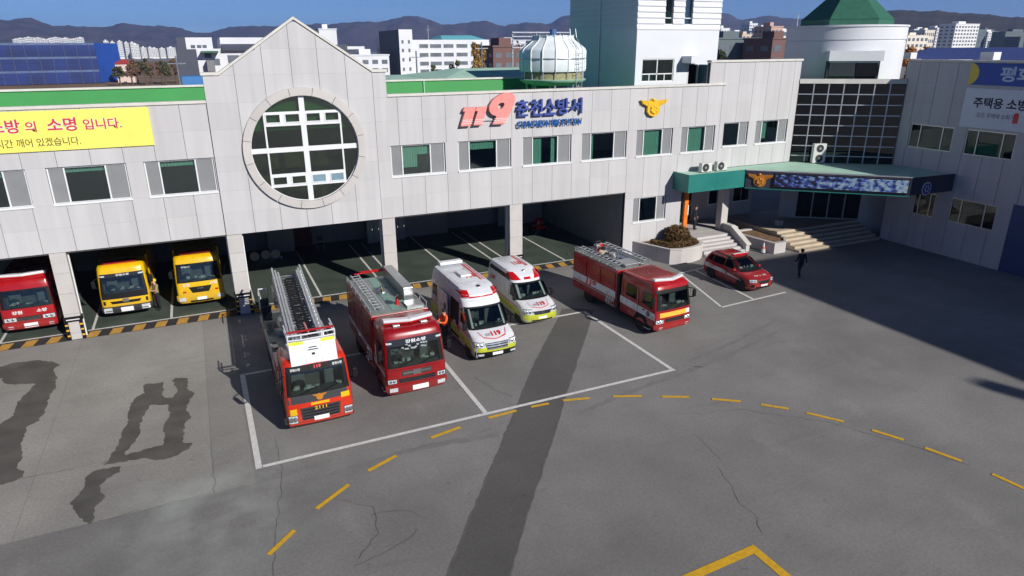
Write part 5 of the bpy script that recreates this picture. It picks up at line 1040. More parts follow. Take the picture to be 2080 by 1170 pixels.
def box_body(par, hw, y0, y1, z0, z1, mat, stripe=None):
    b = MB().box(-hw, hw, y0, y1, z0, z1).build('body', mat, par, bevel=0.03)
    MB().box(-hw + 0.06, hw - 0.06, y0 + 0.05, y1 - 0.05, z1 + 0.002, z1 + 0.03).build('roof_deck', CHEQ, par)
    for sg in (-1, 1):
        xo = sg * (hw + 0.004); n = 3; L_ = (y1 - y0 - 0.2) / n
        for k in range(n):
            ya = y0 + 0.1 + L_ * k; sft = MB().box(min(xo, xo + sg * 0.02), max(xo, xo + sg * 0.02), ya + 0.04, ya + L_ - 0.04, z0 + 0.55, z1 - 0.15).build('shutter', mat, par)
            for j in range(int((z1 - z0 - 0.75) / 0.11)): z = z0 + 0.57 + 0.11 * j; MB().box(min(xo + sg * 0.021, xo + sg * 0.03), max(xo + sg * 0.021, xo + sg * 0.03), ya + 0.05, ya + L_ - 0.05, z, z + 0.085).build('shutter_slat', stripe if (stripe and 0.85 < z < 1.35) else mat, sft)
        MB().tube([(sg * hw * 0.97, y0 + 0.1, z1 + 0.22), (sg * hw * 0.97, y1 - 0.1, z1 + 0.22)], 0.025, 6).build('roof_rail', ALU, par)
        for k in range(6): y = y0 + 0.15 + (y1 - y0 - 0.3) * k / 5; MB().cyl((sg * hw * 0.97, y, z1), (sg * hw * 0.97, y, z1 + 0.22), 0.02, n=6).build('rail_post', ALU, par)
    return b
# red pumper beside the ladder truck
t2 = thing('pump_truck', 'dark red pump truck with a silver roof box between the ladder truck and ambulance', 'fire engine', (6.4, -12.55, 0))
HW = 1.21
sh = cab(t2, HW, 2.92, 2.0, REDD, zs=1.42, rake=0.20, win=(1.50, 2.30)); glazing(sh, t2, 1.50, 2.30, HW, 0.32, 1.3)
sh.front('visor_band', NAVY, t2, -HW * 0.86, HW * 0.86, 2.30, 2.56, 0.016, 12, 3); sh.T('강원소방', 0.14, 0.06, 2.37, WHITEFR, t2, W=0.82, off=0.022, bold=0.03)
for sg in (-1, 1): sh.front('marker_lamp', LENS, t2, sg * 0.98 - 0.1, sg * 0.98 + 0.1, 2.40, 2.47, 0.02, 3, 1)
ck = MB()
rn = random.Random(4)
for k in range(16): x = -0.55 + 1.1 * rn.random(); zc = 2.12 + 0.2 * rn.random(); ck.add([tuple(sh.F(x + a, zc + b, 0.018)) for a, b in ((-0.05, 0), (0.04, -0.03), (0.06, 0.03), (-0.02, 0.05))], [(0, 1, 2, 3)])
ck.build('sun_visor_items', M('pale_items', S(150, 160, 164), 0.4, var=0.3, scale=9), t2, fix=False)
sh.front('emblem_grille', DARK, t2, -0.60, 0.60, 1.10, 1.30, 0.012, 10, 2); sh.front('chrome_wing', CHROME, t2, -0.55, 0.55, 1.17, 1.24, 0.024, 10, 1); sh.front('chrome_badge', CHROME, t2, -0.16, 0.16, 1.10, 1.30, 0.03, 4, 2)
sh.front('lower_grille', BLACK, t2, -0.72, 0.72, 0.82, 1.0, 0.012, 10, 2)
for k in range(3): sh.front('grille_bar', DARK, t2, -0.7, 0.7, 0.84 + 0.055 * k, 0.865 + 0.055 * k, 0.022, 10, 1)
headlights(sh, t2, 0.82, 1.14, 0.84, 1.0); sh.front('bumper', REDD, t2, -HW * 0.99, HW * 0.99, 0.385, 0.74, 0.05, 14, 3)
for sg in (-1, 1): sh.front('fog_lamp', LENS, t2, sg * 0.95 - 0.15, sg * 0.95 + 0.15, 0.50, 0.66, 0.056, 4, 2); mirror(t2, sg * HW, 0.28, 2.05, sg)
sh.front('number_plate', PLATE, t2, -0.1 - 0.12, 0.42, 0.48, 0.66, 0.06, 4, 2); wipers(sh, t2, 1.50, HW)
lightbar(t2, 0.98, 0.85, 2.98, 0.22, 0.26)
for sg in (-1, 1): MB().box(sg * 0.55 - 0.14, sg * 0.55 + 0.14, 0.55, 0.72, 2.86, 3.0).build('roof_lamp', STEEL, t2, bevel=0.02)
chassis(t2, HW, 1.2, 6.9)
for sg in (-1, 1):
    for y in (1.3, 5.3): wheel(t2, sg * 1.19, y, 0.48, 0.30, sg)
    arch(sh, t2, sg, 1.3, 0.48)
    sh.side('white_stripe', WHITE, t2, sg, [(0.2, 1.08), (1.95, 1.08), (1.95, 1.28), (0.2, 1.28)])
box_body(t2, HW - 0.01, 2.05, 6.85, 0.62, 2.92, REDD, WHITE); roof_ladder(t2, -0.80, 2.2, 6.8, 3.16)
DECKG = M('green_deck', S(120, 160, 148), 0.5, var=0.2, scale=3)
MB().box(-0.25, 0.1, 2.3, 6.6, 2.955, 2.965).box(0.25, 0.48, 2.3, 6.4, 2.955, 2.966).build('deck_matting', DECKG, t2); MB().box(0.50, 0.92, 3.2, 6.6, 2.96, 3.50).build('roof_box', STEEL, t2, bevel=0.02)
monitor(t2, 0.12, 2.85, 2.95, LAMPRED); MB().box(0.35, 1.05, 2.2, 2.9, 2.955, 3.06).build('hatch', STEEL, t2)
MB().ball((-0.1, 4.6, 3.0), 0.26, 0.26, 0.14, 14, 6).build('hatch_dome', STEEL, t2, smooth=40); MB().tube([(-0.35, 4.6, 3.1), (-0.1, 4.5, 3.28), (0.15, 4.65, 3.1)], 0.03, 6).tube([(-0.1, 4.2, 3.1), (-0.1, 4.6, 3.32), (-0.05, 5.0, 3.1)], 0.03, 6).build('hose_coupling', CHROME, t2)
MB().tube([(-0.8, 6.85, 3.2), (0.9, 6.85, 3.2)], 0.03, 6).tube([(-0.5, 6.9, 3.25), (0.9, 6.9, 3.25)], 0.03, 6).build('rear_roof_rail', LAMPRED, t2)

# ---- rescue truck -----------------------------------------------------
t4 = thing('rescue_truck', 'red double cab rescue truck with white 119 stripe and yellow bumper banner', 'fire engine', (19.25, -11.75, 0), rz=R(3.5))
HW = 1.08
sh = cab(t4, HW, 2.62, 2.85, RED, zs=1.34, rake=0.16, win=(1.40, 2.16)); glazing(sh, t4, 1.40, 2.16, HW, 0.30, 1.1)
sh.front('visor_band', BLACK, t4, -HW * 0.9, HW * 0.9, 2.16, 2.32, 0.016, 12, 3)
for sg in (-1, 1):
    sh.side('rear_side_window', SIDEGL, t4, sg, [(1.55, 1.5), (2.35, 1.5), (2.35, 2.12), (1.55, 2.12)], 0.01)
    sh.side('white_stripe', WHITE, t4, sg, [(0.12, 0.88), (2.8, 0.98), (2.8, 1.34), (0.12, 1.22)], 0.007); sh.side('door_seam', BLACK, t4, sg, [(1.4, 0.6), (1.42, 0.6), (1.42, 2.2), (1.4, 2.2)], 0.009); sh.side('door_seam', BLACK, t4, sg, [(2.6, 0.6), (2.62, 0.6), (2.62, 2.2), (2.6, 2.2)], 0.009)
    sh.side('crest', M('crest_grey', S(110, 104, 110), 0.5, var=0.3, scale=15), t4, sg, [(0.62 + 0.15 * math.cos(t), 1.08 + 0.15 * math.sin(t)) for t in [6.283 * i / 10 for i in range(10)]], 0.012)
    mirror(t4, sg * HW, 0.26, 1.9, sg); arch(sh, t4, sg, 1.15, 0.46)
    for y in (1.15, 5.6): wheel(t4, sg * 1.07, y, 0.46, 0.28, sg)
sh.front('grille', BLACK, t4, -0.52, 0.60, 0.74, 0.92, 0.012, 10, 3)
for k in range(3): sh.front('grille_bar', DARK, t4, -0.5, 0.58, 0.76 + 0.05 * k, 0.785 + 0.05 * k, 0.022, 10, 1)
headlights(sh, t4, 0.64, 1.02, 0.72, 0.90); sh.front('bumper', RED, t4, -HW * 0.99, HW * 0.99, 0.385, 0.66, 0.05, 14, 3); plate(sh, t4, 0.44)
for sg in (-1, 1): sh.front('fog_lamp', LENS, t4, sg * 0.78 - 0.1, sg * 0.78 + 0.1, 0.45, 0.55, 0.056, 3, 1)
sh.front('banner', M('truck_banner', S(238, 180, 60), 0.6, var=0.05), t4, -0.86, 0.70, 1.02, 1.24, 0.03, 12, 2, (-0.86, 0.70)); sh.front('banner_end', WHITE, t4, 0.70, 0.92, 1.02, 1.24, 0.031, 4, 2)
wipers(sh, t4, 1.40, HW); lightbar(t4, 0.86, 0.55, 2.60, 0.26, 0.20)
rib = MB()
for k in range(9): x = -0.72 + 0.18 * k; rib.box(x - 0.02, x + 0.02, 1.15, 2.75, 2.621, 2.645)
rib.build('roof_ribs', RED, t4); chassis(t4, HW, 1.2, 6.6)
MB().box(-HW, HW, 2.9, 3.08, 0.6, 2.4).build('cab_gap', BLACK, t4)
box_body(t4, HW + 0.02, 3.1, 7.1, 0.52, 2.5, RED, WHITE); roof_ladder(t4, -0.76, 3.2, 7.0, 2.74); roof_ladder(t4, 0.80, 3.2, 7.0, 2.74)
vsh = Shell([(0.5, HW + 0.055, 3.1, 7.1, 0.05), (2.6, HW + 0.055, 3.1, 7.1, 0.05)])
for sg in (-1, 1):
    vsh.side('white_stripe', WHITE, t4, sg, [(3.15, 1.02), (7.05, 1.06), (7.05, 1.44), (3.15, 1.40)], 0.0)
    vsh.side('pin_line', WHITE, t4, sg, [(3.15, 0.92), (7.05, 0.96), (7.05, 0.985), (3.15, 0.945)], 0.0); vsh.TS('119', 0.42, sg, 5.3, 1.03, WHITE, t4, W=1.05, bold=0.11, off=0.004, shear=0.2); vsh.TS('119', 0.40, sg, 5.3, 1.04, SIGNRED, t4, W=0.95, bold=0.05, off=0.006, shear=0.2)
monitor(t4, -0.38, 5.8, 2.53, LAMPRED); MB().box(-0.5, 0.45, 3.25, 4.2, 2.535, 2.68).build('roof_locker', STEEL, t4, bevel=0.02); MB().box(0.15, 0.6, 4.3, 6.3, 2.535, 2.62).build('stretcher', M('blue_grey_tarp', S(96, 110, 130), 0.6), t4)
MB().cyl((-0.25, 4.7, 2.53), (-0.25, 4.7, 2.9), 0.2, n=14).build('winch_drum', STEEL, t4, smooth=40); MB().tube([(-0.1, 4.4, 2.6), (0.1, 4.8, 2.95), (0.2, 5.2, 2.9), (0.1, 5.6, 2.6)], 0.05, 8).build('light_mast', STEEL, t4); MB().tube([(-0.2, 6.3, 2.55), (-0.2, 6.3, 3.1), (0.1, 6.3, 3.1)], 0.03, 6).build('rear_mast', DARK, t4)
MB().box(-HW - 0.5, -HW, 6.95, 7.05, 2.38, 2.46).build('open_flap', DARK, t4)

def side_gear(par, hw, y0, y1, z0):
    for sg in (-1, 1):
        x = sg * (hw + 0.035); p = MB().box(min(x, x + sg * 0.02), max(x, x + sg * 0.02), y0, y1, z0, z0 + 0.5).build('pump_panel', STEEL, par)
        for k in range(3):
            y = y0 + (y1 - y0) * (k + 0.5) / 3; MB().lathe([(0.0, 0.0), (0.07, 0.0), (0.07, 0.07 * sg), (0.05, 0.09 * sg), (0, 0.09 * sg)], (x + sg * 0.02, y, z0 + 0.18), axis='x', n=12).build('outlet_cap', (LAMPRED, CHROME, CHROME)[k], p); MB().lathe([(0.0, 0.0), (0.045, 0.0), (0.045, 0.02 * sg), (0, 0.02 * sg)], (x + sg * 0.02, y, z0 + 0.38), axis='x', n=12).build('gauge', PLATE, p)
side_gear(t2, 1.20, 2.15, 3.0, 0.66); side_gear(t4, 1.10, 3.2, 3.9, 0.56)
for o_, w_, a, b in ((t2, 1.2, 2.1, 6.8), (t4, 1.1, 3.15, 7.05)):
    for sg in (-1, 1):
        for k in range(3): MB().box(min(sg * (w_ + 0.03), sg * (w_ + 0.06)), max(sg * (w_ + 0.03), sg * (w_ + 0.06)), a + (b - a) * (k + 0.42) / 3, a + (b - a) * (k + 0.62) / 3, 1.16, 1.2).build('shutter_bar', CHROME, o_)
def trim(par, sh, hw, L, zseam):
    AMBER = M('amber_lens', S(226, 130, 20), 0.2, var=0.1)
    sh.front('panel_seam', BLACK, par, -hw * 0.97, hw * 0.97, zseam, zseam + 0.014, 0.011, 14, 1)
    for sg in (-1, 1):
        sh.side('sill', BLACK, par, sg, [(0.15, 0.385), (L - 0.02, 0.385), (L - 0.02, 0.52), (0.15, 0.52)], 0.012)
        MB().box(min(sg * (hw - 0.1), sg * (hw + 0.05)), max(sg * (hw - 0.1), sg * (hw + 0.05)), 0.45, 0.85, 0.34, 0.385).build('step', STEEL, par); sh.side('side_marker', AMBER, par, sg, [(0.22, 0.95), (0.34, 0.95), (0.34, 1.03), (0.22, 1.03)], 0.013)
        MB().tube([(sg * (hw + 0.03), 1.42, 1.2), (sg * (hw + 0.03), 1.42, 2.0)], 0.015, 6).build('grab_rail', CHROME, par)
for o_ in (t2, t4):
    w_ = 1.21 if o_ is t2 else 1.08; s_ = SHELLS[o_.name]; trim(o_, s_, w_, s_.L, 1.36 if o_ is t2 else 1.30)
trim(lt, SHELLS[lt.name], 1.16, 1.95, 0.545)
# loose gear on the rescue truck roof
for x, y, w_, d_, h_, m_ in ((-0.3, 6.5, 0.3, 0.4, 0.22, DARK), (0.1, 6.6, 0.26, 0.3, 0.3, STEEL), (0.45, 6.75, 0.22, 0.22, 0.26, LAMPRED), (-0.45, 4.35, 0.2, 0.3, 0.16, BLACK), (0.5, 3.4, 0.25, 0.5, 0.12, STEEL)): MB().box(x - w_ / 2, x + w_ / 2, y - d_ / 2, y + d_ / 2, 2.535, 2.535 + h_).build('roof_gear', m_, t4, bevel=0.02)
MB().tube([(-0.45, 3.4, 2.6), (-0.45, 6.8, 2.6)], 0.05, 8).build('suction_hose', BLACK, t4); MB().lathe([(0.12, 0.0), (0.24, 0.0), (0.24, 0.1), (0.12, 0.1)], (0.0, 5.9, 2.54), n=20).build('hose_coil', M('hose_cream', S(206, 198, 176), 0.8, var=0.15, scale=20), t4, smooth=40)
for x, y in ((-0.95, 3.2), (-0.95, 5.0), (0.98, 4.2)): MB().box(x - 0.05, x + 0.05, y, y + 0.8, 3.15, 3.2).build('pike_pole', STEEL, t2)
# ---- yellow trucks and red truck in the bays -----------------------------
def bay_truck(name, label, loc, hw, H, mat, style):
    o = thing(name, label, 'fire engine', loc, 'trucks inside the bays'); sh = cab(o, hw, H, 2.0, mat, zs=1.38, rake=0.2, win={'a': (1.42, 2.22), 'b': (1.52, 2.40), 'c': (1.44, 2.24)}[style])
    if style == 'a':
        glazing(sh, o, 1.42, 2.22, hw, 0.32, 1.3); sh.front('mask', BLACK, o, -hw * 0.92, hw * 0.92, 1.12, 1.41, 0.012, 14, 3); sh.front('visor_band', NAVY, o, -hw * 0.86, hw * 0.86, 2.22, 2.40, 0.016, 12, 2); sh.T('강원소방', 0.11, 0.05, 2.26, WHITEFR, o, W=0.6, off=0.022)
        sh.front('grille', BLACK, o, -0.62, 0.62, 0.86, 1.0, 0.014, 10, 2, (-0.7, 0.7)); sh.front('chrome_badge', CHROME, o, -0.14, 0.14, 0.92, 1.1, 0.024, 4, 2)
        for sg in (-1, 1): sh.front('intake', BLACK, o, sg * 0.95 - 0.05, sg * 0.95 + 0.05, 0.84, 1.04, 0.014, 3, 2); sh.front('marker_lamp', LENS, o, sg * 0.86 - 0.11, sg * 0.86 + 0.11, 2.26, 2.33, 0.02, 3, 1)
        sh.front('bumper', DARK, o, -hw * 0.99, hw * 0.99, 0.385, 0.74, 0.05, 14, 3); headl = 0.05
        for sg in (-1, 1): sh.front('headlight', LENS, o, min(sg * 0.66, sg * 1.02), max(sg * 0.66, sg * 1.02), 0.46, 0.68, 0.056, 5, 2)
        sh.front('number_plate', PLATE, o, -0.28, 0.28, 0.46, 0.66, 0.06, 3, 2); MB().box(-0.75, 0.75, 0.5, 0.85, H - 0.02, H + 0.12).build('light_bar', LAMPRED, o, bevel=0.04)
    elif style == 'b':
        glazing(sh, o, 1.52, 2.40, hw, 0.32, 1.3); sh.T('하이G.V.T', 0.10, -0.55, 2.24, WHITEFR, o, W=0.42, off=0.022)
        sh.front('grille', BLACK, o, -0.40, 0.40, 0.90, 1.22, 0.014, 10, 3, (-0.56, 0.56)); sh.T('119', 0.08, 0, 1.08, CHROME, o, W=0.25, off=0.02)
        for sg in (-1, 1):
            sh.T('강원' if sg < 0 else '소방', 0.16, sg * 0.66, 1.26, WHITEFR, o, W=0.36, off=0.02, bold=0.02); sh.front('turn_lamp', LAMPRED, o, sg * 0.78 - 0.08, sg * 0.78 + 0.08, 0.93, 1.02, 0.014, 3, 1)
        sh.front('bumper', mat, o, -hw * 0.99, hw * 0.99, 0.385, 0.80, 0.06, 14, 3); sh.front('bumper_slot', BLACK, o, -0.55, 0.55, 0.44, 0.50, 0.066, 8, 1)
        for sg in (-1, 1): sh.front('headlight', LENS, o, min(sg * 0.76, sg * 1.06), max(sg * 0.76, sg * 1.06), 0.50, 0.70, 0.066, 5, 2)
        sh.front('number_plate', PLATE, o, -0.22, 0.24, 0.50, 0.66, 0.07, 3, 2); MB().box(-0.75, 0.75, 0.5, 0.85, H - 0.02, H + 0.12).build('light_bar', LAMPRED, o, bevel=0.04)
    else:
        glazing(sh, o, 1.44, 2.24, hw, 0.32, 1.3); sh.T('강원', 0.17, -0.45, 1.12, WHITEFR, o, W=0.42, off=0.02, bold=0.03); sh.T('소방', 0.17, 0.55, 1.12, WHITEFR, o, W=0.42, off=0.02, bold=0.03)
        sh.front('grille', BLACK, o, -0.48, 0.48, 0.78, 0.98, 0.014, 10, 2)
        for k in range(3): sh.front('grille_bar', CHROME, o, -0.46, 0.46, 0.80 + 0.06 * k, 0.82 + 0.06 * k, 0.022, 8, 1)
        headlights(sh, o, 0.54, 1.02, 0.78, 0.96); sh.front('bumper', mat, o, -hw * 0.99, hw * 0.99, 0.385, 0.68, 0.05, 14, 3)
        for sg in (-1, 1): sh.front('fog_lamp', LENS, o, sg * 0.82 - 0.1, sg * 0.82 + 0.1, 0.46, 0.56, 0.056, 3, 1)
        sh.front('number_plate', PLATE, o, -0.28, 0.28, 0.45, 0.65, 0.06, 3, 2); lightbar(o, 0.95, 0.6, H + 0.0, 0.2, 0.24)
    wipers(sh, o, 1.5, hw); chassis(o, hw, 1.2, 6.8)
    for sg in (-1, 1):
        mirror(o, sg * hw, 0.28, 1.95, sg)
        for y in (1.3, 5.3): wheel(o, sg * (hw - 0.02), y, 0.48, 0.28, sg)
        arch(sh, o, sg, 1.3, 0.48)
    MB().box(-hw, hw, 2.1, 6.8, 0.7, H - 0.1).build('body', mat, o, bevel=0.04); return o
bay_truck('yellow_truck', 'yellow truck with black bumper parked inside the second bay', (-4.55, 1.9, 0), 1.12, 2.82, YELLOW, 'a')
bay_truck('yellow_truck', 'all yellow truck with slanted black grille beside the wide pillar', (-1.05, 1.9, 0), 1.14, 2.86, YELLOW, 'b')
bay_truck('red_truck', 'red fire truck inside the leftmost bay at the picture edge', (-8.62, 1.5, 0), 1.14, 2.80, RED, 'c')

# ---- ambulances --------------------------------------------------------------
am = thing('large_ambulance', 'tall white ambulance van with lime skirt and a black front bumper', 'ambulance', (10.5, -10.95, 0))
HW = 1.0
sh = Shell([(0.30, 0.95, 0.10, 6.2, 0.12), (0.40, 0.99, 0.03, 6.25, 0.2), (0.75, 1.0, 0.0, 6.25, 0.26), (0.98, 1.0, 0.06, 6.25, 0.30), (1.12, 0.99, 0.24, 6.25, 0.32), (1.24, 0.98, 0.60, 6.25, 0.30), (1.32, 0.97, 0.86, 6.25, 0.26), (2.10, 0.93, 1.50, 6.22, 0.24), (2.24, 0.92, 1.60, 6.2, 0.26), (2.34, 0.91, 1.64, 6.2, 0.3), (2.58, 0.88, 2.0, 6.15, 0.34), (2.68, 0.82, 2.5, 6.08, 0.36), (2.71, 0.7, 2.9, 5.95, 0.36)], bow=0.12)
sh.body('body', WHITE, am, 0.08, (1.36, 2.10)); glazing(sh, am, 1.36, 2.10, HW, side=False)
sh.front('bumper', BLACK, am, -0.97, 0.97, 0.32, 0.60, 0.012, 16, 4); sh.front('lime_band', LIME, am, -0.985, 0.985, 0.60, 0.82, 0.008, 16, 3)
GR_ = M('grille_silver', S(190, 196, 202), 0.25, 0.7, var=0.05)
sh.front('grille', BLACK, am, -0.46, 0.46, 0.68, 0.98, 0.014, 10, 4, (-0.56, 0.56))
for k in range(3): sh.front('grille_bar', GR_, am, -0.48 - 0.03 * k, 0.48 + 0.03 * k, 0.70 + 0.10 * k, 0.755 + 0.10 * k, 0.03, 10, 1)
headlights(sh, am, 0.60, 0.95, 0.80, 1.0)
for sg in (-1, 1): sh.front('fog_lamp', LENS, am, sg * 0.74 - 0.12, sg * 0.74 + 0.12, 0.42, 0.52, 0.02, 4, 1)
sh.front('number_plate', PLATE, am, -0.24, 0.24, 0.42, 0.56, 0.03, 3, 2)
line = [(-0.66, 1.27), (-0.50, 1.14), (0.0, 1.08), (0.50, 1.14), (0.66, 1.27)]
for (xa, za), (xb, zb) in zip(line[:-1], line[1:]): MB().grid([[tuple(sh.F(xa + (xb - xa) * i / 4, za + (zb - za) * i / 4 + d, 0.016)) for i in range(5)] for d in (-0.012, 0.012)]).build('red_line', SIGNRED, am, fix=False)
sh.T('119', 0.10, 0.12, 1.15, SIGNRED, am, W=0.46, off=0.02, bold=0.05); sh.T('강원', 0.06, -0.28, 1.16, M('grey_ink', S(150, 150, 155)), am, W=0.24, off=0.02); wipers(sh, am, 1.36, HW)
for sg in (-1, 1):
    sh.side('lime_skirt', LIME, am, sg, [(0.35, 0.34), (6.2, 0.34), (6.2, 1.0), (0.75, 0.95)], 0.006); sh.side('red_stripe', SIGNRED, am, sg, [(0.8, 1.03), (6.2, 1.06), (6.2, 1.12), (0.8, 1.09)], 0.008)
    sh.side('cab_window', SIDEGL, am, sg, [(1.0, 1.38), (2.0, 1.40), (2.0, 2.05), (1.55, 2.05)], 0.012); sh.side('rear_window', SIDEGL, am, sg, [(4.5, 1.5), (5.9, 1.5), (5.9, 2.05), (4.5, 2.05)], 0.012)
    sh.side('door_seam', BLACK, am, sg, [(2.12, 0.5), (2.14, 0.5), (2.14, 2.3), (2.12, 2.3)], 0.009); sh.side('door_seam', BLACK, am, sg, [(3.5, 0.5), (3.52, 0.5), (3.52, 2.3), (3.5, 2.3)], 0.009)
    mirror(am, sg * 0.98, 1.15, 1.5, sg, h=0.3); arch(sh, am, sg, 1.05, 0.36); arch(sh, am, sg, 4.9, 0.36)
    for y in (1.05, 4.9): wheel(am, sg * 1.0, y, 0.36, 0.24, sg)
    sh.TS('119', 0.34, sg, 5.2, 1.2, SIGNRED, am, W=0.7, bold=0.05, shear=0.2)
sh.side('dark_doorway_patch', BLACK, am, -1, [(2.2, 0.45), (3.3, 0.45), (3.3, 2.2), (2.2, 2.2)], 0.011); MB().box(-1.13, -1.07, 3.35, 4.7, 0.42, 2.2).build('sliding_door', WHITE, am, bevel=0.02); MB().box(-1.136, -1.131, 3.5, 3.75, 1.3, 1.75).build('door_window', SIDEGL, am)  # black patch on the closed flank paints the dim doorway interior
# raised roof pod with corner beacons
pod = Shell([(2.50, 0.86, 1.75, 6.15, 0.3), (2.62, 0.86, 1.80, 6.15, 0.3), (2.80, 0.80, 2.15, 6.1, 0.32), (2.86, 0.70, 2.5, 6.0, 0.34)], bow=0.12); pod.body('roof_pod', WHITE, am, 0.05)
for sg in (-1, 1):
    pod.front('corner_beacon', LAMPRED, am, min(sg * 0.56, sg * 0.845), max(sg * 0.56, sg * 0.845), 2.52, 2.76, 0.012, 6, 4)
    pod.side('beacon_side', LAMPRED, am, sg, [(2.1, 2.52), (2.9, 2.55), (2.9, 2.64), (2.1, 2.72)], 0.01)
pod.front('beacon_strip', LAMPRED, am, -0.56, 0.56, 2.50, 2.55, 0.013, 10, 1)
MB().ball((0.05, 2.35, 2.80), 0.13, 0.16, 0.09, 12, 6).build('siren_horn', CHROME, am, smooth=40); MB().box(-0.6, 0.6, 5.7, 6.1, 2.86, 3.02).build('rear_beacon', WHITE, am, bevel=0.05); MB().box(-0.30, 0.25, 3.6, 4.4, 2.86, 2.97).build('roof_vent', WHITE, am, bevel=0.05)
text('lettering', '119', 0.8, lambda u, v, w: (0.22 - 0.0 + u * 0.5, 3.3 - v * 0.8 + 0.8, 2.872), SIGNRED, am, W=1.1, bold=0.05); MB().box(0.45, 0.55, 3.0, 5.6, 2.866, 2.872).box(0.62, 0.66, 3.0, 5.6, 2.866, 2.872).build('roof_stripe', SIGNRED, am)

a2 = thing('small_ambulance', 'low white ambulance van with lime bumper next to the rescue truck', 'ambulance', (14.12, -8.15, 0))
HW = 0.93
sh = Shell([(0.26, 0.88, 0.10, 4.9, 0.14), (0.36, 0.92, 0.02, 5.0, 0.22), (0.62, 0.93, 0.0, 5.0, 0.28), (0.86, 0.93, 0.05, 5.0, 0.32), (1.0, 0.92, 0.30, 5.0, 0.34), (1.10, 0.91, 0.72, 5.0, 0.30), (1.16, 0.90, 0.98, 5.0, 0.26), (1.75, 0.84, 1.62, 4.95, 0.24), (1.86, 0.82, 1.72, 4.92, 0.26), (1.92, 0.82, 1.72, 4.92, 0.28), (2.05, 0.82, 1.84, 4.9, 0.3), (2.28, 0.76, 2.35, 4.8, 0.34), (2.34, 0.62, 2.8, 4.65, 0.34)], bow=0.14)
sh.body('body', WHITE, a2, 0.07, (1.19, 1.76)); glazing(sh, a2, 1.19, 1.76, HW, side=False)
sh.front('lime_bumper', LIME, a2, -0.91, 0.91, 0.30, 0.70, 0.012, 16, 4); sh.front('lower_slot', BLACK, a2, -0.55, 0.55, 0.32, 0.40, 0.018, 10, 2); sh.front('grille', M('dark_chrome', S(70, 76, 84), 0.25, 0.7), a2, -0.40, 0.40, 0.66, 0.84, 0.018, 10, 3, (-0.52, 0.52)); sh.front('badge', CHROME, a2, -0.08, 0.08, 0.72, 0.80, 0.03, 3, 2); headlights(sh, a2, 0.54, 0.86, 0.68, 0.90); sh.front('number_plate', PLATE, a2, -0.22, 0.24, 0.43, 0.56, 0.02, 3, 2)
line = [(-0.55, 1.10), (-0.44, 0.98), (0.0, 0.92), (0.44, 0.98), (0.55, 1.10)]
for (xa, za), (xb, zb) in zip(line[:-1], line[1:]): MB().grid([[tuple(sh.F(xa + (xb - xa) * i / 4, za + (zb - za) * i / 4 + d, 0.016)) for i in range(5)] for d in (-0.01, 0.01)]).build('red_line', SIGNRED, a2, fix=False)
sh.T('119', 0.085, 0.12, 0.99, SIGNRED, a2, W=0.42, off=0.02, bold=0.05); sh.T('강원', 0.05, -0.24, 1.0, M('grey_ink', S(150, 150, 155)), a2, W=0.2, off=0.02); wipers(sh, a2, 1.19, HW)
for sg in (-1, 1):
    sh.side('lime_skirt', LIME, a2, sg, [(0.5, 0.3), (4.9, 0.3), (4.9, 0.82), (0.8, 0.72)], 0.006); sh.side('red_stripe', SIGNRED, a2, sg, [(0.9, 0.80), (4.9, 0.88), (4.9, 0.93), (0.9, 0.85)], 0.008)
    sh.side('cab_window', SIDEGL, a2, sg, [(1.1, 1.2), (1.95, 1.2), (1.95, 1.72), (1.6, 1.72)], 0.012); sh.side('rear_window', SIDEGL, a2, sg, [(2.1, 1.86), (4.7, 1.86), (4.6, 2.1), (2.2, 2.1)], 0.012); sh.side('door_seam', BLACK, a2, sg, [(2.05, 0.4), (2.07, 0.4), (2.07, 1.8), (2.05, 1.8)], 0.009)
    mirror(a2, sg * 0.9, 1.2, 1.32, sg, h=0.24); arch(sh, a2, sg, 0.95, 0.34); arch(sh, a2, sg, 4.0, 0.34); sh.TS('119', 0.3, sg, 4.2, 1.3, SIGNRED, a2, W=0.6, bold=0.05, shear=0.2)
    for y in (0.95, 4.0): wheel(a2, sg * 0.93, y, 0.34, 0.22, sg)
    sh.front('corner_beacon', LAMPRED, a2, min(sg * 0.36, sg * 0.82), max(sg * 0.36, sg * 0.82), 1.93, 2.22, 0.012, 8, 5, (sg * 0.62 if sg < 0 else 0.55, 0.78) if sg > 0 else (-0.78, -0.55)); sh.side('beacon_side', LAMPRED, a2, sg, [(2.0, 1.95), (2.7, 2.0), (2.5, 2.2), (2.25, 2.2)], 0.01)
sh.front('siren_grille', LAMPRED, a2, -0.18, 0.18, 1.93, 2.03, 0.014, 5, 2); MB().ball((0.0, 2.25, 2.24), 0.1, 0.12, 0.07, 10, 6).build('siren_horn', CHROME, a2, smooth=40)
text('lettering', '119', 0.6, lambda u, v, w: (0.10 + u * 0.5, 3.0 + (1 - v / 0.6) * 0.0 + v * 0.0 + (0.6 - v) * 1.0, 2.352), SIGNRED, a2, W=0.9, bold=0.05); MB().box(0.34, 0.42, 2.7, 4.6, 2.346, 2.352).box(0.47, 0.5, 2.7, 4.6, 2.346, 2.352).build('roof_stripe', SIGNRED, a2)

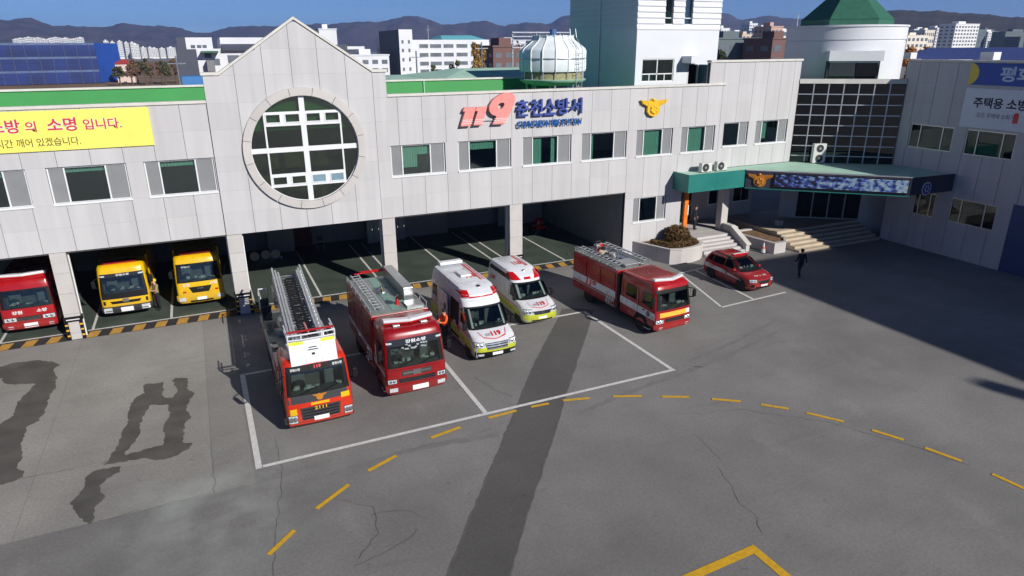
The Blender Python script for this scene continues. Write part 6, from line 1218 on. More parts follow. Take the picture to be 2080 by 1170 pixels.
# ---- command car ------------------------------------------------------------
sv = thing('command_car', 'red fire command SUV with white side stripe parked by the steps', 'car', (27.4, -9.15, 0))
HW = 0.92
sh = Shell([(0.22, 0.84, 0.14, 4.0, 0.2), (0.34, 0.90, 0.03, 4.1, 0.3), (0.6, 0.92, 0.0, 4.14, 0.34), (0.80, 0.92, 0.06, 4.14, 0.36), (0.90, 0.91, 0.28, 4.12, 0.36), (0.98, 0.89, 0.80, 4.10, 0.32), (1.02, 0.87, 1.02, 4.08, 0.3), (1.30, 0.79, 1.50, 3.92, 0.28), (1.50, 0.72, 1.86, 3.75, 0.28), (1.58, 0.64, 2.1, 3.6, 0.3), (1.62, 0.5, 2.4, 3.3, 0.3)], bow=0.16)
sh.body('body', RED, sv, 0.05, (1.05, 1.50)); glazing(sh, sv, 1.05, 1.50, HW * 0.92, side=False)
sh.front('grille', BLACK, sv, -0.34, 0.34, 0.58, 0.74, 0.014, 10, 3, (-0.42, 0.42)); headlights(sh, sv, 0.50, 0.82, 0.66, 0.80); sh.front('lower_intake', BLACK, sv, -0.5, 0.5, 0.30, 0.40, 0.014, 8, 2); sh.front('skid_strip', STEEL, sv, -0.6, 0.6, 0.24, 0.29, 0.016, 8, 1); sh.front('number_plate', PLATE, sv, -0.22, 0.26, 0.42, 0.53, 0.02, 3, 2)
for sg in (-1, 1):
    sh.front('fog_lamp', BLACK, sv, sg * 0.68 - 0.08, sg * 0.68 + 0.08, 0.38, 0.54, 0.014, 3, 2)
    sh.side('white_stripe', WHITE, sv, sg, [(0.75, 0.60), (3.9, 0.66), (4.0, 0.92), (2.4, 0.84)], 0.007); sh.side('side_window', SIDEGL, sv, sg, [(1.42, 1.04), (2.3, 1.05), (2.3, 1.46), (1.9, 1.46)], 0.01); sh.side('side_window', SIDEGL, sv, sg, [(2.36, 1.05), (3.3, 1.06), (3.25, 1.44), (2.36, 1.46)], 0.01); sh.side('quarter_window', SIDEGL, sv, sg, [(3.36, 1.07), (3.75, 1.12), (3.55, 1.4), (3.34, 1.42)], 0.01)
    sh.side('door_seam', BLACK, sv, sg, [(2.32, 0.4), (2.335, 0.4), (2.335, 1.04), (2.32, 1.04)], 0.009); sh.TS('119', 0.22, sg, 3.3, 0.70, SIGNRED, sv, W=0.5, bold=0.05, off=0.014, shear=0.2)
    sh.side('crest', M('crest_grey', S(110, 104, 110)), sv, sg, [(2.05 + 0.1 * math.cos(t), 0.74 + 0.1 * math.sin(t)) for t in [6.283 * i / 10 for i in range(10)]], 0.012)
    arch(sh, sv, sg, 0.85, 0.34); arch(sh, sv, sg, 3.35, 0.34)
    for y in (0.85, 3.35):
        wheel(sv, sg * 0.92, y, 0.34, 0.22, sg)
    MB().box(min(sg * 0.84, sg * 1.0), max(sg * 0.84, sg * 1.0), 1.38, 1.48, 1.02, 1.14).build('mirror', RED, sv, bevel=0.03); MB().tube([(sg * 0.62, 2.0, 1.6), (sg * 0.6, 3.5, 1.62)], 0.018, 6).build('roof_rail', BLACK, sv)
MB().box(-0.52, 0.52, 2.0, 2.2, 1.64, 1.76).build('light_bar', LAMPRED, sv, bevel=0.03); MB().box(-0.5, 0.5, 2.02, 2.18, 1.762, 1.775).build('light_bar_cover', WHITE, sv); wipers(sh, sv, 1.05, HW)
for x, m in ((-0.34, WHITE), (-0.2, WHITE), (0.0, GOLD), (0.24, WHITE), (0.38, WHITE)): sh.front('hood_letter', m, sv, x - 0.045, x + 0.045, 0.905, 0.925, 0.012, 2, 2)

# ================================================================ PEOPLE
def person(label, loc, rz, top, legs, pose, headgear=None, shoe=BLACKC, hand=SKIN, group=None):
    o = thing('person', label, 'person', loc, group, rz)
    J = {'pelvis': ((0, 0, 0.95), 0.150), 'belly': ((0, 0.0, 1.1), 0.145), 'chest': ((0, 0.0, 1.30), 0.165), 'neck': ((0, -0.01, 1.48), 0.062), 'jaw': ((0, -0.035, 1.56), 0.080), 'crown': ((0, -0.02, 1.67), 0.092)}
    for s, k in ((-1, 'l'), (1, 'r')):
        J['hip' + k] = ((s * 0.10, 0, 0.90), 0.105); J['knee' + k] = ((s * 0.11, -0.03, 0.50), 0.070); J['ankle' + k] = ((s * 0.115, 0.02, 0.10), 0.052); J['toe' + k] = ((s * 0.13, -0.15, 0.045), 0.042)
        J['shoulder' + k] = ((s * 0.19, 0.0, 1.41), 0.078); J['elbow' + k] = ((s * 0.27, 0.03, 1.14), 0.056); J['wrist' + k] = ((s * 0.28, -0.06, 0.90), 0.040); J['palm' + k] = ((s * 0.275, -0.08, 0.82), 0.038)
    for k, p in pose.items(): J[k] = (p, J[k][1])
    E_ = [('pelvis', 'belly'), ('belly', 'chest'), ('chest', 'neck'), ('neck', 'jaw'), ('jaw', 'crown')]
    for k in 'lr': E_ += [('pelvis', 'hip' + k), ('hip' + k, 'knee' + k), ('knee' + k, 'ankle' + k), ('ankle' + k, 'toe' + k), ('chest', 'shoulder' + k), ('shoulder' + k, 'elbow' + k), ('elbow' + k, 'wrist' + k), ('wrist' + k, 'palm' + k)]
    names = list(J); me = bpy.data.meshes.new('body'); me.from_pydata([J[n][0] for n in names], [(names.index(a), names.index(b)) for a, b in E_], [])
    b = bpy.data.objects.new('body', me); col.objects.link(b); md = b.modifiers.new('Skin', 'SKIN'); md.use_smooth_shade = True
    for i, n in enumerate(names): me.skin_vertices[0].data[i].radius = (J[n][1], J[n][1] * (0.72 if n in ('chest', 'belly', 'pelvis') else 1.0)); me.skin_vertices[0].data[i].use_root = (n == 'pelvis')
    ss_ = b.modifiers.new('Sub', 'SUBSURF'); ss_.levels = 2; ss_.render_levels = 2
    bpy.context.view_layer.update(); m2 = bpy.data.meshes.new_from_object(b.evaluated_get(bpy.context.evaluated_depsgraph_get())); bpy.data.objects.remove(b)
    mb = MB(); mb.add([tuple(v.co) for v in m2.vertices], [tuple(p.vertices) for p in m2.polygons]); bpy.data.meshes.remove(m2); nb = len(mb.f)
    for k in 'lr':
        w = Vector(J['wrist' + k][0]); p = Vector(J['palm' + k][0]); d = (p - w).normalized(); a = d.cross(Vector((0, 1, 0.2))).normalized(); c = d.cross(a)
        for i, (f, ln) in enumerate(((-0.030, 0.075), (-0.010, 0.088), (0.010, 0.082), (0.030, 0.062))):
            q = p + c * f + d * 0.02; mb.cyl(q, q + d * ln * 0.55, 0.010, 0.009, 6); mb.cyl(q + d * ln * 0.55, q + d * ln * 0.95 + a * 0.02, 0.009, 0.007, 6)
        q = p - c * 0.028 - d * 0.03; mb.cyl(q, q + d * 0.05 - c * 0.03, 0.011, 0.009, 6)
    # nose and ears
    cr = Vector(J['crown'][0]); mb.ball(tuple(cr + Vector((0, -0.098, -0.055))), 0.016, 0.02, 0.025, 6, 4); mb.ball(tuple(cr + Vector((0.092, 0.01, -0.05))), 0.012, 0.025, 0.035, 6, 4); mb.ball(tuple(cr + Vector((-0.092, 0.01, -0.05))), 0.012, 0.025, 0.035, 6, 4)
    body = mb.build('body', SKIN, o, smooth=60)
    for m in (top, legs, shoe, hand): body.data.materials.append(m)
    seg = [(Vector(J[a][0]), Vector(J[b2][0]), a, b2) for a, b2 in E_]
    def dist(p, a, b2):
        ab = b2 - a; t = max(0, min(1, (p - a).dot(ab) / max(1e-9, ab.length_squared))); return (p - a - ab * t).length
    for f in body.data.polygons:
        c = f.center; a, b2 = min(seg, key=lambda s: dist(c, s[0], s[1]))[2:]
        k = b2
        if k.startswith('palm'): i = 4
        elif k.startswith(('jaw', 'crown')): i = 0
        elif k.startswith('neck'): i = 1 if c.z < J['neck'][0][2] - 0.02 else 0
        elif k.startswith('toe'): i = 3
        elif k.startswith('ankle'): i = 3 if c.z < J[k][0][2] + 0.05 else 2
        elif k.startswith(('knee', 'hip')): i = 2
        elif k == 'belly': i = 1 if c.z > 0.9 else 2
        else: i = 1
        if f.index >= nb and c.z > 1.3: i = 0
        elif f.index >= nb: i = 4
        f.material_index = i
    hm = headgear or HAIR; c = J['crown'][0]
    MB().loft([[(c[0] + r * math.cos(t), c[1] + 0.012 + r * 1.08 * math.sin(t), c[2] + h) for t in [6.2832 * i / 14 for i in range(14)]] for r, h in ((0.100, -0.04), (0.106, 0.0), (0.100, 0.04), (0.075, 0.08), (0.03, 0.10))]).build('helmet' if headgear else 'hair', hm, o, smooth=60)
    ey = MB()
    for s in (-1, 1): ey.ball((c[0] + s * 0.034, c[1] - 0.083, c[2] - 0.035), 0.013, 0.008, 0.008, 6, 4)
    ey.build('eyes', BLACKC, o); MB().box(c[0] - 0.024, c[0] + 0.024, c[1] - 0.101, c[1] - 0.085, c[2] - 0.108, c[2] - 0.098).build('mouth', M('lip', S(150, 80, 76)), o)
    return o
WORK = {'elbowr': (0.26, -0.14, 1.18), 'wristr': (0.16, -0.34, 1.22), 'palmr': (0.12, -0.41, 1.25), 'elbowl': (-0.28, -0.10, 1.16), 'wristl': (-0.2, -0.32, 1.14), 'palml': (-0.18, -0.40, 1.16)}
WALK = {'kneel': (-0.10, -0.18, 0.50), 'anklel': (-0.105, -0.22, 0.12), 'toel': (-0.11, -0.38, 0.06), 'kneer': (0.11, 0.04, 0.50), 'ankler': (0.115, 0.24, 0.14), 'toer': (0.12, 0.10, 0.045), 'wristl': (-0.28, 0.14, 0.92), 'palml': (-0.28, 0.15, 0.84), 'wristr': (0.28, -0.2, 0.94), 'palmr': (0.27, -0.25, 0.87)}
person('person in an orange uniform standing at the open ambulance door', (9.08, -8.1, 0), R(-75), HIVIS, NAVY, WORK)
person('person in an orange jacket on the far side of the rescue truck', (21.2, -3.6, 0), R(20), HIVIS, HIVIS, WORK, headgear=M('orange_helmet', S(220, 70, 24), 0.4))
person('person in black walking through the shade toward the wide steps', (31.3, -8.0, 0), R(165), BLACKC, BLACKC, WALK)
person('person in tan turnout gear beside the open door of the yellow truck', (-3.18, 2.5, 0), R(-60), TAN, BLACKC, WORK, headgear=M('yellow_helmet', S(220, 190, 40), 0.4))
person('person in dark clothes standing beside the entrance kiosk', (30.6, 0.9, 0.9), R(30), BLACKC, BLACKC, {})
# ================================================================ THINGS IN THE BAYS
rq = thing('hose_cart', 'red two wheeled hose cart standing deep in the last bay', 'cart', (21.9, 7.8, 0.012))
for sx in (-0.45, 0.45):
    for sy in (-0.35, 0.35): MB().lathe([(0.12, -0.06), (0.26, -0.06), (0.28, 0), (0.26, 0.06), (0.12, 0.06)], (sx, sy, 0.28), axis='x', n=16).build('wheel', RUBBER, rq, smooth=40)
MB().box(-0.4, 0.4, -0.5, 0.5, 0.42, 0.6).build('tray', LAMPRED, rq, bevel=0.03); MB().lathe([(0.3, -0.3), (0.3, 0.3)], (0, 0.0, 0.86), axis='x', n=16).build('hose_reel', RED, rq, smooth=40); MB().tube([(-0.35, -0.5, 0.6), (-0.35, -0.75, 1.15), (0.35, -0.75, 1.15), (0.35, -0.5, 0.6)], 0.025, 6).build('handle', CHROME, rq)
bg_ = thing('white_bag', 'crumpled white bag lying on the garage floor line', 'bag', (19.4, 5.9, 0.016))
MB().loft([[(r * math.cos(t) * (1 + 0.15 * math.sin(3 * t)), r * 0.8 * math.sin(t) * (1 + 0.12 * math.cos(4 * t)), h) for t in [6.283 * i / 14 for i in range(14)]] for r, h in ((0.22, 0), (0.3, 0.08), (0.28, 0.24), (0.16, 0.36), (0.1, 0.44))]).build('sack', M('sack_white', S(214, 206, 196), 0.8, var=0.15, scale=8), bg_, smooth=50); MB().tube([(-0.1, 0, 0.42), (0, 0.05, 0.52), (0.1, 0, 0.42)], 0.02, 6).build('tie', BROWN if 'BROWN' in globals() else DARK, bg_)
ch = thing('folding_chair', 'dark folding chair against the pale back wall of the gable bay', 'chair', (6.5, 10.2, 0.012))
MB().box(-0.24, 0.24, -0.22, 0.22, 0.42, 0.47).build('seat', DARK, ch); MB().box(-0.24, 0.24, 0.2, 0.24, 0.6, 0.95).build('backrest', DARK, ch)
for sx in (-0.23, 0.23): MB().bar((sx, -0.25, 0), (sx, 0.22, 0.9), 0.03, 0.03).build('leg', STEEL, ch); MB().bar((sx, 0.28, 0), (sx, -0.18, 0.44), 0.03, 0.03).build('leg', STEEL, ch)
cl = thing('traffic_cone', 'white and orange cone on the pavement behind the command car', 'cone', (33.1, -3.2, 0)); MB().box(-0.2, 0.2, -0.2, 0.2, 0, 0.03).build('base', BLACK, cl); MB().lathe([(0.16, 0.03), (0.1, 0.35), (0.03, 0.7)], (0, 0, 0), n=14).build('cone', WHITE, cl, smooth=40); MB().lathe([(0.117, 0.3), (0.095, 0.42)], (0, 0, 0), n=14).build('band', HIVIS, cl)

for i in range(6):
    lk = thing('steel_locker', ORD[i] + ' grey steel locker from the left at the back of the third bay', 'locker', (9.8 + 0.46 * i, 10.5, 0.012), 'lockers in the third bay')
    MB().box(0, 0.44, 0, 0.5, 0, 1.9).build('case', INTW, lk); MB().box(0.02, 0.42, -0.02, -0.003, 0.04, 1.86).build('door', M('locker_grey', S(160, 166, 168), 0.5), lk); MB().box(0.36, 0.38, -0.04, -0.021, 0.9, 1.05).build('handle', CHROME, lk)
for i, (x, y) in enumerate(((2.2, 9.6), (2.9, 9.7), (3.5, 9.6))):
    hr = thing('hose_roll', ORD[i] + ' rolled pale fire hose from the left in the gable bay', 'hose', (x, y, 0.012), 'hose rolls in the gable bay'); MB().lathe([(0.05, -0.05), (0.3, -0.05), (0.3, 0.05), (0.05, 0.05)], (0, 0, 0.3), axis='y', n=20).build('coil', M('hose_cream', S(206, 198, 176), 0.8, var=0.15, scale=20), hr, smooth=40); MB().box(0.26, 0.42, -0.05, 0.05, 0.02, 0.1).build('coupling', CHROME, hr)
# ================================================================ BEYOND THE STATION
APT = M('apartment_white', S(226, 226, 224), 0.8, var=0.06, scale=0.05); APTW = M('apartment_window', S(96, 104, 112), 0.4, var=0.2, scale=0.4)
SLATE_SHADE = M('slate_and_shade', S(66, 72, 86), 0.6, var=0.08, scale=0.4); BWHITE = M('painted_white_wall', S(216, 218, 222), 0.75, var=0.05, scale=0.2); BEIGE = M('beige_wall', S(206, 190, 168), 0.8, var=0.06); BROWNW = M('brown_brick_wall', S(112, 84, 78), 0.85, var=0.1); GREYG = M('grey_green_wall', S(96, 108, 112), 0.8, var=0.08)  # slate tone also paints the shaded left sides of white walls
def building(name, label, x0, x1, y0, d, z1, mat, rows=0, cols=0, wz=None, group=None, wm=APTW, roof=True, left=True, rz=0.0):
    o = thing(name, label, 'building', (x0, y0, 0), group, rz); W = x1 - x0
    MB().box(0, W, 0, d, 0, z1).build('walls', mat, o)
    if roof: MB().box(-0.2, W + 0.2, -0.2, d + 0.2, z1 + 0.003, z1 + 0.4).build('parapet', mat, o); MB().box(W * 0.3, W * 0.6, d * 0.3, d * 0.7, z1 + 0.41, z1 + 2.0).build('roof_house', mat, o)
    if rows:
        g = MB(); zb = wz or 3.0; h = (z1 - zb - 0.6) / rows
        for r in range(rows):
            for c in range(cols): a = W * (c + 0.2) / cols; g.box(a, a + W / cols * 0.6, -0.06, -0.004, zb + h * (r + 0.25), zb + h * (r + 0.75))
            if left:
                nl = max(1, int(cols * d / W)); 
                for c in range(nl): a = d * (c + 0.25) / nl; g.box(-0.06, -0.004, a, a + d / nl * 0.5, zb + h * (r + 0.3), zb + h * (r + 0.7))
        w_ = g.build('windows', wm, o); w_['kind'] = 'stuff'
    return o
# pale four-storey school-like block with window bands
wb = thing('white_block', 'white four storey block with rows of wide windows beyond the green roof', 'building', (71.6, 205, 0))
MB().box(0, 29.3, 0, 21.7, 0, 15.6).build('walls', BWHITE, wb); MB().box(-4.7, 0, -2, 25, 0, 18.9).build('stair_block', BWHITE, wb); MB().box(-4.78, -4.71, -1.9, 24.9, 0, 18.8).build('painted_shade_side', SLATE_SHADE, wb)  # dark sheet on the left paints that side's shade
MB().ext([(12, 2, 15.62), (29, 2, 15.62), (29, 20, 15.62), (12, 20, 15.62)], [(14, 9, 17.2), (26, 9, 17.2), (26, 12, 17.2), (14, 12, 17.2)]).build('aqua_roof', M('aqua_metal', S(110, 186, 196), 0.5), wb)
for z in (1.6, 4.4, 7.0, 9.9, 12.8):
    for a, b in ((2.8, 6.3), (6.7, 11.1), (11.7, 15.7), (16.5, 21.0), (22.0, 26.5)): f = MB().box(a, b, -0.08, -0.004, z, z + 1.5).build('window', WHITEFR, wb); MB().box(a + 0.15, b - 0.15, -0.12, -0.081, z + 0.12, z + 1.38).build('pane', APTW, f)
for z in (5.5, 8.6, 11.6, 14.4):
    for x in (-3.9, -1.6): MB().box(x, x + 0.7, -2.08, -2.004, z, z + 1.1).build('window', APTW, wb)
MB().tube([(8, 5, 15.6), (8, 5, 20.5)], 0.12, 6).tube([(7.3, 5, 19), (8.7, 5, 19)], 0.08, 6).build('antenna', ALU, wb)
# slate and white plant on the left
sw_ = thing('slate_and_white_hall', 'white industrial hall with dark slate end seen left of the gable', 'building', (0, 185, 0))
MB().box(-2.2, 3.0, 0, 30, 0, 13.0).build('slate_end', SLATE_SHADE, sw_); MB().box(-1.7, 0.6, 0.6, 20, 13.0, 16.1).build('slate_upper', SLATE_SHADE, sw_); MB().box(3.01, 24.5, 0.2, 30, 0, 13.1).build('white_front', BWHITE, sw_); MB().box(0.61, 7.5, 0.6, 20, 13.0, 16.1).build('white_upper', BWHITE, sw_); MB().box(9.6, 26, 1.0, 20, 13.0, 16.1).build('white_upper', BWHITE, sw_)
MB().ext([(9.7, -1.2, 12.6), (20, -1.2, 12.6), (20, 0.99, 14.2), (9.7, 0.99, 14.2)], [(9.7, -1.2, 12.75), (20, -1.2, 12.75), (20, 0.99, 14.35), (9.7, 0.99, 14.35)]).build('dark_awning', SLATE_SHADE, sw_)
for a, b, z0, z1 in ((11, 14.1, 9.2, 11.3), (15, 18, 9.2, 11.3), (5, 6.8, 10.6, 12.2), (7.2, 8.8, 8.6, 10.4)): MB().box(a, b, 0.1, 0.19, z0, z1).build('window', APTW, sw_)
for a in (1.8, 3.4, 4.8): MB().box(a, a + 1.1, 0.5, 0.59, 13.3, 14.1).build('window', APTW, sw_)
MB().box(5.2, 7.2, -3, 0.05, 7.0, 10.0).build('grey_annex', M('grey_concrete', S(120, 120, 120)), sw_); MB().box(4.2, 8.6, -3.3, 0.1, 12.0, 12.5).build('green_awning', ROOFGREEN, sw_)
building('white_lift_tower', 'plain white windowless tower behind the right slope of the gable', 46.7, 53.2, 240, 12, 19.6, BWHITE); MB().box(-1.3, -0.01, 0.2, 12, 0, 19.4).build('painted_shade_side', SLATE_SHADE, bpy.data.objects['white_lift_tower'])  # dark box on the left gives the white tower a painted shaded side
building('white_shed', 'small plain white shed roof far behind the gable', 67.7, 77.2, 300, 12, 13.8, BWHITE, roof=False)
building('low_white_building', 'low white building with two small windows right of the gable', 47.3, 59.6, 190, 14, 10.7, BWHITE, 2, 4, 5.0); building('dark_roofed_hall', 'long hall with a dark flat roof behind the low white building', 44.4, 57.5, 212, 20, 12.2, SLATE_SHADE)
building('beige_house', 'beige building between the yellow tree and the steel frame', 99.6, 106.8, 200, 10, 12.3, BEIGE, 2, 3, 7.0)
building('red_brick_house', 'brown brick building behind the cooling tower', 62.0, 72.0, 110, 12, 13.0, BROWNW, 3, 4, 6.0)
# netted scaffold
BN = M('blue_net', S(28, 46, 104), 0.75, var=0.35, scale=0.12, rnd=0.25); BN2 = M('sunlit_blue_net', S(40, 92, 190), 0.7, var=0.12, scale=0.3); BN3 = M('grey_blue_net', S(86, 104, 140), 0.75, var=0.25, scale=0.4)  # BN2 puts the sunlight on the right face into the net colour
bs_ = thing('netted_scaffold_building', 'building under construction wrapped in blue scaffold netting at far left', 'building', (-33, 300, 0))
MB().pz([(-60, -8), (-0.4, 0.6), (5.2, 34.5), (-60, 34)], 0, 15.3).build('frame', DARK, bs_)
for k in range(6):
    z0 = 0.2 + 2.58 * k; MB().ext([(-60, -8.8, z0), (0, 0, z0), (0, 0.15, z0), (-60, -8.6, z0)], [(-60, -8.8, z0 + 1.75), (0, 0, z0 + 1.75), (0, 0.15, z0 + 1.75), (-60, -8.6, z0 + 1.75)]).build('net_panel', BN, bs_)
    MB().ext([(-60, -8.7, z0 + 1.76), (-0.1, 0.05, z0 + 1.76), (-0.1, 0.2, z0 + 1.76), (-60, -8.5, z0 + 1.76)], [(-60, -8.7, z0 + 2.57), (-0.1, 0.05, z0 + 2.57), (-0.1, 0.2, z0 + 2.57), (-60, -8.5, z0 + 2.57)]).build('net_panel', BN3 if k % 2 else BN, bs_)
    MB().ext([(0.05, 0, z0), (5.8, 34, z0), (5.6, 34, z0), (-0.1, 0.2, z0)], [(0.05, 0, z0 + 2.56), (5.8, 34, z0 + 2.56), (5.6, 34, z0 + 2.56), (-0.1, 0.2, z0 + 2.56)]).build('net_panel', BN2, bs_)
for k in range(14): x = -58 + 4.3 * k; y = -8.95 + 8.8 * (x + 60) / 60; MB().cyl((x, y, 0), (x, y, 16.2), 0.07, n=6).build('scaffold_pole', STEEL, bs_)
# apartments on the left skyline and on the right
for i, (x0, x1, t) in enumerate([(-51, -47.9, 18.7), (-48, -45.2, 18.1), (-45, -42.5, 17.4), (-42.3, -39.4, 18.4), (-39.2, -36.4, 17.7), (-36.4, -33.2, 17.7), (-33.1, -29.2, 16.3), (-29.2, -25.3, 14.2), (-25, -21.7, 14.2), (-21.5, -17.2, 13.5), (-16.9, -12.9, 13.5), (-12.1, -6.1, 14.1)]):
    k = 2.05; building('apartment_tower', ORD[i] + ' pale distant apartment tower counted rightward from the blue netting', x0 * k, x1 * k - 0.4, 1150 + (i % 3) * 30, 12, 13 + (t - 13) * k, APT, 8, 4, 2.0, 'apartment row beyond the blue netting')
for i, a in enumerate((25, 34, 48, 60, 68, 78, 95, 104, 114, 126, 136, 147, 157)):
    az_ = -0.178 + (a - 25) / 133 * 0.0645; D = 2300; h = 13 + 2300 * (0.0118 + 0.002 * ((i * 7) % 5) / 4) ; X = D * math.sin(az_); building('apartment_tower', ORD[i] + ' tiny pale apartment tower from the left above the blue netting', X, X + 14 + 4 * (i % 3), D * math.cos(az_) - 35, 14, h, APT, 8, 4, 6, 'hillside apartments above the blue netting')
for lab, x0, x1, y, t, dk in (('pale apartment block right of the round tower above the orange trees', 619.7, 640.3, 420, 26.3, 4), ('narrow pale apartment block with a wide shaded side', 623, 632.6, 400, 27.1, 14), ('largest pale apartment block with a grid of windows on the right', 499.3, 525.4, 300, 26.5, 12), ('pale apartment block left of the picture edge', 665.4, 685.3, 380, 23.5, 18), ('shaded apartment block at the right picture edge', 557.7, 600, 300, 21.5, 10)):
    building('apartment_block', lab, x0, x1, y, dk, t, APT if 'shaded' not in lab[:7] else GREYG, 10, 8 if x1 - x0 > 15 else 4, 2.0)  # the shaded block gets its shade from a grey wall colour
building('grey_green_block', 'dark grey green office with ribbon windows right of the stair tower', 124.4, 142.3, 110, 14, 14.6, GREYG, 3, 5, 4.0); building('brown_block', 'brown brick block beside the round tower', 131.3, 142, 98, 10, 14.4, BROWNW, 3, 3, 5.0)
for lab, x0, x1, y, t, m in (('white house with flat roof far right of the stair tower', 331.9, 339.2, 350, 24, BWHITE), ('low grey house below the far hills', 341, 348, 352, 22, GREYG), ('cream house with a row of windows below the hills', 350.9, 361.5, 350, 20.3, BEIGE), ('slim white tower block below the hills', 449, 458, 450, 31, BWHITE), ('pale grey tower block beside the slim white one', 368.1, 374.4, 350, 24.5, APT), ('pinkish brick tower left of the round tower', 230, 236.7, 200, 20.5, M('pink_brick', S(190, 156, 144), 0.8)), ('small cream house tucked under the hills', 352, 357, 390, 23.2, BEIGE), ('small pale house beside the grey tower block', 378, 386, 360, 21.6, APT)):
    building('far_house', lab, x0, x1, y, 10, t, m, 4, 3, t - 10)
hs_ = thing('red_roofed_house', 'small pink house with a red roof beyond the field', 'house', (-27, 300, 0)); MB().box(0, 6.5, 0, 8, 0, 7.4).build('walls', M('pink_wall', S(214, 190, 180)), hs_); MB().ext([(-0.4, -0.4, 7.4), (6.9, -0.4, 7.4), (6.9, 8.4, 7.4), (-0.4, 8.4, 7.4)], [(1.8, 4, 9.0), (4.7, 4, 9.0), (4.7, 4.1, 9.0), (1.8, 4.1, 9.0)]).build('roof', M('red_roof', S(168, 60, 56)), hs_); MB().box(1, 2, -0.08, -0.004, 4, 5.4).box(4, 5, -0.08, -0.004, 4, 5.4).build('window', APTW, hs_)
# steel billboard frame
tf = thing('steel_frame_canopy', 'tall open steel frame with slatted top beside the cooling tower', 'steel frame', (34.6, 40, 0))
for z in (12.9, 13.3, 13.7, 14.1, 14.55): MB().box(0, 9.5, -0.06, 0.06, z, z + 0.12).build('slat', ALU, tf)
for x in (0.1, 3.2, 6.3, 9.4): MB().box(x - 0.08, x + 0.08, 0.07, 0.2, 0, 14.7).build('post', STEEL, tf)
MB().bar((0.1, 0.0, 14.6), (2.8, 1.5, 11.0), 0.14, 0.14).build('brace', STEEL, tf)
for x, y, z in ((-1.1, 60, 12.2), (29.1, 60, 12.6), (38.9, 60, 13.7)):
    lab = {-1.1: 'steel utility pole between the hall and the field', 29.1: 'utility pole before the white four storey block', 38.9: 'utility pole beside the yellow tree'}[x]
    p = thing('utility_pole', lab, 'pole', (x, y, 0), 'utility poles behind the station'); MB().cyl((0, 0, 0), (0, 0, z), 0.16, 0.1, 8).build('pole', STEEL, p); MB().box(-1.0, 1.0, -0.05, 0.05, z - 0.9, z - 0.78).build('crossarm', STEEL, p)
tag(MB().box(-0.5, 1.2, 25, 27, 0, 11.0).build('blue_container', M('blue_sheet2', S(60, 120, 180), 0.5)), 'small blue roofed box beside the gable foot on the left', 'container')
fld = MB().add([(-120, 120, 0.006), (40, 120, 0.006), (40, 900, 0.006), (-120, 900, 0.006)], [(0, 1, 2, 3)]).build('field', M('dry_field', S(120, 96, 72), 0.95, var=0.3, scale=0.05), fix=False); tag(fld, kind='structure')
# trees
def tree(name, label, x, y, h, cr, mat, n=900, base=0.25, sq=1.0, seed=1, leaf=0.35, group=None, cone=False):
    o = thing(name, label, 'tree', (x, y, 0), group); rn = random.Random(seed); BARK = M('bark', S(92, 76, 62), 0.9, var=0.2, scale=3)
    t = MB().cyl((0, 0, 0), (0.1, 0, h * 0.5), cr * 0.09 + 0.08, cr * 0.05 + 0.05, 8)
    lob = []
    for k in range(9):
        a = rn.uniform(0, 6.28); zz = h * (base + (1 - base) * rn.uniform(0.15, 0.9)); rr = cr * rn.uniform(0.2, 0.65) * (1 - 0.5 * (zz / h - base)); lob.append((rr * math.cos(a), rr * math.sin(a), zz, cr * rn.uniform(0.35, 0.6) * (1.15 - 0.5 * zz / h)))
        t.cyl((0.05, 0, h * (base * 0.8 + 0.03 * k)), (lob[-1][0], lob[-1][1], zz), cr * 0.035 + 0.03, 0.02, 6)
    t.build('trunk', BARK, o, smooth=50)
    def smp(r_):
        if cone:
            u = r_.random(); zz = h * (base + (1 - base) * u); rr = cr * (1 - u) ** 0.8 * math.sqrt(r_.random()); a = r_.uniform(0, 6.28); return (rr * math.cos(a), rr * math.sin(a), zz)
        l_ = lob[r_.randrange(len(lob))]; d = Vector((r_.gauss(0, 1), r_.gauss(0, 1), r_.gauss(0, 1))).normalized() * (r_.random() ** 0.4) * l_[3]; return (l_[0] + d.x, l_[1] + d.y, l_[2] + d.z * sq)
    leaf_cloud('crown', n, smp, leaf, mat, o, seed + 5); return o
YEL = M('yellow_leaves', S(176, 140, 66), 0.8, var=0.25, scale=0.8); ORG = M('orange_leaves', S(176, 112, 44), 0.8, var=0.3, scale=0.6); GRN = M('dull_green_leaves', S(84, 84, 50), 0.8, var=0.3, scale=0.8); PIN = M('pine_leaves', S(62, 72, 40), 0.8, var=0.3, scale=0.8); BRN = M('brown_leaves', S(110, 84, 58), 0.85, var=0.3, scale=0.5)
tree('poplar_tree', 'tall yellow poplar beside the white four storey block', 54.0, 100, 14.4, 1.6, YEL, 1500, 0.2, 1.9, 2, 0.28); tree('poplar_tree', 'second shorter yellow poplar just right of the tall one', 56.0, 101, 13.6, 1.4, YEL, 1200, 0.2, 1.9, 3, 0.28)
tree('round_tree', 'round dull green tree in front of the white four storey block', 41.9, 80, 11.5, 1.5, GRN, 1100, 0.6, 1.0, 4, 0.2); tree('round_tree', 'low dark bush tree left of the round green one', 38.2, 80, 10.4, 0.9, GRN, 700, 0.7, 0.8, 5, 0.18)
tree('pine_tree', 'dark pine tree right of the stair tower', 83.0, 62, 13.4, 2.9, PIN, 2200, 0.45, 0.8, 6, 0.26); tree('pine_tree', 'smaller dark pine behind the first one', 86.5, 64, 12.4, 2.2, PIN, 1200, 0.5, 0.8, 7, 0.26)
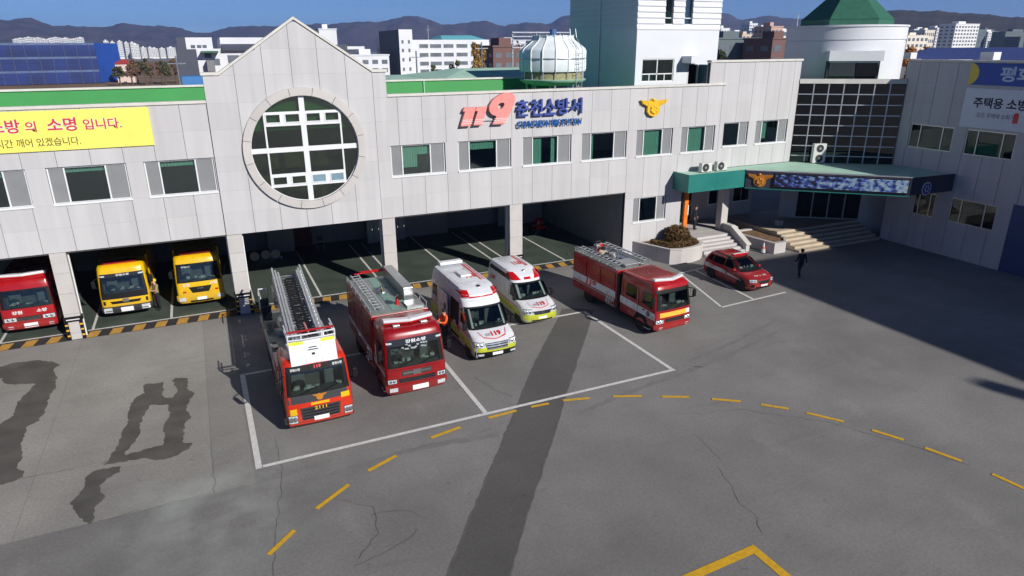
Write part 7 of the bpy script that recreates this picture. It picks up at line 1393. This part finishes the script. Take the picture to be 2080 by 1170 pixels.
tree('maple_tree', 'orange leaved tree right of the round tower', 89.8, 30, 13.0, 2.0, ORG, 1500, 0.5, 0.9, 8, 0.24); tree('maple_tree', 'taller rust orange tree beside the first orange one', 93.2, 30, 13.6, 2.3, ORG, 1800, 0.5, 0.9, 9, 0.24)
for i in range(9): tree('bare_tree', ORD[i] + ' tree from the left in the brown clump beyond the dry field', -24 + 2.6 * i + (i % 2), 270 + 7 * (i % 3), 8.0 + 2.2 * ((i * 5) % 4) / 3, 2.6, BRN if i % 3 else GRN, 700, 0.3, 0.9, 20 + i, 0.5, 'trees beyond the dry field')
# more of the town between the station and the hills
rt = random.Random(77)
TOWN = [APT, BWHITE, BEIGE, GREYG, M('cream_wall', S(222, 214, 198), 0.8, var=0.05), M('pale_blue_wall', S(176, 190, 204), 0.8, var=0.05)]
SPOTS = [(14.2, 560), (15.2, 640), (20.6, 420), (21.4, 520), (22.6, 470), (23.5, 400), (24.6, 520), (25.6, 450), (40.9, 620), (41.6, 700), (42.2, 560), (42.9, 640), (43.5, 700), (44.2, 520), (44.7, 620), (53.4, 560), (54.4, 700), (55.3, 820), (56.2, 760), (57.0, 640), (57.9, 820), (58.9, 760), (60.0, 700), (61.0, 640)]
WORDS = ['pale', 'white', 'tan', 'grey', 'cream', 'bluish']; SEEN = {}
for i, (a, D) in enumerate(SPOTS):
    k = rt.randrange(6); w = rt.uniform(12, 22); h = rt.uniform(12, 17) if a < 40 else rt.uniform(15, 26); X = D * math.sin(R(a)); where = 'left of the gable' if a < 5 else 'behind the white four storey block' if a < 17 else 'beyond the yellow poplars' if a < 30 else 'below the hills right of the stair tower' if a < 50 else 'below the wooded hill on the right'
    building('town_house', ORD[SEEN.setdefault(where, 0)] + ' small ' + WORDS[k] + ' town building from the left ' + where, X, X + w, D * math.cos(R(a)) - 35, 12, h, TOWN[k], 4, 5, 2.5, 'town buildings ' + where); SEEN[where] += 1
# hills
def ridge(name, table, D0, D1, mat, seed, step=0.18, amp=0.10):
    def el(a):
        for (a0, e0), (a1, e1) in zip(table[:-1], table[1:]):
            if a0 <= a <= a1: t = (a - a0) / (a1 - a0); t = t * t * (3 - 2 * t); return e0 + (e1 - e0) * t
        return table[-1][1]
    from mathutils import noise; rows_ = []; n = 16; a = table[0][0]
    while a <= table[-1][0]:
        row = []; top = 13 + D1 * math.tan(R(el(a) + amp * noise.noise((a * 1.3, seed, 0)) + amp * 0.7 * noise.noise((a * 4.1, seed, 3)) + amp * 0.3 * noise.noise((a * 11.0, seed, 5))))
        for k in range(n + 4):
            t = k / n; D = D0 + (D1 - D0) * t; X, Y = D * math.sin(R(a)), D * math.cos(R(a)) - 35.5
            h = top * min(1, t) ** 1.3 if t <= 1 else top * (1 - (t - 1) * 2.5)
            h += top * 0.38 * noise.noise((X * 0.004, Y * 0.004, seed)) * math.sin(math.pi * min(1, t)) + top * 0.24 * noise.noise((X * 0.014, Y * 0.014, seed)) * math.sin(math.pi * min(1, t))
            row.append((X, Y, max(-0.5, h)))
        rows_.append(row); a += step
    o = MB().grid(rows_).build(name, mat, smooth=80, fix=False); return tag(o, kind='structure')
FOREST = M('autumn_forest', S(68, 62, 64), 0.95, var=0.5, scale=0.02, fine=0.0); FOREST2 = M('dark_forest', S(52, 48, 34), 0.95, var=0.4, scale=0.03)
ridge('far_hills', [(-35, 1.5), (-20, 1.7), (-10.6, 1.86), (-9, 1.95), (-7.7, 1.54), (-5, 1.5), (-3.6, 1.7), (-1, 1.55), (1.3, 1.14), (4.1, 1.62), (7, 1.6), (9.8, 1.78), (13.8, 1.89), (16.7, 2.35), (19.5, 1.7), (22.5, 1.95), (23.8, 1.58), (25.6, 1.86), (27.3, 1.74), (29.4, 2.47), (33, 2.6), (38, 2.5), (40.7, 2.32), (42.3, 1.84), (44, 2.09), (46.1, 1.84), (50, 1.9), (60, 1.6), (85, 1.5)], 2500, 3200, FOREST, 1.7)
ridge('wooded_hill', [(46.5, 0.2), (48, 1.0), (50, 1.7), (52.1, 2.29), (54.7, 2.16), (56.5, 1.95), (59.8, 1.59), (70, 1.8), (85, 1.2)], 1000, 1300, FOREST2, 4.2)
# the air: even thin haze over the whole valley
hm = bpy.data.materials.new('valley_haze'); hm.use_nodes = True; n = hm.node_tree.nodes; n.remove(n['Principled BSDF']); pv = n.new('ShaderNodeVolumePrincipled'); pv.inputs['Color'].default_value = (0.34, 0.50, 1.0, 1); pv.inputs['Density'].default_value = 0.0002; pv.inputs['Anisotropy'].default_value = 0.2
hm.node_tree.links.new(pv.outputs[0], n['Material Output'].inputs['Volume'])
hz = MB().box(-4010, 4010, -3010, 5010, -1.5, 175).build('haze', hm); tag(hz, 'thin blue haze filling the whole valley air', 'haze', kind='stuff')
